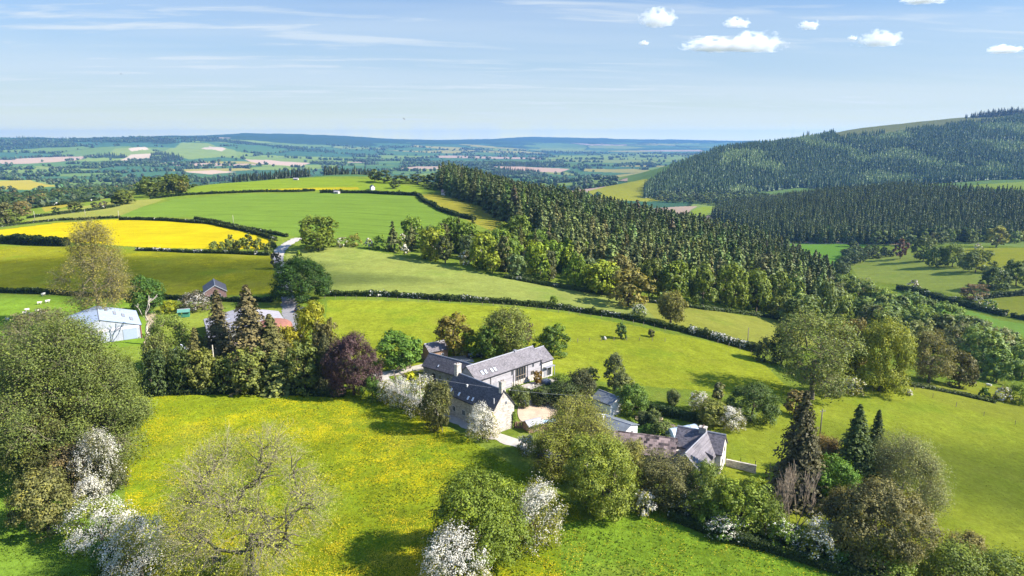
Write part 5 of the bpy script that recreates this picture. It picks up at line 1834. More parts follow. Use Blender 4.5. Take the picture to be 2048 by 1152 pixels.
# --- round the houses
T('thorn', 'hawthorn_bush', 775, 806, 760, 52, OLIVE, 'cream hawthorn at the left end of the flowering row by the drive', cat='bush', blossom=0.55, variant=1)
T('thorn', 'hawthorn_bush', 806, 815, 754, 66, OLIVE, 'grey white hawthorn second along the flowering row by the drive', cat='bush', blossom=0.6, variant=2)
T('thorn', 'hawthorn_bush', 848, 832, 752, 82, OLIVE, 'big bright white hawthorn in front of the slate wing', cat='bush', blossom=0.8, variant=0)
T('round', 'holly_tree', 874, 860, 764, 68, (0.080, 0.095, 0.028), 'dull olive holly at the right end of the flowering row', variant=1)
T('thorn', 'hawthorn_bush', 966, 878, 806, 70, OLIVE, 'round white hawthorn in front of the stone cottage gable', cat='bush', blossom=0.7, variant=2, btint=(.98, .95, .86))
T('bush', 'shrub', 820, 765, 745, 34, LIME, 'lime green garden shrub behind the drive fence', cat='shrub')
T('thorn', 'hawthorn_bush', 1052, 905, 872, 42, GREYG, 'small straggling white bush beside the lane below the oil tank', cat='bush', blossom=0.45)
T('round', 'apple_tree', 1046, 815, 775, 34, (0.085, 0.115, 0.03), 'small apple tree at the edge of the gravel yard')
T('bush', 'shrub', 1030, 798, 770, 34, (0.06, 0.085, 0.025), 'rounded shrub behind the chimney gable', cat='shrub')
T('bush', 'shrub', 1085, 808, 772, 66, (0.050, 0.072, 0.022), 'dark shrubbery along the back of the gravel yard', cat='shrub', variant=1)
T('bush', 'shrub', 1132, 812, 762, 74, (0.045, 0.068, 0.020), 'dark shrubbery right of the gravel yard', cat='shrub', variant=2)
T('round', 'yew_tree', 1162, 805, 738, 62, (0.055, 0.066, 0.024), 'dusky yew above the gravel yard', variant=2)
T('round', 'apple_tree', 1180, 768, 735, 36, (0.090, 0.120, 0.032), 'light apple tree above the dusky yew')
T('bush', 'shrub', 1122, 778, 748, 52, MID, 'green shrub beside the barn terrace', cat='shrub')
T('round', 'acer_bush', 1075, 768, 742, 18, (0.16, 0.115, 0.02), 'golden acer beside the barn terrace', cat='bush')
T('tall', 'birch_tree', 1228, 782, 706, 42, (0.090, 0.115, 0.042), 'slim grey green birch on the edge of the paddock')
T('tall', 'birch_tree', 1244, 800, 745, 44, (0.090, 0.115, 0.035), 'short birch below the slim birch')
T('dome', 'walnut_tree', 1264, 828, 768, 76, (0.075, 0.140, 0.022), 'bright green walnut behind the grey roofed outbuilding')
T('bush', 'shrub', 1238, 822, 802, 30, LIME, 'clipped lime green bush by the grey roofed outbuilding', cat='shrub')
T('open', 'apple_tree', 1285, 850, 822, 26, (0.075, 0.105, 0.035), 'first apple tree from the outbuilding in the kitchen garden')
T('open', 'apple_tree', 1306, 855, 820, 30, (0.085, 0.120, 0.035), 'paler apple tree in the middle of the kitchen garden')
T('bush', 'shrub', 1323, 872, 842, 48, (0.080, 0.120, 0.026), 'rounded currant bush beside the polytunnel', cat='shrub')
T('bush', 'shrub', 1300, 866, 850, 40, DEEP, 'dark low shrub along the kitchen garden lawn', cat='shrub', variant=2)
T('bush', 'shrub', 1260, 852, 838, 34, MID, 'low border planting near the outbuilding end', cat='shrub', variant=1)
T('thorn', 'hawthorn_bush', 1398, 822, 783, 50, OLIVE, 'white hawthorn at the top of the kitchen garden', cat='bush', blossom=0.6, variant=1)
T('round', 'hazel_bush', 1422, 852, 802, 66, (0.110, 0.135, 0.026), 'olive hazel between the two garden hawthorns', cat='bush')
T('thorn', 'hawthorn_bush', 1462, 860, 812, 56, OLIVE, 'white flowering hawthorn right of the polytunnel', cat='bush', blossom=0.6, variant=2)
T('dome', 'hazel_bush', 1502, 842, 770, 104, (0.055, 0.095, 0.018), 'broad dark green hazel clump on the paddock corner', cat='bush', variant=1)
T('tall', 'birch_tree', 1436, 805, 765, 24, (0.105, 0.125, 0.05), 'thin young birch above the garden hawthorns')
T('open', 'apple_tree', 1345, 812, 780, 30, (0.090, 0.125, 0.035), 'young fruit tree standing on the paddock edge above the garden hedge')
T('tall', 'ash_tree', 1588, 832, 782, 48, (0.125, 0.115, 0.035), 'brown budding ash behind the top of the tall spruce')

# --- the big trees along the right slope
T('open', 'ash_tree', 1622, 798, 622, 168, (0.105, 0.145, 0.030), 'large leaning ash with a bare lower trunk on the paddock corner', variant=2)
T('dome', 'oak_tree', 1758, 782, 642, 128, (0.130, 0.160, 0.018), 'full yellow green oak on the brow right of the large ash', variant=1)
T('round', 'oak_tree', 1690, 760, 640, 90, (0.125, 0.120, 0.034), 'brownish oak in the gap between the large ash and the yellow green oak')
T('open', 'oak_tree', 1857, 765, 664, 84, (0.115, 0.125, 0.030), 'oak with a dark forked trunk right of the yellow green oak')
T('round', 'oak_tree', 1918, 775, 705, 60, (0.072, 0.078, 0.022), 'dull brown green oak on the fence line of the brow')
T('thorn', 'hawthorn_bush', 1702, 790, 755, 52, OLIVE, 'cream hawthorn at the foot of the yellow green oak', cat='bush', blossom=0.45)
T('bush', 'shrub', 1660, 790, 738, 60, (0.085, 0.115, 0.034), 'grey green shrub beside the trunk of the large ash', cat='shrub')
T('bush', 'shrub', 1770, 782, 740, 52, (0.075, 0.105, 0.018), 'leafy undergrowth below the yellow green oak', cat='shrub', variant=1)
T('bush', 'shrub', 1530, 722, 675, 60, (0.052, 0.070, 0.024), 'dark thicket at the lower end of the pasture hedge', cat='shrub', variant=2)
T('tall', 'yew_tree', 1562, 730, 650, 52, (0.035, 0.052, 0.018), 'dark yew behind the left side of the large ash')
T('thorn', 'hawthorn_bush', 1815, 790, 778, 18, OLIVE, 'tiny white thorn by the leaning fence posts', cat='bush', blossom=0.7)
T('thorn', 'hawthorn_bush', 2005, 802, 772, 38, OLIVE, 'white hawthorn in the hedge at the right frame edge', cat='bush', blossom=0.6)
T('bush', 'shrub', 2038, 808, 768, 52, MID, 'green thicket right of the white hawthorn at the frame edge', cat='shrub')
T('bush', 'shrub', 1968, 795, 775, 22, DEEP, 'small dark bush on the fence line left of the frame edge hawthorn', cat='shrub')

# --- the oaks across the valley
T('round', 'oak_tree', 1846, 522, 472, 46, (0.072, 0.105, 0.030), 'dark oak at the left end of the row on the far slope')
T('dome', 'oak_tree', 1872, 534, 492, 44, (0.072, 0.120, 0.026), 'second oak of the row on the far slope')
T('dome', 'oak_tree', 1904, 534, 488, 48, (0.085, 0.130, 0.024), 'tallest and brightest oak of the row on the far slope', variant=1)
T('dome', 'oak_tree', 1950, 545, 500, 66, (0.085, 0.120, 0.028), 'widest oak at the right end of the row on the far slope', variant=2)
T('dome', 'oak_tree', 1988, 580, 534, 56, (0.058, 0.092, 0.024), 'dark left oak of the pair on the lower far slope')
T('dome', 'oak_tree', 2032, 572, 522, 58, (0.070, 0.108, 0.024), 'right oak of the pair on the lower far slope', variant=2)
T('thorn', 'hawthorn_bush', 1956, 500, 486, 20, GREYG, 'round pale hawthorn alone at the top of the far slope', cat='bush', blossom=0.5)
T('open', 'oak_tree', 1945, 600, 568, 52, (0.125, 0.100, 0.042), 'bare brown oak behind the valley hedge')
T('thorn', 'hawthorn_bush', 1955, 610, 590, 20, OLIVE, 'bright white hawthorn in the valley hedge under the bare brown oak', cat='bush', blossom=0.8)
T('thorn', 'hawthorn_bush', 1826, 580, 560, 26, (0.07, 0.09, 0.04), 'pinkish white hawthorn at the left end of the valley hedge', cat='bush', blossom=0.5, btint=(.9, .78, .76))
T('thorn', 'hawthorn_bush', 1978, 618, 600, 32, DEEP, 'half white hawthorn right of the bright one in the valley hedge', cat='bush', blossom=0.3)
T('round', 'plum_tree', 1800, 518, 478, 32, (0.075, 0.050, 0.034), 'reddish brown tree left of the oak row on the far slope')
T('round', 'willow_tree', 1992, 495, 452, 48, (0.120, 0.140, 0.030), 'pale yellow green willow at the foot of the conifers near the right frame edge')
T('round', 'oak_tree', 1897, 480, 454, 26, (0.085, 0.115, 0.035), 'small light oak against the dark conifer edge')


# ------------------------------------------------------------------ groups of trees nothing tells apart
def scatter(pix, spacing, seed, world=None):
    poly = world_poly(pix) if world is None else np.asarray(world)
    x0, y0 = poly.min(0)
    x1, y1 = poly.max(0)
    rng = np.random.default_rng(seed)
    gx, gy = np.meshgrid(np.arange(x0, x1, spacing), np.arange(y0, y1, spacing))
    x = gx.ravel() + rng.uniform(-0.42, 0.42, gx.size) * spacing
    y = gy.ravel() + rng.uniform(-0.42, 0.42, gx.size) * spacing
    m = in_poly(x, y, poly)
    x, y = x[m], y[m]
    return np.stack([x, y, height(x, y)], 1), rng


def merge_crowns(name, items, seed):
    """the trees of a wood that show least, in one mass"""
    rng = np.random.default_rng(seed)
    VV, FF, VA, TT, off = [], [], [], [], 0
    for pr, p, h, w_, tn in items:
        measure(pr)
        me = pr['crown']
        nv, nf = len(me.vertices), len(me.polygons)
        co = np.empty(nv * 3, np.float32)
        me.vertices.foreach_get('co', co)
        co = co.reshape(-1, 3)
        va = np.empty(nf, np.float32)
        me.attributes['var'].data.foreach_get('value', va)
        a = rng.uniform(0, 6.28)
        x = (co[:, 0] * math.cos(a) - co[:, 1] * math.sin(a)) * w_ / pr['W']
        y = (co[:, 0] * math.sin(a) + co[:, 1] * math.cos(a)) * w_ / pr['W']
        VV.append(np.stack([x, y, co[:, 2] * h / pr['H']], 1) + p)
        FF.append(np.arange(nf * 4).reshape(-1, 4) + off)
        VA.append(va)
        TT.append(np.tile(tn, (nv, 1)))
        off += nv
    me = np_mesh(name, np.concatenate(VV), np.concatenate(FF), [leaf_mat('far_leaf')], {'var': np.concatenate(VA)}, {'tint': np.concatenate(TT)})
    tag(link(name, me), kind='stuff')


def woods(pix, spacing, seed, lg, kinds, hr, name='broadleaf_tree', cat='tree', world=None, limit=60):
    """kinds: list of (shape, weight, tint, width/height)"""
    pts, rng = scatter(pix, spacing, seed, world)
    wts = np.array([k[1] for k in kinds], float)
    wts /= wts.sum()
    pts = pts[np.argsort(np.hypot(pts[:, 0], pts[:, 1]))]
    rest = []
    for i_, p in enumerate(pts):
        k = kinds[rng.choice(len(kinds), p=wts)]
        h = rng.uniform(*hr) * (k[4] if len(k) > 4 else 1)
        nm = {'spruce': 'conifer_tree', 'thorn': 'hawthorn_bush', 'bush': 'bush'}.get(k[0], name)
        bl = 0.6 if k[0] == 'thorn' else 0.0
        pr = kind_proto(k[0], p, int(rng.integers(0, 4)), bl, size=(h, h * k[3]))
        lab, group = lg
        if i_ >= limit:
            rest.append((pr if 'crown' in pr else None, p, h, h * k[3] * rng.uniform(0.85, 1.2), np.array(k[2]) * rng.uniform(0.75, 1.3)))
            continue
        lb = {'spruce': 'conifer ', 'thorn': 'flowering hawthorn ', 'bush': 'bush '}.get(k[0], 'leafy tree ')
        place(pr, nm, lb + lab, {'thorn': 'bush', 'bush': 'bush'}.get(k[0], 'tree'), p, h, h * k[3] * rng.uniform(0.85, 1.2), k[2], lb.strip() + 's ' + group, jit=0.22)
    if rest:
        merge_crowns('wood', [q for q in rest if q[0]], seed)


LEAFY = [('round', 3, MID, 0.85), ('round', 2, FRESH, 0.85), ('dome', 2, (0.09, 0.14, 0.018), 1.0), ('tall', 2, OLIVE, 0.6), ('round', 1, DEEP, 0.85), ('open', 1.4, GREYG, 0.8), ('round', 0.3, BROWN, 0.8)]
# strip of mixed wood below the wheat field
woods([(775, 505), (770, 484), (850, 482), (930, 490), (1000, 496), (1050, 478), (1075, 490), (1130, 535), (1200, 560), (1215, 583), (1120, 568), (1000, 552), (900, 534)], 8.0, 41,
      ('in the mixed wood below the wheat field', 'in the mixed wood below the wheat field'),
      [('round', 2.4, MID, 0.8), ('tall', 2.5, (0.075, 0.095, 0.030), 0.55), ('round', 1.5, FRESH, 0.85), ('spruce', 1.6, SPRUCE2, 0.36, 1.15), ('thorn', 1.5, OLIVE, 1.0, 0.5), ('round', 1, BLUEG, 0.8), ('bush', 1.2, MID, 1.2, 0.4)], (9, 15), limit=120)
T('thorn', 'hawthorn_bush', 683, 494, 474, 26, GREYG, 'white hawthorn nearest the lone oak by the lane', cat='bush', blossom=0.5)
T('bush', 'shrub', 708, 492, 468, 38, OLIVE, 'olive bush between two hawthorns at the head of the hill pasture', cat='shrub')
T('thorn', 'hawthorn_bush', 738, 497, 476, 20, GREYG, 'small white hawthorn at the head of the hill pasture', cat='bush', blossom=0.6)
T('bush', 'shrub', 758, 498, 470, 34, MID, 'green bush at the near end of the mixed wood', cat='shrub')
T('spruce', 'conifer_tree', 786, 502, 442, 30, SPRUCE, 'dark pointed conifer at the near end of the mixed wood')
T('spruce', 'conifer_tree', 918, 505, 432, 26, SPRUCE, 'dark pointed conifer standing above the mixed wood against the wheat')
T('spruce', 'conifer_tree', 945, 505, 432, 26, SPRUCE, 'dark pointed conifer right of its twin above the mixed wood')
T('dome', 'oak_tree', 1040, 500, 430, 62, (0.090, 0.145, 0.022), 'broad bright oak at the top end of the mixed wood')
# leafy edge of the plantation
EDGE = [(1205, 590, 522, 76, FRESH, 'bright'), (1150, 578, 505, 50, MID, 'green'), (1240, 585, 510, 60, (0.115, 0.115, 0.030), 'brownish'), (1298, 598, 518, 58, (0.085, 0.12, 0.02), 'mid green'), (1348, 606, 522, 66, (0.095, 0.145, 0.016), 'yellow green'),
        (1405, 612, 530, 70, (0.082, 0.125, 0.018), 'soft green'), (1462, 618, 528, 66, (0.105, 0.15, 0.018), 'light green'), (1512, 624, 540, 70, (0.090, 0.135, 0.018), 'fresh green'), (1552, 628, 545, 56, (0.080, 0.12, 0.020), 'tall green'),
        (1600, 655, 590, 96, (0.088, 0.13, 0.030), 'low wide green'), (1560, 640, 592, 60, (0.095, 0.135, 0.028), 'pale leaved'), (1650, 640, 560, 50, (0.085, 0.125, 0.030), 'rounded')]
for i, (u, vb, vt, w_, tn, adj) in enumerate(EDGE):
    T(('round', 'dome')[i % 2], 'broadleaf_tree', u, vb, vt, w_, tn, '%s broadleaf tree at the plantation edge, %s from its left end' % (adj, ('second', 'first', 'third', 'fourth', 'fifth', 'sixth', 'seventh', 'eighth', 'ninth', 'last but two', 'last but one', 'the last')[i]), variant=i)
# woods in the valley bottom at the right
woods([(1668, 598), (1730, 604), (1790, 628), (1850, 655), (1930, 682), (2070, 712), (2090, 770), (1990, 765), (1900, 735), (1800, 700), (1700, 655), (1660, 640)], 11.5, 43,
      ('in the valley bottom wood at the right', 'in the valley bottom wood'),
      [('round', 3, (0.095, 0.150, 0.034), 0.95), ('dome', 2, (0.105, 0.165, 0.030), 1.1), ('tall', 1.5, (0.105, 0.140, 0.048), 0.65), ('open', 2, (0.125, 0.160, 0.055), 0.9), ('round', 1, (0.085, 0.140, 0.045), 0.95), ('round', 0.5, (0.135, 0.185, 0.030), 0.9)], (10, 16), limit=95)
# trees below the conifer hill
woods([(1650, 482), (1760, 492), (1870, 490), (2080, 486), (2080, 474), (1900, 478), (1760, 470), (1650, 474)], 12, 44,
      ('along the foot of the dark conifer hill', 'along the foot of the conifer hill'),
      [('round', 3, (0.080, 0.120, 0.034), 0.9), ('dome', 2, (0.095, 0.145, 0.034), 1.0), ('open', 1, GREYG, 0.8), ('round', 1, DEEP, 0.9)], (9, 15))
woods([(1700, 492), (1790, 512), (1740, 520), (1700, 535), (1690, 556), (1672, 548), (1684, 512)], 7.5, 45,
      ('of the dark belt beside the valley field', 'of the dark belt beside the valley field'),
      [('round', 3, (0.050, 0.080, 0.026), 0.95), ('bush', 2, (0.050, 0.075, 0.026), 1.2, 0.6)], (6, 10))
woods([(1500, 392), (1540, 402), (1440, 412), (1400, 408), (1320, 405), (1300, 398)], 16, 46,
      ('in the gap between the conifer hills', 'in the gap between the conifer hills'),
      [('round', 3, (0.07, 0.105, 0.035), 0.95), ('dome', 2, (0.08, 0.12, 0.035), 1.1)], (11, 17))
# woods on the left ridge
woods([(-60, 425), (60, 412), (140, 404), (230, 394), (300, 392), (370, 386), (372, 378), (280, 380), (180, 388), (80, 398), (-60, 402)], 11.5, 47,
      ('in the long wood on the left ridge', 'in the wood on the left ridge'),
      [('round', 3, (0.065, 0.105, 0.020), 0.95), ('dome', 2, (0.085, 0.125, 0.020), 1.1), ('round', 1, (0.05, 0.085, 0.02), 0.9), ('open', 0.7, BROWN, 0.9)], (10, 16))
for u, vb, vt, w_, tn, lb in [(345, 390, 356, 42, (0.085, 0.115, 0.02), 'olive oak at the right end of the ridge wood'), (300, 393, 362, 40, (0.08, 0.115, 0.018), 'green oak at the right end of the ridge wood'),
                              (365, 388, 360, 30, (0.11, 0.12, 0.025), 'pale oak on the very end of the ridge wood by the crest field'),
                              (45, 432, 402, 36, (0.125, 0.12, 0.04), 'pale brown oak above the left lane'), (12, 450, 405, 40, (0.105, 0.115, 0.04), 'grey brown oak at the left frame edge above the buttercup field'),
                              (28, 449, 424, 34, (0.08, 0.115, 0.022), 'green bush tree below the grey brown oak at the left frame edge'),
                              (150, 421, 403, 30, (0.075, 0.10, 0.026), 'round dark oak standing in the left lane hedge'), (112, 427, 414, 16, (0.05, 0.075, 0.02), 'small dark bush in the left lane hedge'),
                              (190, 417, 404, 16, (0.06, 0.08, 0.03), 'dark thorn at the right of the left lane hedge'), (208, 417, 402, 20, (0.075, 0.075, 0.05), 'purplish thorn at the right end of the left lane hedge'),
                              (250, 408, 380, 46, (0.095, 0.13, 0.022), 'bright oak below the ridge wood beside the wheat'), (235, 410, 390, 24, (0.075, 0.11, 0.02), 'smaller green oak below the ridge wood beside the wheat')]:
    T('round', 'oak_tree', u, vb, vt, w_, tn, lb, variant=R_.randrange(4))
# young planting below the yellow field
woods([(400, 500), (545, 508), (550, 494), (500, 486), (430, 492)], 5.2, 48, ('in the young planting under the buttercup field', 'in the young planting'), [('bush', 3, (0.10, 0.14, 0.025), 1.1), ('tall', 1, (0.10, 0.135, 0.03), 0.6, 1.3)], (2.6, 4.4))
# behind the crest: farm trees on the ridge
for u, d_, vt, w_, tn, lb in [(768, 640, 340, 36, (0.055, 0.085, 0.02), 'dark round tree on the ridge left of the cottages'), (750, 650, 338, 30, (0.07, 0.1, 0.022), 'tall green tree on the ridge at the left of the tree line'),
                              (800, 640, 350, 40, (0.06, 0.09, 0.024), 'broad green tree on the ridge above the white cottage'), (835, 650, 348, 44, (0.062, 0.095, 0.024), 'broad tree on the ridge before the plantation'),
                              (868, 640, 346, 40, (0.055, 0.085, 0.022), 'dark tree where the ridge trees meet the plantation'), (856, 600, 365, 22, (0.09, 0.13, 0.035), 'pale round tree below the ridge trees'),
                              (872, 590, 366, 16, (0.08, 0.12, 0.03), 'narrow light tree below the ridge trees'), (790, 600, 362, 24, (0.055, 0.08, 0.022), 'dark shrub tree right of the white cottage'),
                              (890, 585, 370, 20, (0.07, 0.1, 0.03), 'grey green tree by the small pink roofed house')]:
    D('round', 'broadleaf_tree', u, d_, vt, w_, tn, lb)


# ------------------------------------------------------------------ hedges
def hedge(pix, h, wd, label, tint, blossom=0.0, name='hedge', seed=1, world=None, tufts=0.25):
    P = np.array([ground(u, v) for u, v in pix]) if world is None else np.asarray(world)
    seg = np.linalg.norm(np.diff(P[:, :2], axis=0), axis=1)
    cum = np.concatenate([[0], np.cumsum(seg)])
    Ltot = cum[-1]
    rng = np.random.default_rng(seed)
    dmean = np.hypot(P[:, 0], P[:, 1]).mean()
    lf = float(np.clip(dmean * 0.0016, 0.13, 1.1))
    per = 2 * h + wd
    n = int(Ltot * per / (lf * lf * 1.24) * 2.6)
    s = rng.uniform(0, Ltot, n)
    x = np.interp(s, cum, P[:, 0])
    y = np.interp(s, cum, P[:, 1])
    dx = np.interp(s + .5, cum, P[:, 0]) - np.interp(s - .5, cum, P[:, 0])
    dy = np.interp(s + .5, cum, P[:, 1]) - np.interp(s - .5, cum, P[:, 1])
    l_ = np.maximum(np.hypot(dx, dy), 1e-6)
    nx, ny = -dy / l_, dx / l_
    bump = 0.72 + 0.56 * fbm(s / (h * 1.6) + seed * 7, s * 0 + seed, 3, seed)
    spike = (fbm(s / (h * 0.9) + 50, s * 0 + 3.3, 2, seed + 4) > 0.72) * tufts * h * rng.uniform(0.3, 1.3, n)
    hh = h * bump + spike
    a = rng.uniform(-0.15, math.pi + 0.15, n)
    ex = np.cos(a)
    ez = np.maximum(np.sin(a), 0)
    rr = rng.uniform(0.72, 1.05, n)
    side = np.sign(ex) * np.abs(ex) ** 0.55 * wd * 0.5 * bump * rr
    up_ = np.where(np.abs(ex) > 0.8, rng.uniform(0, 1, n) ** 0.8, ez ** 0.5) * hh * rr
    X, Y = x + nx * side, y + ny * side
    Z = height(X, Y) + up_
    N = unit(np.stack([nx * ex, ny * ex, ez + 0.35], 1) + rng.normal(size=(n, 3)) * 0.5)
    o0 = P[0].copy()
    Q = np.stack([X, Y, Z], 1) - o0
    v1 = np.clip(0.2 + 0.5 * fbm(s / 2.2, up_ / 1.0, 2, seed) + rng.normal(0, 0.15, n) + 0.12, 0, 1)
    S = lf * rng.uniform(0.6, 1.3, n)
    o = link(name, None)
    o.location = o0
    isb = np.zeros(n, bool)
    if blossom > 0:
        isb = (fbm(s / 4.0 + 11, s * 0 + 1.7, 2, seed + 9) > 1 - 0.62 * (0.5 + blossom * 0.5)) & (rng.uniform(size=n) < blossom * 1.1) & (up_ > 0.3 * hh)
        if isb.any():
            v, f = cards(Q[isb], N[isb], S[isb] * 0.75, rng, 0.8)
            bl = link('blossom', np_mesh('hedge_blossom', v, f, [blossom_mat()], {'var': v1[isb]}), o)
            bl.color = (0.95, 0.93, 0.88, 1)
    v, f = cards(Q[~isb], N[~isb], S[~isb], rng)
    # an inner mass in a darker leaf colour keeps the hedge closed
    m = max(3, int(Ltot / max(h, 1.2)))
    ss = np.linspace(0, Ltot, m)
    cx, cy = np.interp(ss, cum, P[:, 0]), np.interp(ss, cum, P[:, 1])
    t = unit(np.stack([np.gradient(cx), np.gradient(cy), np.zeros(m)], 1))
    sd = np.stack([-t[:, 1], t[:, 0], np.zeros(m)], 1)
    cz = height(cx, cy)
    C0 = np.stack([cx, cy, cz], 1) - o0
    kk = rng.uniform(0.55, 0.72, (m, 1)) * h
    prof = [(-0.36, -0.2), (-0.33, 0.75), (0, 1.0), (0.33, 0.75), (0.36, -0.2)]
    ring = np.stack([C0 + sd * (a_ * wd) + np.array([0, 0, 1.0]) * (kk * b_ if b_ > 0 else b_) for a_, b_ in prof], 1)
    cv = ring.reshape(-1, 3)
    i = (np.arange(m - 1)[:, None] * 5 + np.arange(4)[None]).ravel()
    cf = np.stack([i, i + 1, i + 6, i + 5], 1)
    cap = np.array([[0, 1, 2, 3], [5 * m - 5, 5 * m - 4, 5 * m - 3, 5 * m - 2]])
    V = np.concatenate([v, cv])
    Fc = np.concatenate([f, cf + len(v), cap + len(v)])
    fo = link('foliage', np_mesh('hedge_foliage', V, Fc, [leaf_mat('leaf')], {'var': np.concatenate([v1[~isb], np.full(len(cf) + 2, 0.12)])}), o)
    fo.color = (*tint, 1)
    tag(o, label, 'hedge')
    return o


HG = (0.058, 0.085, 0.018)
hedge([(652, 592), (760, 593), (900, 602), (1050, 612), (1135, 621), (1240, 636), (1330, 657), (1382, 668)], 1.9, 1.8, 'long clipped hedge crossing the pastures behind the long barn', HG, 0.22, seed=1)
hedge([(1378, 668), (1420, 678), (1470, 692), (1520, 706)], 2.6, 2.6, 'white flowering hedge continuing the clipped hedge down the paddock edge', (0.075, 0.10, 0.03), 0.5, seed=2)
hedge([(-60, 486), (40, 488), (100, 491), (136, 492)], 4.6, 4.0, 'tall dark hedge between the two buttercup fields at the left', (0.036, 0.060, 0.014), 0, seed=3)
hedge([(-60, 583), (60, 587), (132, 590)], 1.9, 1.6, 'dark low hedge above the sheep field at the left', (0.040, 0.065, 0.015), 0.05, seed=4)
hedge([(132, 591), (260, 596), (420, 602), (545, 604)], 1.5, 1.4, 'hedge behind the bungalow garden', (0.040, 0.065, 0.016), 0.05, seed=5)
hedge([(240, 440), (340, 442), (420, 448), (490, 462), (552, 482)], 1.7, 1.6, 'dark hedge along the top of the buttercup field beside the lane', (0.050, 0.072, 0.018), 0.1, seed=6)
hedge([(390, 438), (450, 449), (520, 464), (575, 474)], 1.5, 1.5, 'hedge on the far side of the lane along the wheat', (0.055, 0.08, 0.02), 0.12, seed=7)
hedge([(272, 501), (400, 506), (540, 511)], 1.4, 1.4, 'low hedge with white flowers under the buttercup field', (0.055, 0.08, 0.02), 0.4, seed=8)
hedge([(640, 386), (740, 387), (800, 390), (838, 392), (848, 404), (880, 421), (918, 434), (950, 441)], 2.4, 2.2, 'dark hedge curving round the right end of the wheat field', (0.042, 0.066, 0.018), 0.05, seed=9)
hedge([(300, 398), (380, 390), (500, 385), (630, 382)], 1.8, 1.6, 'thin hedge along the top of the wheat field', (0.040, 0.066, 0.018), 0, seed=10)
hedge([(385, 375), (440, 367), (500, 360), (548, 358)], 1.6, 1.6, 'thin hedge over the crest pasture', (0.045, 0.072, 0.018), 0, seed=11)
hedge([(-20, 456), (60, 447), (120, 441), (240, 436)], 1.4, 1.4, 'hedge along the left top of the buttercup field', (0.055, 0.08, 0.02), 0.12, seed=12)
hedge([(55, 437), (120, 429), (200, 419), (240, 412)], 1.7, 1.6, 'lane hedge at the left above the pasture strip', (0.045, 0.07, 0.018), 0.15, seed=13)
hedge([(65, 417), (140, 408), (200, 401)], 2.0, 1.8, 'hedge under the ridge wood at the left', (0.045, 0.072, 0.02), 0.1, seed=14)
hedge([(1797, 579), (1850, 592), (1900, 606), (1960, 621), (2012, 633)], 3.2, 3.4, 'overgrown dark hedge across the valley meadow', (0.045, 0.070, 0.024), 0.12, seed=15)
hedge([(2022, 634), (2090, 648)], 2.0, 2.2, 'short hedge right of the gap in the valley meadow hedge', (0.045, 0.070, 0.024), 0, seed=16)
hedge([(1955, 598), (2000, 594), (2080, 588)], 3.0, 3.0, 'dark hedge in the shade under the pair of oaks', (0.045, 0.068, 0.022), 0, seed=17)
hedge([(1265, 812), (1315, 828), (1400, 846)], 1.9, 1.6, 'dark clipped garden hedge above the kitchen garden', (0.045, 0.078, 0.020), 0, seed=18, tufts=0.05)
hedge([(1050, 790), (1100, 806), (1150, 818)], 1.5, 1.4, 'garden hedge behind the gravel yard', (0.050, 0.078, 0.022), 0, seed=19, tufts=0.05)
hedge([(1790, 768), (1860, 778), (1920, 790), (1990, 806)], 0.9, 1.6, 'rough growth along the fence on the brow of the right slope', (0.075, 0.10, 0.024), 0.05, seed=20)
hedge([(1875, 366), (1960, 358), (2090, 349)], 4.0, 5.0, 'white flowering hedge round the bright field behind the conifers', (0.075, 0.10, 0.04), 0.45, seed=22)
hedge([(1010, 555), (1100, 572), (1200, 588), (1270, 598)], 1.6, 3.0, 'brambly margin under the mixed wood and plantation', (0.075, 0.11, 0.028), 0.3, seed=23)
hedge([(1300, 605), (1400, 618), (1500, 630), (1570, 640)], 1.4, 2.5, 'leafy undergrowth along the plantation edge', (0.060, 0.09, 0.02), 0.05, seed=24)
hedge([(1340, 1035), (1440, 1072), (1560, 1105), (1700, 1150), (1800, 1175)], 1.6, 2.6, 'low brambles along the foot of the hedge below the slate cottage', (0.045, 0.07, 0.018), 0.12, seed=25)
hedge([(285, 790), (400, 786), (560, 786), (690, 792)], 1.2, 2.4, 'shaded undergrowth at the foot of the tall screen above the meadow', (0.04, 0.062, 0.016), 0, seed=26)
hedge([(655, 762), (740, 770), (800, 800), (850, 832)], 1.0, 1.2, 'low growth under the flowering row by the drive', (0.055, 0.085, 0.02), 0.1, seed=27)
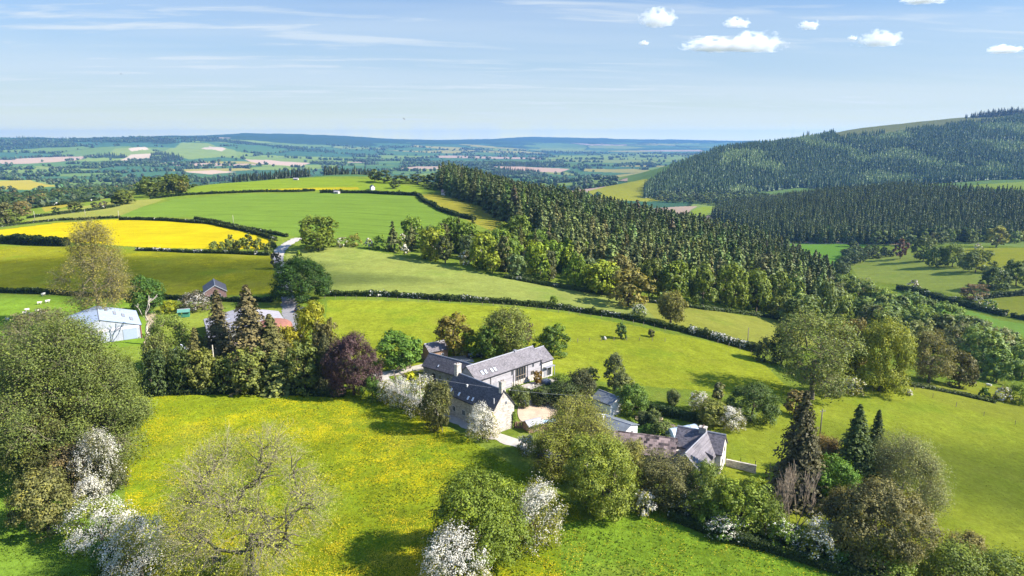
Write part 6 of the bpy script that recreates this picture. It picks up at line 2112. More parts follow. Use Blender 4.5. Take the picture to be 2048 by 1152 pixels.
# ------------------------------------------------------------------ conifer plantations and the far country
def merged_conifers(name, pts, H, Wd, tints, seed, layers=6, tri=6):
    """one object holding many small conifers (each a stack of drooping skirts with ragged edges)"""
    rng = np.random.default_rng(seed)
    n = len(pts)
    V = np.empty((n, layers * tri * 3, 3), np.float32)
    for l in range(layers):
        t0 = l / layers
        z1 = 0.10 + 0.90 * (t0 + 1.15 / layers)
        z0 = 0.06 + 0.90 * t0
        r = (1 - t0) ** 0.85
        for k in range(tri):
            a = (k + rng.uniform(-0.3, 0.3, n) + 0.5 * (l % 2)) * 2 * math.pi / tri
            da = 0.62 * 2 * math.pi / tri * rng.uniform(0.7, 1.2, n)
            rr = r * rng.uniform(0.7, 1.2, n)
            zz = z0 + rng.uniform(-0.03, 0.03, n)
            j = (l * tri + k) * 3
            V[:, j] = np.stack([0.06 * np.cos(a), 0.06 * np.sin(a), np.minimum(z1, 1.0) + 0 * a], 1)
            V[:, j + 1] = np.stack([rr * np.cos(a - da), rr * np.sin(a - da), zz], 1)
            V[:, j + 2] = np.stack([rr * np.cos(a + da), rr * np.sin(a + da), zz], 1)
    V *= np.stack([Wd / 2, Wd / 2, H], 1)[:, None, :]
    V += pts[:, None, :]
    nv = layers * tri * 3
    F_ = np.arange(n * nv).reshape(-1, 3)
    me = np_mesh(name, V.reshape(-1, 3), F_, [leaf_mat('far_leaf')], {'var': np.clip(rng.normal(0.42, 0.2, len(F_)), 0, 1)}, {'tint': np.repeat(tints, nv, 0)})
    o = link(name, me)
    tag(o, kind='stuff')
    return o


def merged_broadleaf(name, pts, H, Wd, tints, seed):
    """one object holding many far broadleaf crowns, each a few rough lumps"""
    rng = np.random.default_rng(seed)
    bm = bmesh.new()
    bmesh.ops.create_icosphere(bm, subdivisions=1, radius=1)
    iv = np.array([v.co[:] for v in bm.verts])
    bm.verts.ensure_lookup_table()
    fi = np.array([[v.index for v in f.verts] for f in bm.faces])
    bm.free()
    # split triangles so that each can tilt: ragged crowns
    tv = iv[fi].reshape(-1, 3)
    n = len(pts)
    k = len(tv)
    V = tv[None] * (1 + rng.normal(0, 0.16, (n, k, 1))) + rng.normal(0, 0.10, (n, k, 3))
    V[:, :, 2] = np.maximum(V[:, :, 2] * 0.5 + 0.5, -0.02)
    V = V * np.stack([Wd / 2, Wd / 2, H], 1)[:, None, :] + pts[:, None, :]
    F_ = np.arange(n * k).reshape(-1, 3)
    me = np_mesh(name, V.reshape(-1, 3), F_, [leaf_mat('far_leaf')], {'var': np.clip(rng.normal(0.42, 0.2, len(F_)), 0, 1)}, {'tint': np.repeat(tints, k, 0)})
    o = link(name, me)
    tag(o, kind='stuff')
    return o


def lin(*ps):
    return np.array([at_depth(u, d)[:2] for u, d in ps])


def merge_proto(name, pts, H, Wd, tints, protos, seed):
    """one stuff object made of many copies of the single-mesh conifer prototypes"""
    rng = np.random.default_rng(seed)
    VV, FF, VA, TT = [], [], [], []
    off = 0
    which = rng.integers(0, len(protos), len(pts))
    for q, pr in enumerate(protos):
        measure(pr)
        me = pr['whole']
        nv = len(me.vertices)
        co = np.empty(nv * 3, np.float32)
        me.vertices.foreach_get('co', co)
        co = co.reshape(-1, 3)
        nf = len(me.polygons)
        fi = np.empty(nf * 4, np.int32)
        me.loops.foreach_get('vertex_index', fi)
        fi = fi.reshape(-1, 4)
        va = np.empty(nf, np.float32)
        me.attributes['var'].data.foreach_get('value', va)
        s = np.nonzero(which == q)[0]
        a = rng.uniform(0, 2 * math.pi, len(s))
        sx_ = Wd[s] / pr['W']
        sz_ = H[s] / pr['H']
        x = (co[None, :, 0] * np.cos(a)[:, None] - co[None, :, 1] * np.sin(a)[:, None]) * sx_[:, None]
        y = (co[None, :, 0] * np.sin(a)[:, None] + co[None, :, 1] * np.cos(a)[:, None]) * sx_[:, None]
        z = co[None, :, 2] * sz_[:, None]
        VV.append((np.stack([x, y, z], -1) + pts[s][:, None]).reshape(-1, 3))
        FF.append((fi[None] + (np.arange(len(s)) * nv)[:, None, None]).reshape(-1, 4) + off)
        VA.append(np.tile(va, len(s)))
        TT.append(np.repeat(tints[s], nv, 0))
        off += len(s) * nv
    me = np_mesh(name, np.concatenate(VV), np.concatenate(FF), [leaf_mat('far_leaf')], {'var': np.concatenate(VA)}, {'tint': np.concatenate(TT)})
    o = link(name, me)
    tag(o, kind='stuff')
    return o


# --- the plantation on the spur: the largest 280 as trees of their own, the rest as one mass
PLANT = [(878, 600), (905, 540), (960, 500), (1000, 430), (1050, 385), (1085, 330), (1120, 300), (1170, 285), (1230, 275), (1340, 272), (1420, 275), (1500, 278), (1560, 282),
         (1640, 300), (1660, 340), (1650, 430), (1600, 520), (1540, 570), (1450, 610), (1350, 640), (1250, 660), (1100, 690), (1000, 720), (920, 740), (885, 700)]
cpts, crng = scatter(None, 5.1, 71, world=lin(*PLANT))
order = np.argsort(np.hypot(cpts[:, 0], cpts[:, 1]))
cpts = cpts[order]
cH = crng.uniform(15, 22, len(cpts)) * np.where(crng.uniform(size=len(cpts)) < 0.1, 0.75, 1)
cH *= 0.80 + 0.42 * fbm(cpts[:, 0] / 38, cpts[:, 1] / 38, 3, 61)
cW = cH * crng.uniform(0.34, 0.50, len(cpts))
ct = np.array((0.098, 0.130, 0.038)) * crng.uniform(0.78, 1.22, (len(cpts), 1)) * (1 + crng.normal(0, 0.08, (len(cpts), 3)))
pat = fbm(cpts[:, 0] / 55, cpts[:, 1] / 55, 3, 62)[:, None]
ct = ct * (0.72 + 0.56 * pat)
odd = crng.uniform(size=len(cpts))
ct[odd < 0.010] = (0.13, 0.105, 0.06)          # a few dead brown trees
ct[odd > 0.94] *= np.array([1.25, 1.4, 1.0])    # and paler larches
PC = [conifer('plantation_conifer_%d' % i, 22, 6.4 + 0.5 * i, 'far', 90 + i, ragged=0.35, single=True, droop=0.2 + .05 * i, power=0.66 + 0.06 * i) for i in range(5)]
NI = 285
for i in range(min(NI, len(cpts))):
    o = place(PC[int(crng.integers(0, 5))], 'conifer_tree', 'tall dark conifer in the near ranks of the plantation on the spur', 'tree', cpts[i], cH[i], cW[i], ct[i], 'conifers of the plantation on the spur', jit=0.05)
if len(cpts) > NI:
    merge_proto('plantation_conifers', cpts[NI:], cH[NI:], cW[NI:], ct[NI:], PC, 5)
print('plantation', len(cpts))

# --- the lower conifer hill at the right
LOW = np.concatenate([world_poly([(1418, 434), (1450, 447), (1500, 467), (1560, 483), (1640, 487), (1740, 489), (1850, 486), (2140, 480)]),
                      lin((2140, 850), (2040, 870), (1930, 930), (1800, 1010), (1650, 1120), (1520, 1180))])
lp, lr_ = scatter(None, 6.0, 72, world=LOW)
lH = lr_.uniform(15, 22, len(lp))
lW = lH * lr_.uniform(0.24, 0.34, len(lp))
lt = np.array((0.095, 0.128, 0.044)) * lr_.uniform(0.7, 1.4, (len(lp), 1))
merge_proto('conifer_wood', lp, lH, lW, lt, [conifer('hill_conifer_%d' % i, 20, 6.0, 'far', 120 + i, ragged=0.3, single=True) for i in range(2)], 6)
print('low hill', len(lp))

# --- the big conifer hill behind
bp, br_ = scatter(None, 7.2, 73, world=lin(*BIG))
n1 = fbm(bp[:, 0] / 160, bp[:, 1] / 200, 3, 21)
young = (n1 > 0.54)
keep = bp[:, 2] < heath_line(bp[:, 0], bp[:, 1])
bp, young = bp[keep], young[keep]
bH = np.where(young, br_.uniform(8, 13, len(bp)), br_.uniform(15, 23, len(bp)))
bW = bH * np.where(young, 0.6, 0.42)
bt = np.where(young[:, None], np.array((0.160, 0.225, 0.066)), np.array((0.074, 0.118, 0.042))) * br_.uniform(0.7, 1.35, (len(bp), 1))
merged_conifers('hill_forest', bp, bH, bW, bt, 7, layers=5, tri=5)
print('big hill', len(bp))
# pines on the skyline
us = []
u = 1922
while u < 2046:
    u += R_.choice((2.2, 2.8, 3.5, 4.2, 9.0)) if u < 1968 else R_.choice((1.6, 2.0, 2.6, 3.2))
    us.append(u)
for i, u in enumerate(us):
    p = at_depth(u, 2345 + R_.uniform(-35, 30))
    hh_ = R_.uniform(12, 20) if u < 1960 else R_.uniform(16, 29)
    place(PC[i % 5], 'skyline_conifer', 'dark conifer standing on the skyline of the big hill', 'tree', p, hh_, hh_ * R_.uniform(0.36, 0.5), (0.03, 0.042, 0.024), 'conifers on the skyline of the big hill')

# --- conifer clumps just behind the crest, and hedgerow trees of the far country
def clump(name, u0, u1, d0, d1, sp, seed, h0, h1):
    q, r = scatter(None, sp, seed, world=lin((u0, d0), (u1, d0), (u1, d1), (u0, d1)))
    hh_ = r.uniform(h0, h1, len(q))
    merged_conifers(name, q, hh_, hh_ * 0.36, np.array((0.035, 0.05, 0.022)) * r.uniform(0.7, 1.4, (len(q), 1)), seed)


clump('crest_wood', 466, 620, 1000, 1060, 6.5, 74, 16, 24)
clump('ridge_wood', 650, 745, 960, 1020, 6.5, 75, 16, 24)

rng = np.random.default_rng(81)
N_ = 520000
dd = np.exp(rng.uniform(math.log(820), math.log(7500), N_))
aa = rng.uniform(math.radians(-40), math.radians(34), N_)
fx, fy = dd * np.sin(aa), dd * np.cos(aa)
h_, e1, e2 = far_cells(fx, fy)
fz = height(fx, fy)
wd_ = far_wood(fx, fy, fz)
hb_, b1_, b2_ = far_cells(fx / 2.1 + 900, fy / 2.1)
big_ = dd > 4300
e1, e2 = np.where(big_, b1_ * 2.1, e1), np.where(big_, b2_ * 2.1, e2)
on_edge = (e2 - e1) < np.maximum(9, dd * 0.003)
pr_ = np.where(wd_, 0.34, np.where(on_edge, np.where(fbm(fx / 230, fy / 230, 2, 5) > 0.5, 0.6, 0.06), 0.0012))
bighill = (dd > 1280) & (dd < 3600) & (aa > math.radians(8.6))
lowhill = (dd > 600) & (dd < 1300) & (aa > math.radians(14))
u_, v_, dep_ = project((fx, fy, fz))
ok = (rng.uniform(size=N_) < pr_) & ~bighill & ~lowhill
inb = np.zeros(N_, bool)
for nm in ('valley bright field', 'ploughed field', 'valley green strip', 'crest pasture', 'gap field', 'valley floor'):
    inb |= in_poly(fx, fy, world_poly([f[1] for f in FIELDS if f[0] == nm][0]))
for f in FIELDS:
    if f[0].startswith('far '):
        inb |= in_poly(fx, fy, world_poly(f[1]))
ok &= ~inb & ~((dd < 1050) & (fz > -14))
fp = np.stack([fx, fy, fz], 1)[ok]
con = wd_[ok] & (fbm(fp[:, 0] / 260, fp[:, 1] / 260, 2, 66) > 0.52)
fd = dd[ok]
fH = rng.uniform(6, 13, len(fp)) * np.clip(0.9 + fd / 9000, 0.9, 1.5)
fW = fH * rng.uniform(0.9, 1.35, len(fp))
ft = np.array((0.060, 0.095, 0.032)) * rng.uniform(0.6, 1.5, (len(fp), 1)) * (1 + rng.normal(0, 0.1, (len(fp), 3)))
merged_broadleaf('far_hedgerow_trees', fp[~con], fH[~con], fW[~con], ft[~con], 8)
merged_conifers('far_conifer_woods', fp[con], fH[con] * 1.4, fH[con] * 0.6, ft[con] * 0.6, 9, layers=4, tri=5)
print('far trees', len(fp))
# ------------------------------------------------------------------ smaller things
def empty_at(name, p, rz, label, cat, group=None):
    o = link(name, None)
    o.location = p
    o.rotation_euler = (0, 0, rz)
    tag(o, label, cat, group)
    return o


# --- fences: posts and rails
POST_ME = {}


def fence(name, pix, label, gap=2.6, hgt=1.15, rails=(0.45, 0.8, 1.08), wire=False, mat=None, pw=0.05):
    P = smooth_line([ground(u, v) for u, v in pix], gap)
    mat = mat or POST
    o = link(name, None)
    o.location = P[0]
    tag(o, label, 'fence')
    r = random.Random(len(P))
    key = (hgt, pw, mat.name)
    if key not in POST_ME:
        t_ = MB().box(-pw, -pw, -0.35, pw, pw, hgt).build('post', mat)
        POST_ME[key] = t_.data
        bpy.data.objects.remove(t_)
    for p in P[:95]:
        c = link('post', POST_ME[key], o)
        c.location = (p[0] - P[0][0], p[1] - P[0][1], float(height(p[0], p[1])[0]) - P[0][2])
        c.rotation_euler = (r.uniform(-.06, .06), r.uniform(-.06, .06), r.uniform(0, 3))
        c.scale = (1, 1, r.uniform(0.88, 1.08))
    for z in rails:
        pts = [(p[0] - P[0][0], p[1] - P[0][1], float(height(p[0], p[1])[0]) - P[0][2] + z) for p in P]
        MB().tube(pts, 0.012 if wire else 0.045, 4).build('wire' if wire else 'rail', IRON if wire else mat, o)
    return o


fence('fence', [(790, 760), (815, 752), (845, 745)], 'timber rail fence between the drive and the dark wing', 1.8)
fence('fence', [(788, 752), (792, 766), (800, 778)], 'short timber rail fence turning down beside the drive', 1.8)
fence('fence', [(1110, 690), (1135, 684), (1190, 682), (1240, 680), (1330, 684)], 'thin wire fence across the paddock behind the long barn', 3.5, 1.1, (0.5, 0.95), True)
fence('fence', [(1395, 672), (1420, 682), (1470, 697), (1525, 716)], 'post fence along the white flowering hedge', 3.0, 1.2, (0.5, 1.0), True)
fence('fence', [(1452, 925), (1472, 922), (1500, 930), (1540, 940)], 'dark post and wire fence right of the slate cottage', 3.2, 1.3, (0.5, 1.0), True, IRON)
fence('fence', [(1800, 765), (1830, 792), (1852, 800), (1880, 806), (1910, 815), (1960, 832), (2030, 850)], 'row of weathered posts crossing the right slope', 5.0, 1.25, (), True)
fence('fence', [(1790, 765), (1850, 775), (1920, 788), (1985, 803)], 'old post fence on the brow under the brown oak', 3.0, 1.15, (0.5, 1.0), True)
fence('fence', [(650, 597), (760, 598), (900, 607), (1050, 617), (1130, 626), (1240, 641), (1330, 661)], 'wire fence below the long clipped hedge', 3.4, 1.1, (0.9,), True)
fence('fence', [(1650, 795), (1700, 790), (1745, 782)], 'fence at the foot of the big ash and oak on the brow', 2.4, 1.1, (0.5, 1.0), True)
fence('fence', [(860, 855), (872, 860), (885, 864)], 'pale timber rail under the dull olive holly', 1.6, 1.1)
fence('garden_fence', [(1031, 856), (1045, 857), (1058, 856), (1066, 855)], 'dark close boarded fence beside the oil tank', 0.28, 1.3, (0.3, 1.0), mat=TIMBER_BROWN, pw=0.11)
fence('fence', [(1062, 806), (1090, 811), (1118, 820)], 'rail fence along the back of the gravel yard', 2.0, 1.1, (0.5, 0.95))


def gate(p, rz, label, w_=3.0):
    o = empty_at('gate', p, rz, label, 'gate')
    for x in (-0.08, w_ + 0.08):
        MB().box(x - 0.08, -0.08, -0.3, x + 0.08, 0.08, 1.35).build('post', OAK, o)
    b = MB()
    for i in range(5):
        b.box(0.03, -0.02, 0.22 + i * 0.22, w_ - 0.03, 0.02, 0.30 + i * 0.22)
    b.build('bars', OAK, o)
    b = MB()
    b.prism([(0.1, -0.055, 0.2), (0.2, -0.055, 0.2), (w_ * 0.6, -0.055, 1.18), (w_ * 0.6 - 0.1, -0.055, 1.18)], (0, 0.03, 0))
    b.build('brace', OAK, o)


gate(ground(796, 741), math.radians(20), 'five barred timber gate standing open by the wide maple')
gate(ground(826, 749), math.radians(10), 'five barred timber gate against the end of the dark wing', 3.4)


# --- poles
def pole(u, vb, vt, label, arm=True, mat=None):
    p = ground(u, vb)
    h, _ = size_at(u, vb, vt, 1, p)
    o = empty_at('utility_pole', p, 0.35, label, 'pole')
    MB().tube([(0, 0, -0.5), (0, 0, h)], [0.15, 0.105], 8).build('shaft', mat or POST, o, smooth=True)
    if arm:
        MB().box(-0.75, -0.13, h - 0.55, 0.75, -0.105 - 0.0, h - 0.43).build('crossarm', POST, o)
        for x in (-0.6, 0.0, 0.6):
            MB().tube([(x, -0.118, h - 0.43), (x, -0.118, h - 0.25)], 0.05, 6).build('insulator', WHITE, o)
    return p, h


PALEPOST = simple_mat('pale_post', (0.40, 0.36, 0.29), 0.9, 0.25, 2)
pa, ha = pole(842, 838, 748, 'pale power pole rising out of the flowering row in front of the dark wing', False, PALEPOST)
pb, hb = pole(1640, 868, 818, 'power pole with a crossarm standing on the right slope')
pole(70, 441, 422, 'pale power pole at the left lane, the left of three', False, PALEPOST)
pole(171, 433, 419, 'pale power pole at the middle of the left lane', False, PALEPOST)
pole(238, 438, 421, 'pale power pole by the left corner of the wheat field', False, PALEPOST)
pole(467, 447, 430, 'pale power pole beside the hedge between wheat and buttercups', False, PALEPOST)
pole(1495, 688, 655, 'grey power pole in the white flowering hedge', False)
pole(433, 776, 690, 'slim pole in the tall screen in front of the lean-to', False, PALEPOST)
pts = []
p0 = Vector(pa) + Vector((0, 0, ha - 0.3))
p1 = Vector((18, 118, 8.5))
for i in range(17):
    t = i / 16
    q = p0.lerp(p1, t)
    q.z -= 4 * t * (1 - t) * 0.9
    pts.append(q)
wl_ = MB().tube(pts, 0.018, 4).build('overhead_wire', simple_mat('wire_grey', (0.35, 0.35, 0.36), 0.5, 0.05))
tag(wl_, 'thin grey overhead wire running from the pale pole across the cottage roof', 'wire')


# --- oil tank by the gable
p = ground(1011, 855)
o = empty_at('oil_tank', (p[0] - 0.1, p[1] - 0.35, p[2]), math.radians(-46 + 90), 'dark green ribbed oil tank on a stand against the pale stone gable', 'oil tank')
GREENP = simple_mat('green_plastic', (0.012, 0.048, 0.045), 0.45, 0.15, spec=0.4)
a = np.linspace(0, 2 * math.pi, 22, endpoint=False)
b = MB()
ring = [(0.0, 0.66 * math.copysign(abs(math.cos(t)) ** 0.6, math.cos(t)), 1.15 + 0.72 * math.copysign(abs(math.sin(t)) ** 0.6, math.sin(t))) for t in a]
b.prism([(q[0] - 0.75, q[1], q[2]) for q in ring], (1.5, 0, 0))
tk = b.build('tank', GREENP, o, bevel=0.04)
for x in (-0.5, -0.17, 0.17, 0.5):
    MB().prism([(x - 0.05, q[1] * 1.05, 1.15 + (q[2] - 1.15) * 1.05) for q in ring], (0.10, 0, 0)).build('rib', GREENP, tk)
MB().tube([(0.25, 0, 1.80), (0.25, 0, 1.97)], 0.16, 12).build('filler_cap', GREENP, tk)
MB().box(-0.8, -0.72, 0.30, 0.8, 0.72, 0.42).build('platform', simple_mat('pale_slab', (0.5, 0.48, 0.45)), o)
for x in (-0.6, 0.6):
    for y in (-0.5, 0.5):
        MB().box(x - 0.1, y - 0.1, -0.2, x + 0.1, y + 0.1, 0.298).build('leg', STONE_DARK, o)


# --- vehicles
def car(p, rz, label, paint, est=True):
    o = empty_at('parked_car', p, rz, label, 'car')
    pm = simple_mat('car_paint_%d' % int(paint[2] * 1000), paint, 0.25, 0.05, spec=0.6)
    prof = [(-2.15, 0.32), (2.12, 0.32), (2.2, 0.55), (2.1, 0.78), (1.15, 0.95), (-2.12, 0.98), (-2.2, 0.6)]
    body = MB().prism([(x, -0.88, z) for x, z in prof], (0, 1.76, 0)).build('body', pm, o, bevel=0.06)
    cab = [(-2.08, 0.975), (1.1, 0.955), (0.35, 1.46), (-1.75, 1.48)]
    b = MB()
    lo = [(x, s * 0.84, z) for s in (-1, 1) for x, z in cab[:2]]
    b.add([(-2.08, -.84, .97), (1.12, -.84, .95), (1.12, .84, .95), (-2.08, .84, .97), (-1.85, -.68, 1.46), (0.3, -.68, 1.46), (0.3, .68, 1.46), (-1.85, .68, 1.46)],
          [[4, 5, 6, 7], [0, 1, 5, 4], [1, 2, 6, 5], [2, 3, 7, 6], [3, 0, 4, 7]])
    b.build('windows', glass_mat(), o)
    MB().box(-1.87, -0.70, 1.462, 0.34, 0.70, 1.53).build('roof', pm, o, bevel=0.03)
    for x in (-1.35, 1.35):
        for y in (-0.82, 0.82):
            sg = 1 if y > 0 else -1
            wh = MB().tube([(x, y - 0.1, 0.33), (x, y + 0.1, 0.33)], 0.33, 16).build('wheel', IRON, o)
            MB().tube([(x, y + sg * 0.101, 0.33), (x, y + sg * 0.115, 0.33)], 0.2, 12).build('rim', simple_mat('alloy', (0.5, 0.5, 0.52), 0.35, 0.05, metal=0.8), wh)
    for y in (-0.62, 0.62):
        MB().box(2.165, y - 0.2, 0.60, 2.215, y + 0.2, 0.74).build('headlight', WHITE, o)
        MB().box(-2.215, y - 0.12, 0.68, -2.165, y + 0.12, 0.92).build('tail_light', simple_mat('red_lens', (0.3, 0.01, 0.01), 0.3), o)


q = ground(951, 716)
car((q[0], q[1], q[2] + 0.1), math.radians(12), 'dark blue estate car parked on the drive behind the long barn', (0.012, 0.022, 0.045))
q = ground(601, 622)
car((q[0], q[1], q[2]), math.radians(75), 'black estate car parked beside the lane under the dark chestnut', (0.010, 0.012, 0.016))

# --- terrace and garden pieces
p = ground(1092, 767)
b = MB()
b.tube([(0, 0, 0.0), (0, 0, 0.5), (0, 0, 0.75), (0, 0, 0.98), (0, 0, 1.06)], [1.28, 1.3, 1.2, 0.75, 0.05], 20)
t_ = b.build('covered_table', simple_mat('blue_grey_cover', (0.07, 0.085, 0.115), 0.55, 0.15), None, smooth=True)
t_.location = p
tag(t_, 'round garden table under a dark blue grey cover on the barn terrace', 'garden table')
rs = random.Random(3)
def rock(p, s, label, group):
    bm = bmesh.new()
    bmesh.ops.create_icosphere(bm, subdivisions=2, radius=1)
    for v in bm.verts:
        v.co *= 1 + 0.18 * (vnoise(np.array([v.co.x * 2 + s * 9]), np.array([v.co.y * 2 + v.co.z * 3]), 3)[0] - 0.5) * 2
    me = bpy.data.meshes.new('rock')
    bm.to_mesh(me)
    bm.free()
    me.materials.append(STONE)
    o = link('rock', me)
    o.location = p
    o.scale = (s, s * rs.uniform(.7, 1.1), s * 0.6)
    o.rotation_euler = (0, 0, rs.uniform(0, 6))
    tag(o, label, 'rock', group)
for i, (u, v, s) in enumerate(((1066, 771, .5), (1056, 775, .45), (1046, 781, .4), (1110, 757, .6), (1114, 763, .5), (1118, 769, .6), (1112, 770, .45))):
    rock(ground(u, v), s, 'pale boulder edging the barn terrace', 'boulders edging the barn terrace')

# polytunnel
p = ground(1352, 876)
o = empty_at('polytunnel', p, math.radians(22), 'pale blue hooped polytunnel behind the slate cottage roof', 'polytunnel')
m, n = new_mat('tunnel_film')
pb_ = n.add('ShaderNodeBsdfPrincipled', {'Base Color': (0.55, 0.66, 0.78), 'Roughness': 0.25, 'Specular IOR Level': 0.6})
tb_ = n.add('ShaderNodeBsdfTranslucent', {'Color': (0.55, 0.66, 0.78)})
mx_ = n.add('ShaderNodeMixShader', {0: 0.35, 1: pb_.outputs[0], 2: tb_.outputs[0]})
n.add('ShaderNodeOutputMaterial', {0: mx_.outputs[0]})
b = MB()
arc = [(math.cos(t) * 1.6, math.sin(t) * 2.15) for t in np.linspace(0, math.pi, 15)]
b.prism([(-1.5, y, z) for y, z in arc], (6.0, 0, 0))
b.build('cover', m, o)
for i in range(5):
    x = -1.5 + i * 1.5
    MB().tube([(x, y * 1.02, z * 1.02) for y, z in arc], 0.035, 5).build('hoop', WHITE, o)
MB().box(4.502, -0.5, 0, 4.55, 0.5, 1.75).build('door', WHITE, o)

# log store with blue sheet
p = ground(1094, 858)
o = empty_at('log_store', p, math.radians(8), 'timber log store with a crumpled blue sheet on its roof beside the pale shed', 'log store')
MB().box(-1.7, -0.6, 0, 1.7, 0.6, 1.5).build('bin', TIMBER_BROWN, o)
nx_, ny_ = 14, 7
gx, gy = np.meshgrid(np.linspace(-1.75, 1.75, nx_), np.linspace(-0.7, 0.7, ny_))
gz = 1.56 + 0.26 * fbm(gx * 1.5 + 4, gy * 2.0, 3, 8)
V = np.concatenate([np.stack([gx.ravel(), gy.ravel(), gz.ravel()], 1), np.stack([gx.ravel(), gy.ravel(), gz.ravel() - 0.03], 1)])
i = (np.arange(ny_ - 1)[:, None] * nx_ + np.arange(nx_ - 1)[None]).ravel()
Fq = np.stack([i, i + 1, i + nx_ + 1, i + nx_], 1)
link('sheet', np_mesh('sheet', V, np.concatenate([Fq, Fq[:, ::-1] + nx_ * ny_]), [simple_mat('blue_sheet', (0.42, 0.55, 0.66), 0.4, 0.35, 4.0)]), o)

# crumpled plastic in the farmyard scrub
p = ground(362, 704)
nx_, ny_ = 22, 16
gx, gy = np.meshgrid(np.linspace(-1.6, 1.6, nx_), np.linspace(-1.2, 1.2, ny_))
gz = 0.9 + 1.5 * fbm(gx * 1.1 + 14, gy * 1.3, 4, 18) - 0.25 * (gx ** 2 + gy ** 2)
i = (np.arange(ny_ - 1)[:, None] * nx_ + np.arange(nx_ - 1)[None]).ravel()
Fq = np.stack([i, i + 1, i + nx_ + 1, i + nx_], 1)
V = np.concatenate([np.stack([gx.ravel(), gy.ravel(), gz.ravel()], 1), np.stack([gx.ravel(), gy.ravel(), gz.ravel() - 0.04], 1)])
o = link('plastic_sheet', np_mesh('plastic_sheet', V, np.concatenate([Fq, Fq[:, ::-1] + nx_ * ny_]), [simple_mat('white_blue_plastic', (0.60, 0.62, 0.72), 0.35, 0.5, 2.5)]))
o.location = p
tag(o, 'crumpled white and blue plastic sheet lying in the scrub left of the farm shed', 'plastic sheet')

# raised beds in the kitchen garden
for i, (u, v, rz) in enumerate(((1283, 842, 0.5), (1300, 846, 0.5), (1318, 852, 0.5), (1335, 856, 0.5), (1290, 834, 0.5), (1312, 838, 0.5))):
    p = ground(u, v)
    o = empty_at('raised_bed', p, -0.45, 'low timber raised vegetable bed in the kitchen garden', 'raised bed', 'raised beds of the kitchen garden')
    b = MB()
    b.box(-1.3, -0.6, -0.1, 1.3, -0.54, 0.32).box(-1.3, 0.54, -0.1, 1.3, 0.6, 0.32).box(-1.3, -0.538, -0.1, -1.24, 0.538, 0.32).box(1.24, -0.538, -0.1, 1.3, 0.538, 0.32)
    b.build('frame', simple_mat('pale_board', (0.42, 0.34, 0.22), 0.8, 0.2), o)
    MB().box(-1.238, -0.536, -0.1, 1.238, 0.536, 0.24).build('soil', simple_mat('bed_soil', (0.10, 0.09, 0.04), 0.95, 0.5, 3), o)


# --- sheep
def sheep_mesh(name, lying=False):
    me = bpy.data.meshes.new(name)
    J = [(-0.42, 0, 0.62), (-0.15, 0, 0.66), (0.2, 0, 0.66), (0.45, 0, 0.70), (0.60, 0, 0.80), (0.74, 0, 0.80), (0.88, 0, 0.72), (-0.55, 0, 0.60), (-0.60, 0, 0.42)]
    Rr = [0.25, 0.30, 0.30, 0.24, 0.13, 0.105, 0.06, 0.08, 0.045]
    E = [(0, 1), (1, 2), (2, 3), (3, 4), (4, 5), (5, 6), (0, 7), (7, 8)]
    for sx_, k in ((-0.36, 0), (0.34, 3)):
        for sy_ in (-0.15, 0.15):
            i = len(J)
            if lying:
                J += [(sx_, sy_ * 1.5, 0.45), (sx_ + 0.18, sy_ * 1.7, 0.42), (sx_ + 0.02, sy_ * 1.6, 0.38)]
            else:
                kx = -0.06 if sx_ < 0 else 0.03
                J += [(sx_, sy_, 0.42), (sx_ + kx, sy_, 0.22), (sx_, sy_, 0.02)]
            Rr += [0.10, 0.05, 0.045]
            E += [(k, i), (i, i + 1), (i + 1, i + 2)]
    for sy_ in (-1, 1):
        i = len(J)
        J.append((0.70, sy_ * 0.17, 0.85))
        Rr.append(0.03)
        E.append((5, i))
    me.from_pydata(J, E, [])
    o = bpy.data.objects.new(name, me)
    COL.objects.link(o)
    md = o.modifiers.new('skin', 'SKIN')
    for i, sv in enumerate(me.skin_vertices[0].data):
        sv.radius = (Rr[i], Rr[i])
        sv.use_root = (i == 1)
    sb_ = o.modifiers.new('sub', 'SUBSURF')
    sb_.levels = sb_.render_levels = 2
    dg = bpy.context.evaluated_depsgraph_get()
    me2 = bpy.data.meshes.new_from_object(o.evaluated_get(dg))
    bpy.data.objects.remove(o)
    # wool over the trunk, dark-skinned face and shanks
    me2.materials.clear()
    me2.materials.append(simple_mat('wool', (0.66, 0.61, 0.50), 0.95, 0.15, 8))
    me2.materials.append(simple_mat('sheep_face', (0.42, 0.37, 0.30), 0.9, 0.1))
    for f in me2.polygons:
        c = f.center
        f.material_index = 1 if (c.x > 0.62 or c.z < 0.33) else 0
        f.use_smooth = True
    me2.name = name
    return me2


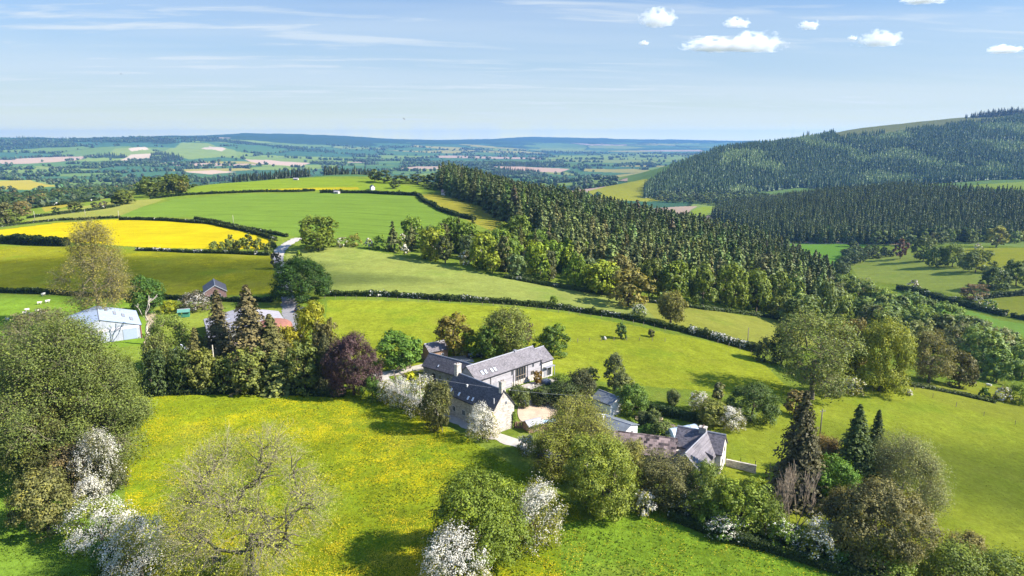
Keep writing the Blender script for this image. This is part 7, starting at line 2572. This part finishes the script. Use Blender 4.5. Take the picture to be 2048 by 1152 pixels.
SH, SL = sheep_mesh('sheep'), sheep_mesh('sheep_lying', True)
rs = random.Random(8)
for i, (u, v, ly) in enumerate(((87, 592, 0), (95, 606, 0), (79, 609, 0), (50, 629, 0), (55, 623, 0), (62, 630, 1), (76, 623, 1), (86, 626, 1), (77, 636, 1), (15, 642, 0), (76, 580, 0))):
    o = link('sheep', SL if ly else SH)
    p = ground(u, v)
    o.location = (p[0], p[1], p[2] - (0.33 if ly else 0.0))
    o.rotation_euler = (0, 0, rs.uniform(0, 6.28))
    s = rs.uniform(1.05, 1.25)
    o.scale = (s, s, s)
    tag(o, 'white sheep in the field left of the steel barn', 'sheep', 'sheep in the left field')
for u, v, lb, ly in ((1210, 679, 'white sheep in the shade of the small dark round tree', 1), (760, 594, 'lone white sheep below the long clipped hedge', 0), (1482, 628, 'left white sheep of two in the pasture under the plantation', 1),
                     (1491, 629, 'right white sheep of two in the pasture under the plantation', 1), (1978, 772, 'white sheep beyond the fence at the right frame edge', 1)):
    o = link('sheep', SL if ly else SH)
    p = ground(u, v)
    o.location = (p[0], p[1], p[2] - (0.36 if ly else 0.0))
    o.rotation_euler = (0, 0, rs.uniform(0, 6.28))
    o.scale = (1.2, 1.2, 1.2)
    tag(o, lb, 'sheep')
o = link('sheep', SH.copy())
o.data.materials[0] = simple_mat('black_wool', (0.02, 0.018, 0.016), 0.95, 0.2)
o.location = ground(3, 678)
tag(o, 'black sheep at the left frame edge', 'sheep')


# --- two birds
def bird(u, v, dist, s, label, roll):
    r = ray(u, v)
    p = np.array([0, 0, CAM_H]) + r / np.linalg.norm(r) * dist
    b = MB()
    b.tube([(-0.5, 0, 0), (-0.3, 0, 0.02), (0, 0, 0.03), (0.3, 0, 0.03), (0.45, 0, 0.02), (0.55, 0, 0)], [0.02, 0.07, 0.11, 0.09, 0.07, 0.015], 8)
    for sg in (-1, 1):
        b.prism([(0.22, sg * 0.05, 0.05), (-0.16, sg * 0.05, 0.05), (-0.12, sg * 0.5, 0.14), (-0.22, sg * 1.0, 0.10), (0.02, sg * 0.95, 0.12), (0.2, sg * 0.45, 0.16)], (0, 0, 0.02))
    b.prism([(-0.42, -0.04, 0), (-0.42, 0.04, 0), (-0.75, 0.12, 0), (-0.75, -0.12, 0)], (0, 0, 0.015))
    o = b.build('bird', simple_mat('dark_feather', (0.03, 0.028, 0.026), 0.8, 0.2), None)
    o.location = p
    o.scale = (s, s, s)
    o.rotation_euler = (roll, 0.2, 0.8)
    tag(o, label, 'bird')


bird(808, 238, 190, 0.55, 'dark bird flying low over the far hills', 0.5)
bird(242, 148, 190, 0.26, 'tiny dark bird high in the left of the sky', -0.4)


# ------------------------------------------------------------------ clouds: small fair-weather heaps, and two thin ones above whose shade lies on the fields
def cloud_mat(name, dens):
    if name in _MC:
        return _MC[name]
    m, n = new_mat(name)
    oc = n.add('ShaderNodeTexCoord').outputs['Object']
    bl = n.add('ShaderNodeVectorMath', {0: oc}, operation='LENGTH').outputs['Value']
    nz = n.math('SUBTRACT', n.noise(oc, 2.6, 6, 0.68), n.maprange(bl, 0.35, 1.15, -0.10, 0.16))
    d = n.math('MULTIPLY', n.maprange(nz, 0.44, 0.60, 0.0, 1.0), dens)
    v = n.add('ShaderNodeVolumePrincipled', {'Color': (0.98, 0.985, 1.0), 'Density': d, 'Anisotropy': 0.1})
    n.add('ShaderNodeOutputMaterial', {'Volume': v.outputs[0]})
    _MC[name] = m
    return m


def cumulus(u, v, wpx, hpx, dist, seed):
    r = ray(u, v)
    p = np.array([0, 0, CAM_H]) + r * dist
    px_ = dist / FOC
    W_, H_ = wpx * px_, hpx * px_
    rng = np.random.default_rng(seed)
    bm = bmesh.new()
    bmesh.ops.create_icosphere(bm, subdivisions=4, radius=1)
    L = [(rng.uniform(-0.75, 0.75), rng.uniform(-0.4, 0.4), rng.uniform(-0.1, 0.5), rng.uniform(0.32, 0.6)) for _ in range(14)]
    for q in bm.verts:
        d = q.co.normalized()
        rr = 0.42
        for x, y, z, s in L:
            c = Vector((x, y, z))
            b_ = d.dot(c)
            disc = b_ * b_ - (c.length_squared - s * s)
            if disc > 0:
                rr = max(rr, b_ + math.sqrt(disc))
        q.co = d * rr
        if q.co.z < -0.18:
            q.co.z = -0.18 + (q.co.z + 0.18) * 0.2
    me = bpy.data.meshes.new('cloud')
    bm.to_mesh(me)
    bm.free()
    me.materials.append(cloud_mat('cloud_%d' % round(W_), 2.4 / max(H_, 30)))
    o = link('cloud', me)
    o.location = p
    o.scale = (W_ / 1.95, W_ / 2.5, H_ / 1.0)
    tag(o, kind='structure')


for u, v, w_, h_, s in ((1316, 44, 78, 34, 1), (1474, 50, 56, 18, 2), (1430, 96, 125, 26, 3), (1505, 94, 120, 38, 4), (1762, 84, 84, 30, 5), (1618, 54, 40, 18, 6), (1852, 0, 100, 20, 7), (2010, 102, 70, 16, 8), (1705, 78, 20, 8, 9), (1288, 88, 22, 8, 10)):
    cumulus(u, v, w_, h_, 6500, s)


def shade_cloud(gx, gy, sx_, sy_, rz, tau, seed, L_=1000):
    g = Vector((gx, gy, 0)) + SUN * L_
    bm = bmesh.new()
    bmesh.ops.create_icosphere(bm, subdivisions=5, radius=1)
    for q in bm.verts:
        k = 1 + 0.55 * (fbm(np.array([q.co.x * 2.2 + seed]), np.array([q.co.y * 2.2 + q.co.z]), 3, seed)[0] - 0.5) * 2
        q.co.x *= k
        q.co.y *= k
    me = bpy.data.meshes.new('cloud')
    bm.to_mesh(me)
    bm.free()
    th = 16.0
    m, n = new_mat('thin_cloud_%d' % seed)
    v = n.add('ShaderNodeVolumePrincipled', {'Color': (0.98, 0.985, 1.0), 'Density': tau / (2 * th / math.sin(SUN_EL))})
    n.add('ShaderNodeOutputMaterial', {'Volume': v.outputs[0]})
    me.materials.append(m)
    o = link('cloud', me)
    o.location = g
    o.scale = (sx_, sy_, th)
    o.rotation_euler = (0, 0, rz)
    tag(o, kind='structure')


shade_cloud(-150, 268, 110, 38, -0.12, 1.5, 3)
shade_cloud(118, 118, 60, 22, -0.1, 0.95, 5)
# ------------------------------------------------------------------ grass and buttercups near the camera: uncountable
def grass_sheet():
    rng = np.random.default_rng(91)
    n = 230000
    u = rng.uniform(-60, 2110, n)
    v = rng.uniform(770, 1175, n)
    a = (u - 1024) / FOC
    b = (576 - v) / FOC
    d = np.stack([a, _c + b * _s, -_s + b * _c], 1)
    t = -CAM_H / d[:, 2]
    for _ in range(4):
        x, y = d[:, 0] * t, d[:, 1] * t
        t = (height(x, y) - CAM_H) / d[:, 2]
    x, y = d[:, 0] * t, d[:, 1] * t
    z = height(x, y)
    cl = fbm(x / 3.0, y / 3.0, 3, 12)
    clb = fbm(x / 14.0, y / 14.0, 3, 13)
    inm = in_poly(x, y, world_poly([f for f in FIELDS if f[0] == 'front meadow'][0][1]))
    inl = in_poly(x, y, world_poly([f for f in FIELDS if f[0] == 'lower meadow'][0][1]))
    inp = in_poly(x, y, world_poly([f for f in FIELDS if f[0] == 'left pasture'][0][1]))
    ins = in_poly(x, y, world_poly([f for f in FIELDS if f[0] == 'right slope'][0][1]))
    keep = (inm | inl | inp | (ins & (rng.uniform(size=n) < 0.10))) & (rng.uniform(size=n) < np.clip((cl - 0.3) * 2.4, 0.12, 1)) & (inm | ins | (rng.uniform(size=n) < 0.6))
    fl = np.where(inm, 0.9, np.where(inl, 0.20, 0.0))
    isf = keep & (rng.uniform(size=n) < fl * np.clip((clb - 0.42) * 4.5 + (cl - 0.5) * 1.6, 0, 0.92))
    g = keep & ~isf & (rng.uniform(size=n) < 0.45)
    P = np.stack([x, y, z], 1)
    # tufts: leaning blades, three triangles each
    k = int(g.sum())
    h = rng.uniform(0.08, 0.24, k) * np.where(ins[g], 0.6, 1.0)
    V, F_ = [], []
    for i in range(3):
        az = rng.uniform(0, 6.28, k)
        w_ = rng.uniform(0.05, 0.13, k)
        lean = rng.uniform(0.1, 0.75, k) * h
        c, s = np.cos(az), np.sin(az)
        la = rng.uniform(0, 6.28, k)
        p0 = P[g] + np.stack([-s * w_, c * w_, np.full(k, -0.02)], 1)
        p1 = P[g] + np.stack([s * w_, -c * w_, np.full(k, -0.02)], 1)
        p2 = P[g] + np.stack([np.cos(la) * lean, np.sin(la) * lean, h], 1)
        V.append(np.stack([p0, p1, p2], 1))
    V = np.stack(V, 1).reshape(-1, 3)
    tint = np.where(inm[g][:, None], (0.165, 0.205, 0.018), np.where(inl[g][:, None] | inp[g][:, None], (0.125, 0.20, 0.02), (0.18, 0.205, 0.022))) * rng.uniform(0.85, 1.3, (k, 1))
    me = np_mesh('meadow_grass', V, np.arange(len(V)).reshape(-1, 3), [leaf_mat('far_leaf')], {'var': np.clip(rng.normal(0.45, 0.18, k * 3), 0, 1)}, {'tint': np.repeat(tint, 9, 0)})
    tag(link('meadow_grass', me), kind='stuff')
    kf = int(isf.sum())
    Q = np.repeat(P[isf], 3, 0) + np.stack([rng.normal(0, 0.22, kf * 3), rng.normal(0, 0.22, kf * 3), rng.uniform(0.12, 0.34, kf * 3)], 1)
    v_, f_ = cards(Q, unit(np.stack([rng.normal(0, .45, kf * 3), rng.normal(0, .45, kf * 3), np.ones(kf * 3)], 1)), rng.uniform(0.028, 0.058, kf * 3), rng, 0.9)
    m, n_ = new_mat('buttercup_petals')
    n_.add('ShaderNodeOutputMaterial', {0: n_.add('ShaderNodeBsdfPrincipled', {'Base Color': (0.62, 0.46, 0.006), 'Roughness': 0.4, 'Specular IOR Level': 0.3}).outputs[0]})
    tag(link('buttercups', np_mesh('buttercups', v_, f_, [m])), kind='stuff')
    print('grass', k, 'flowers', kf)


grass_sheet()
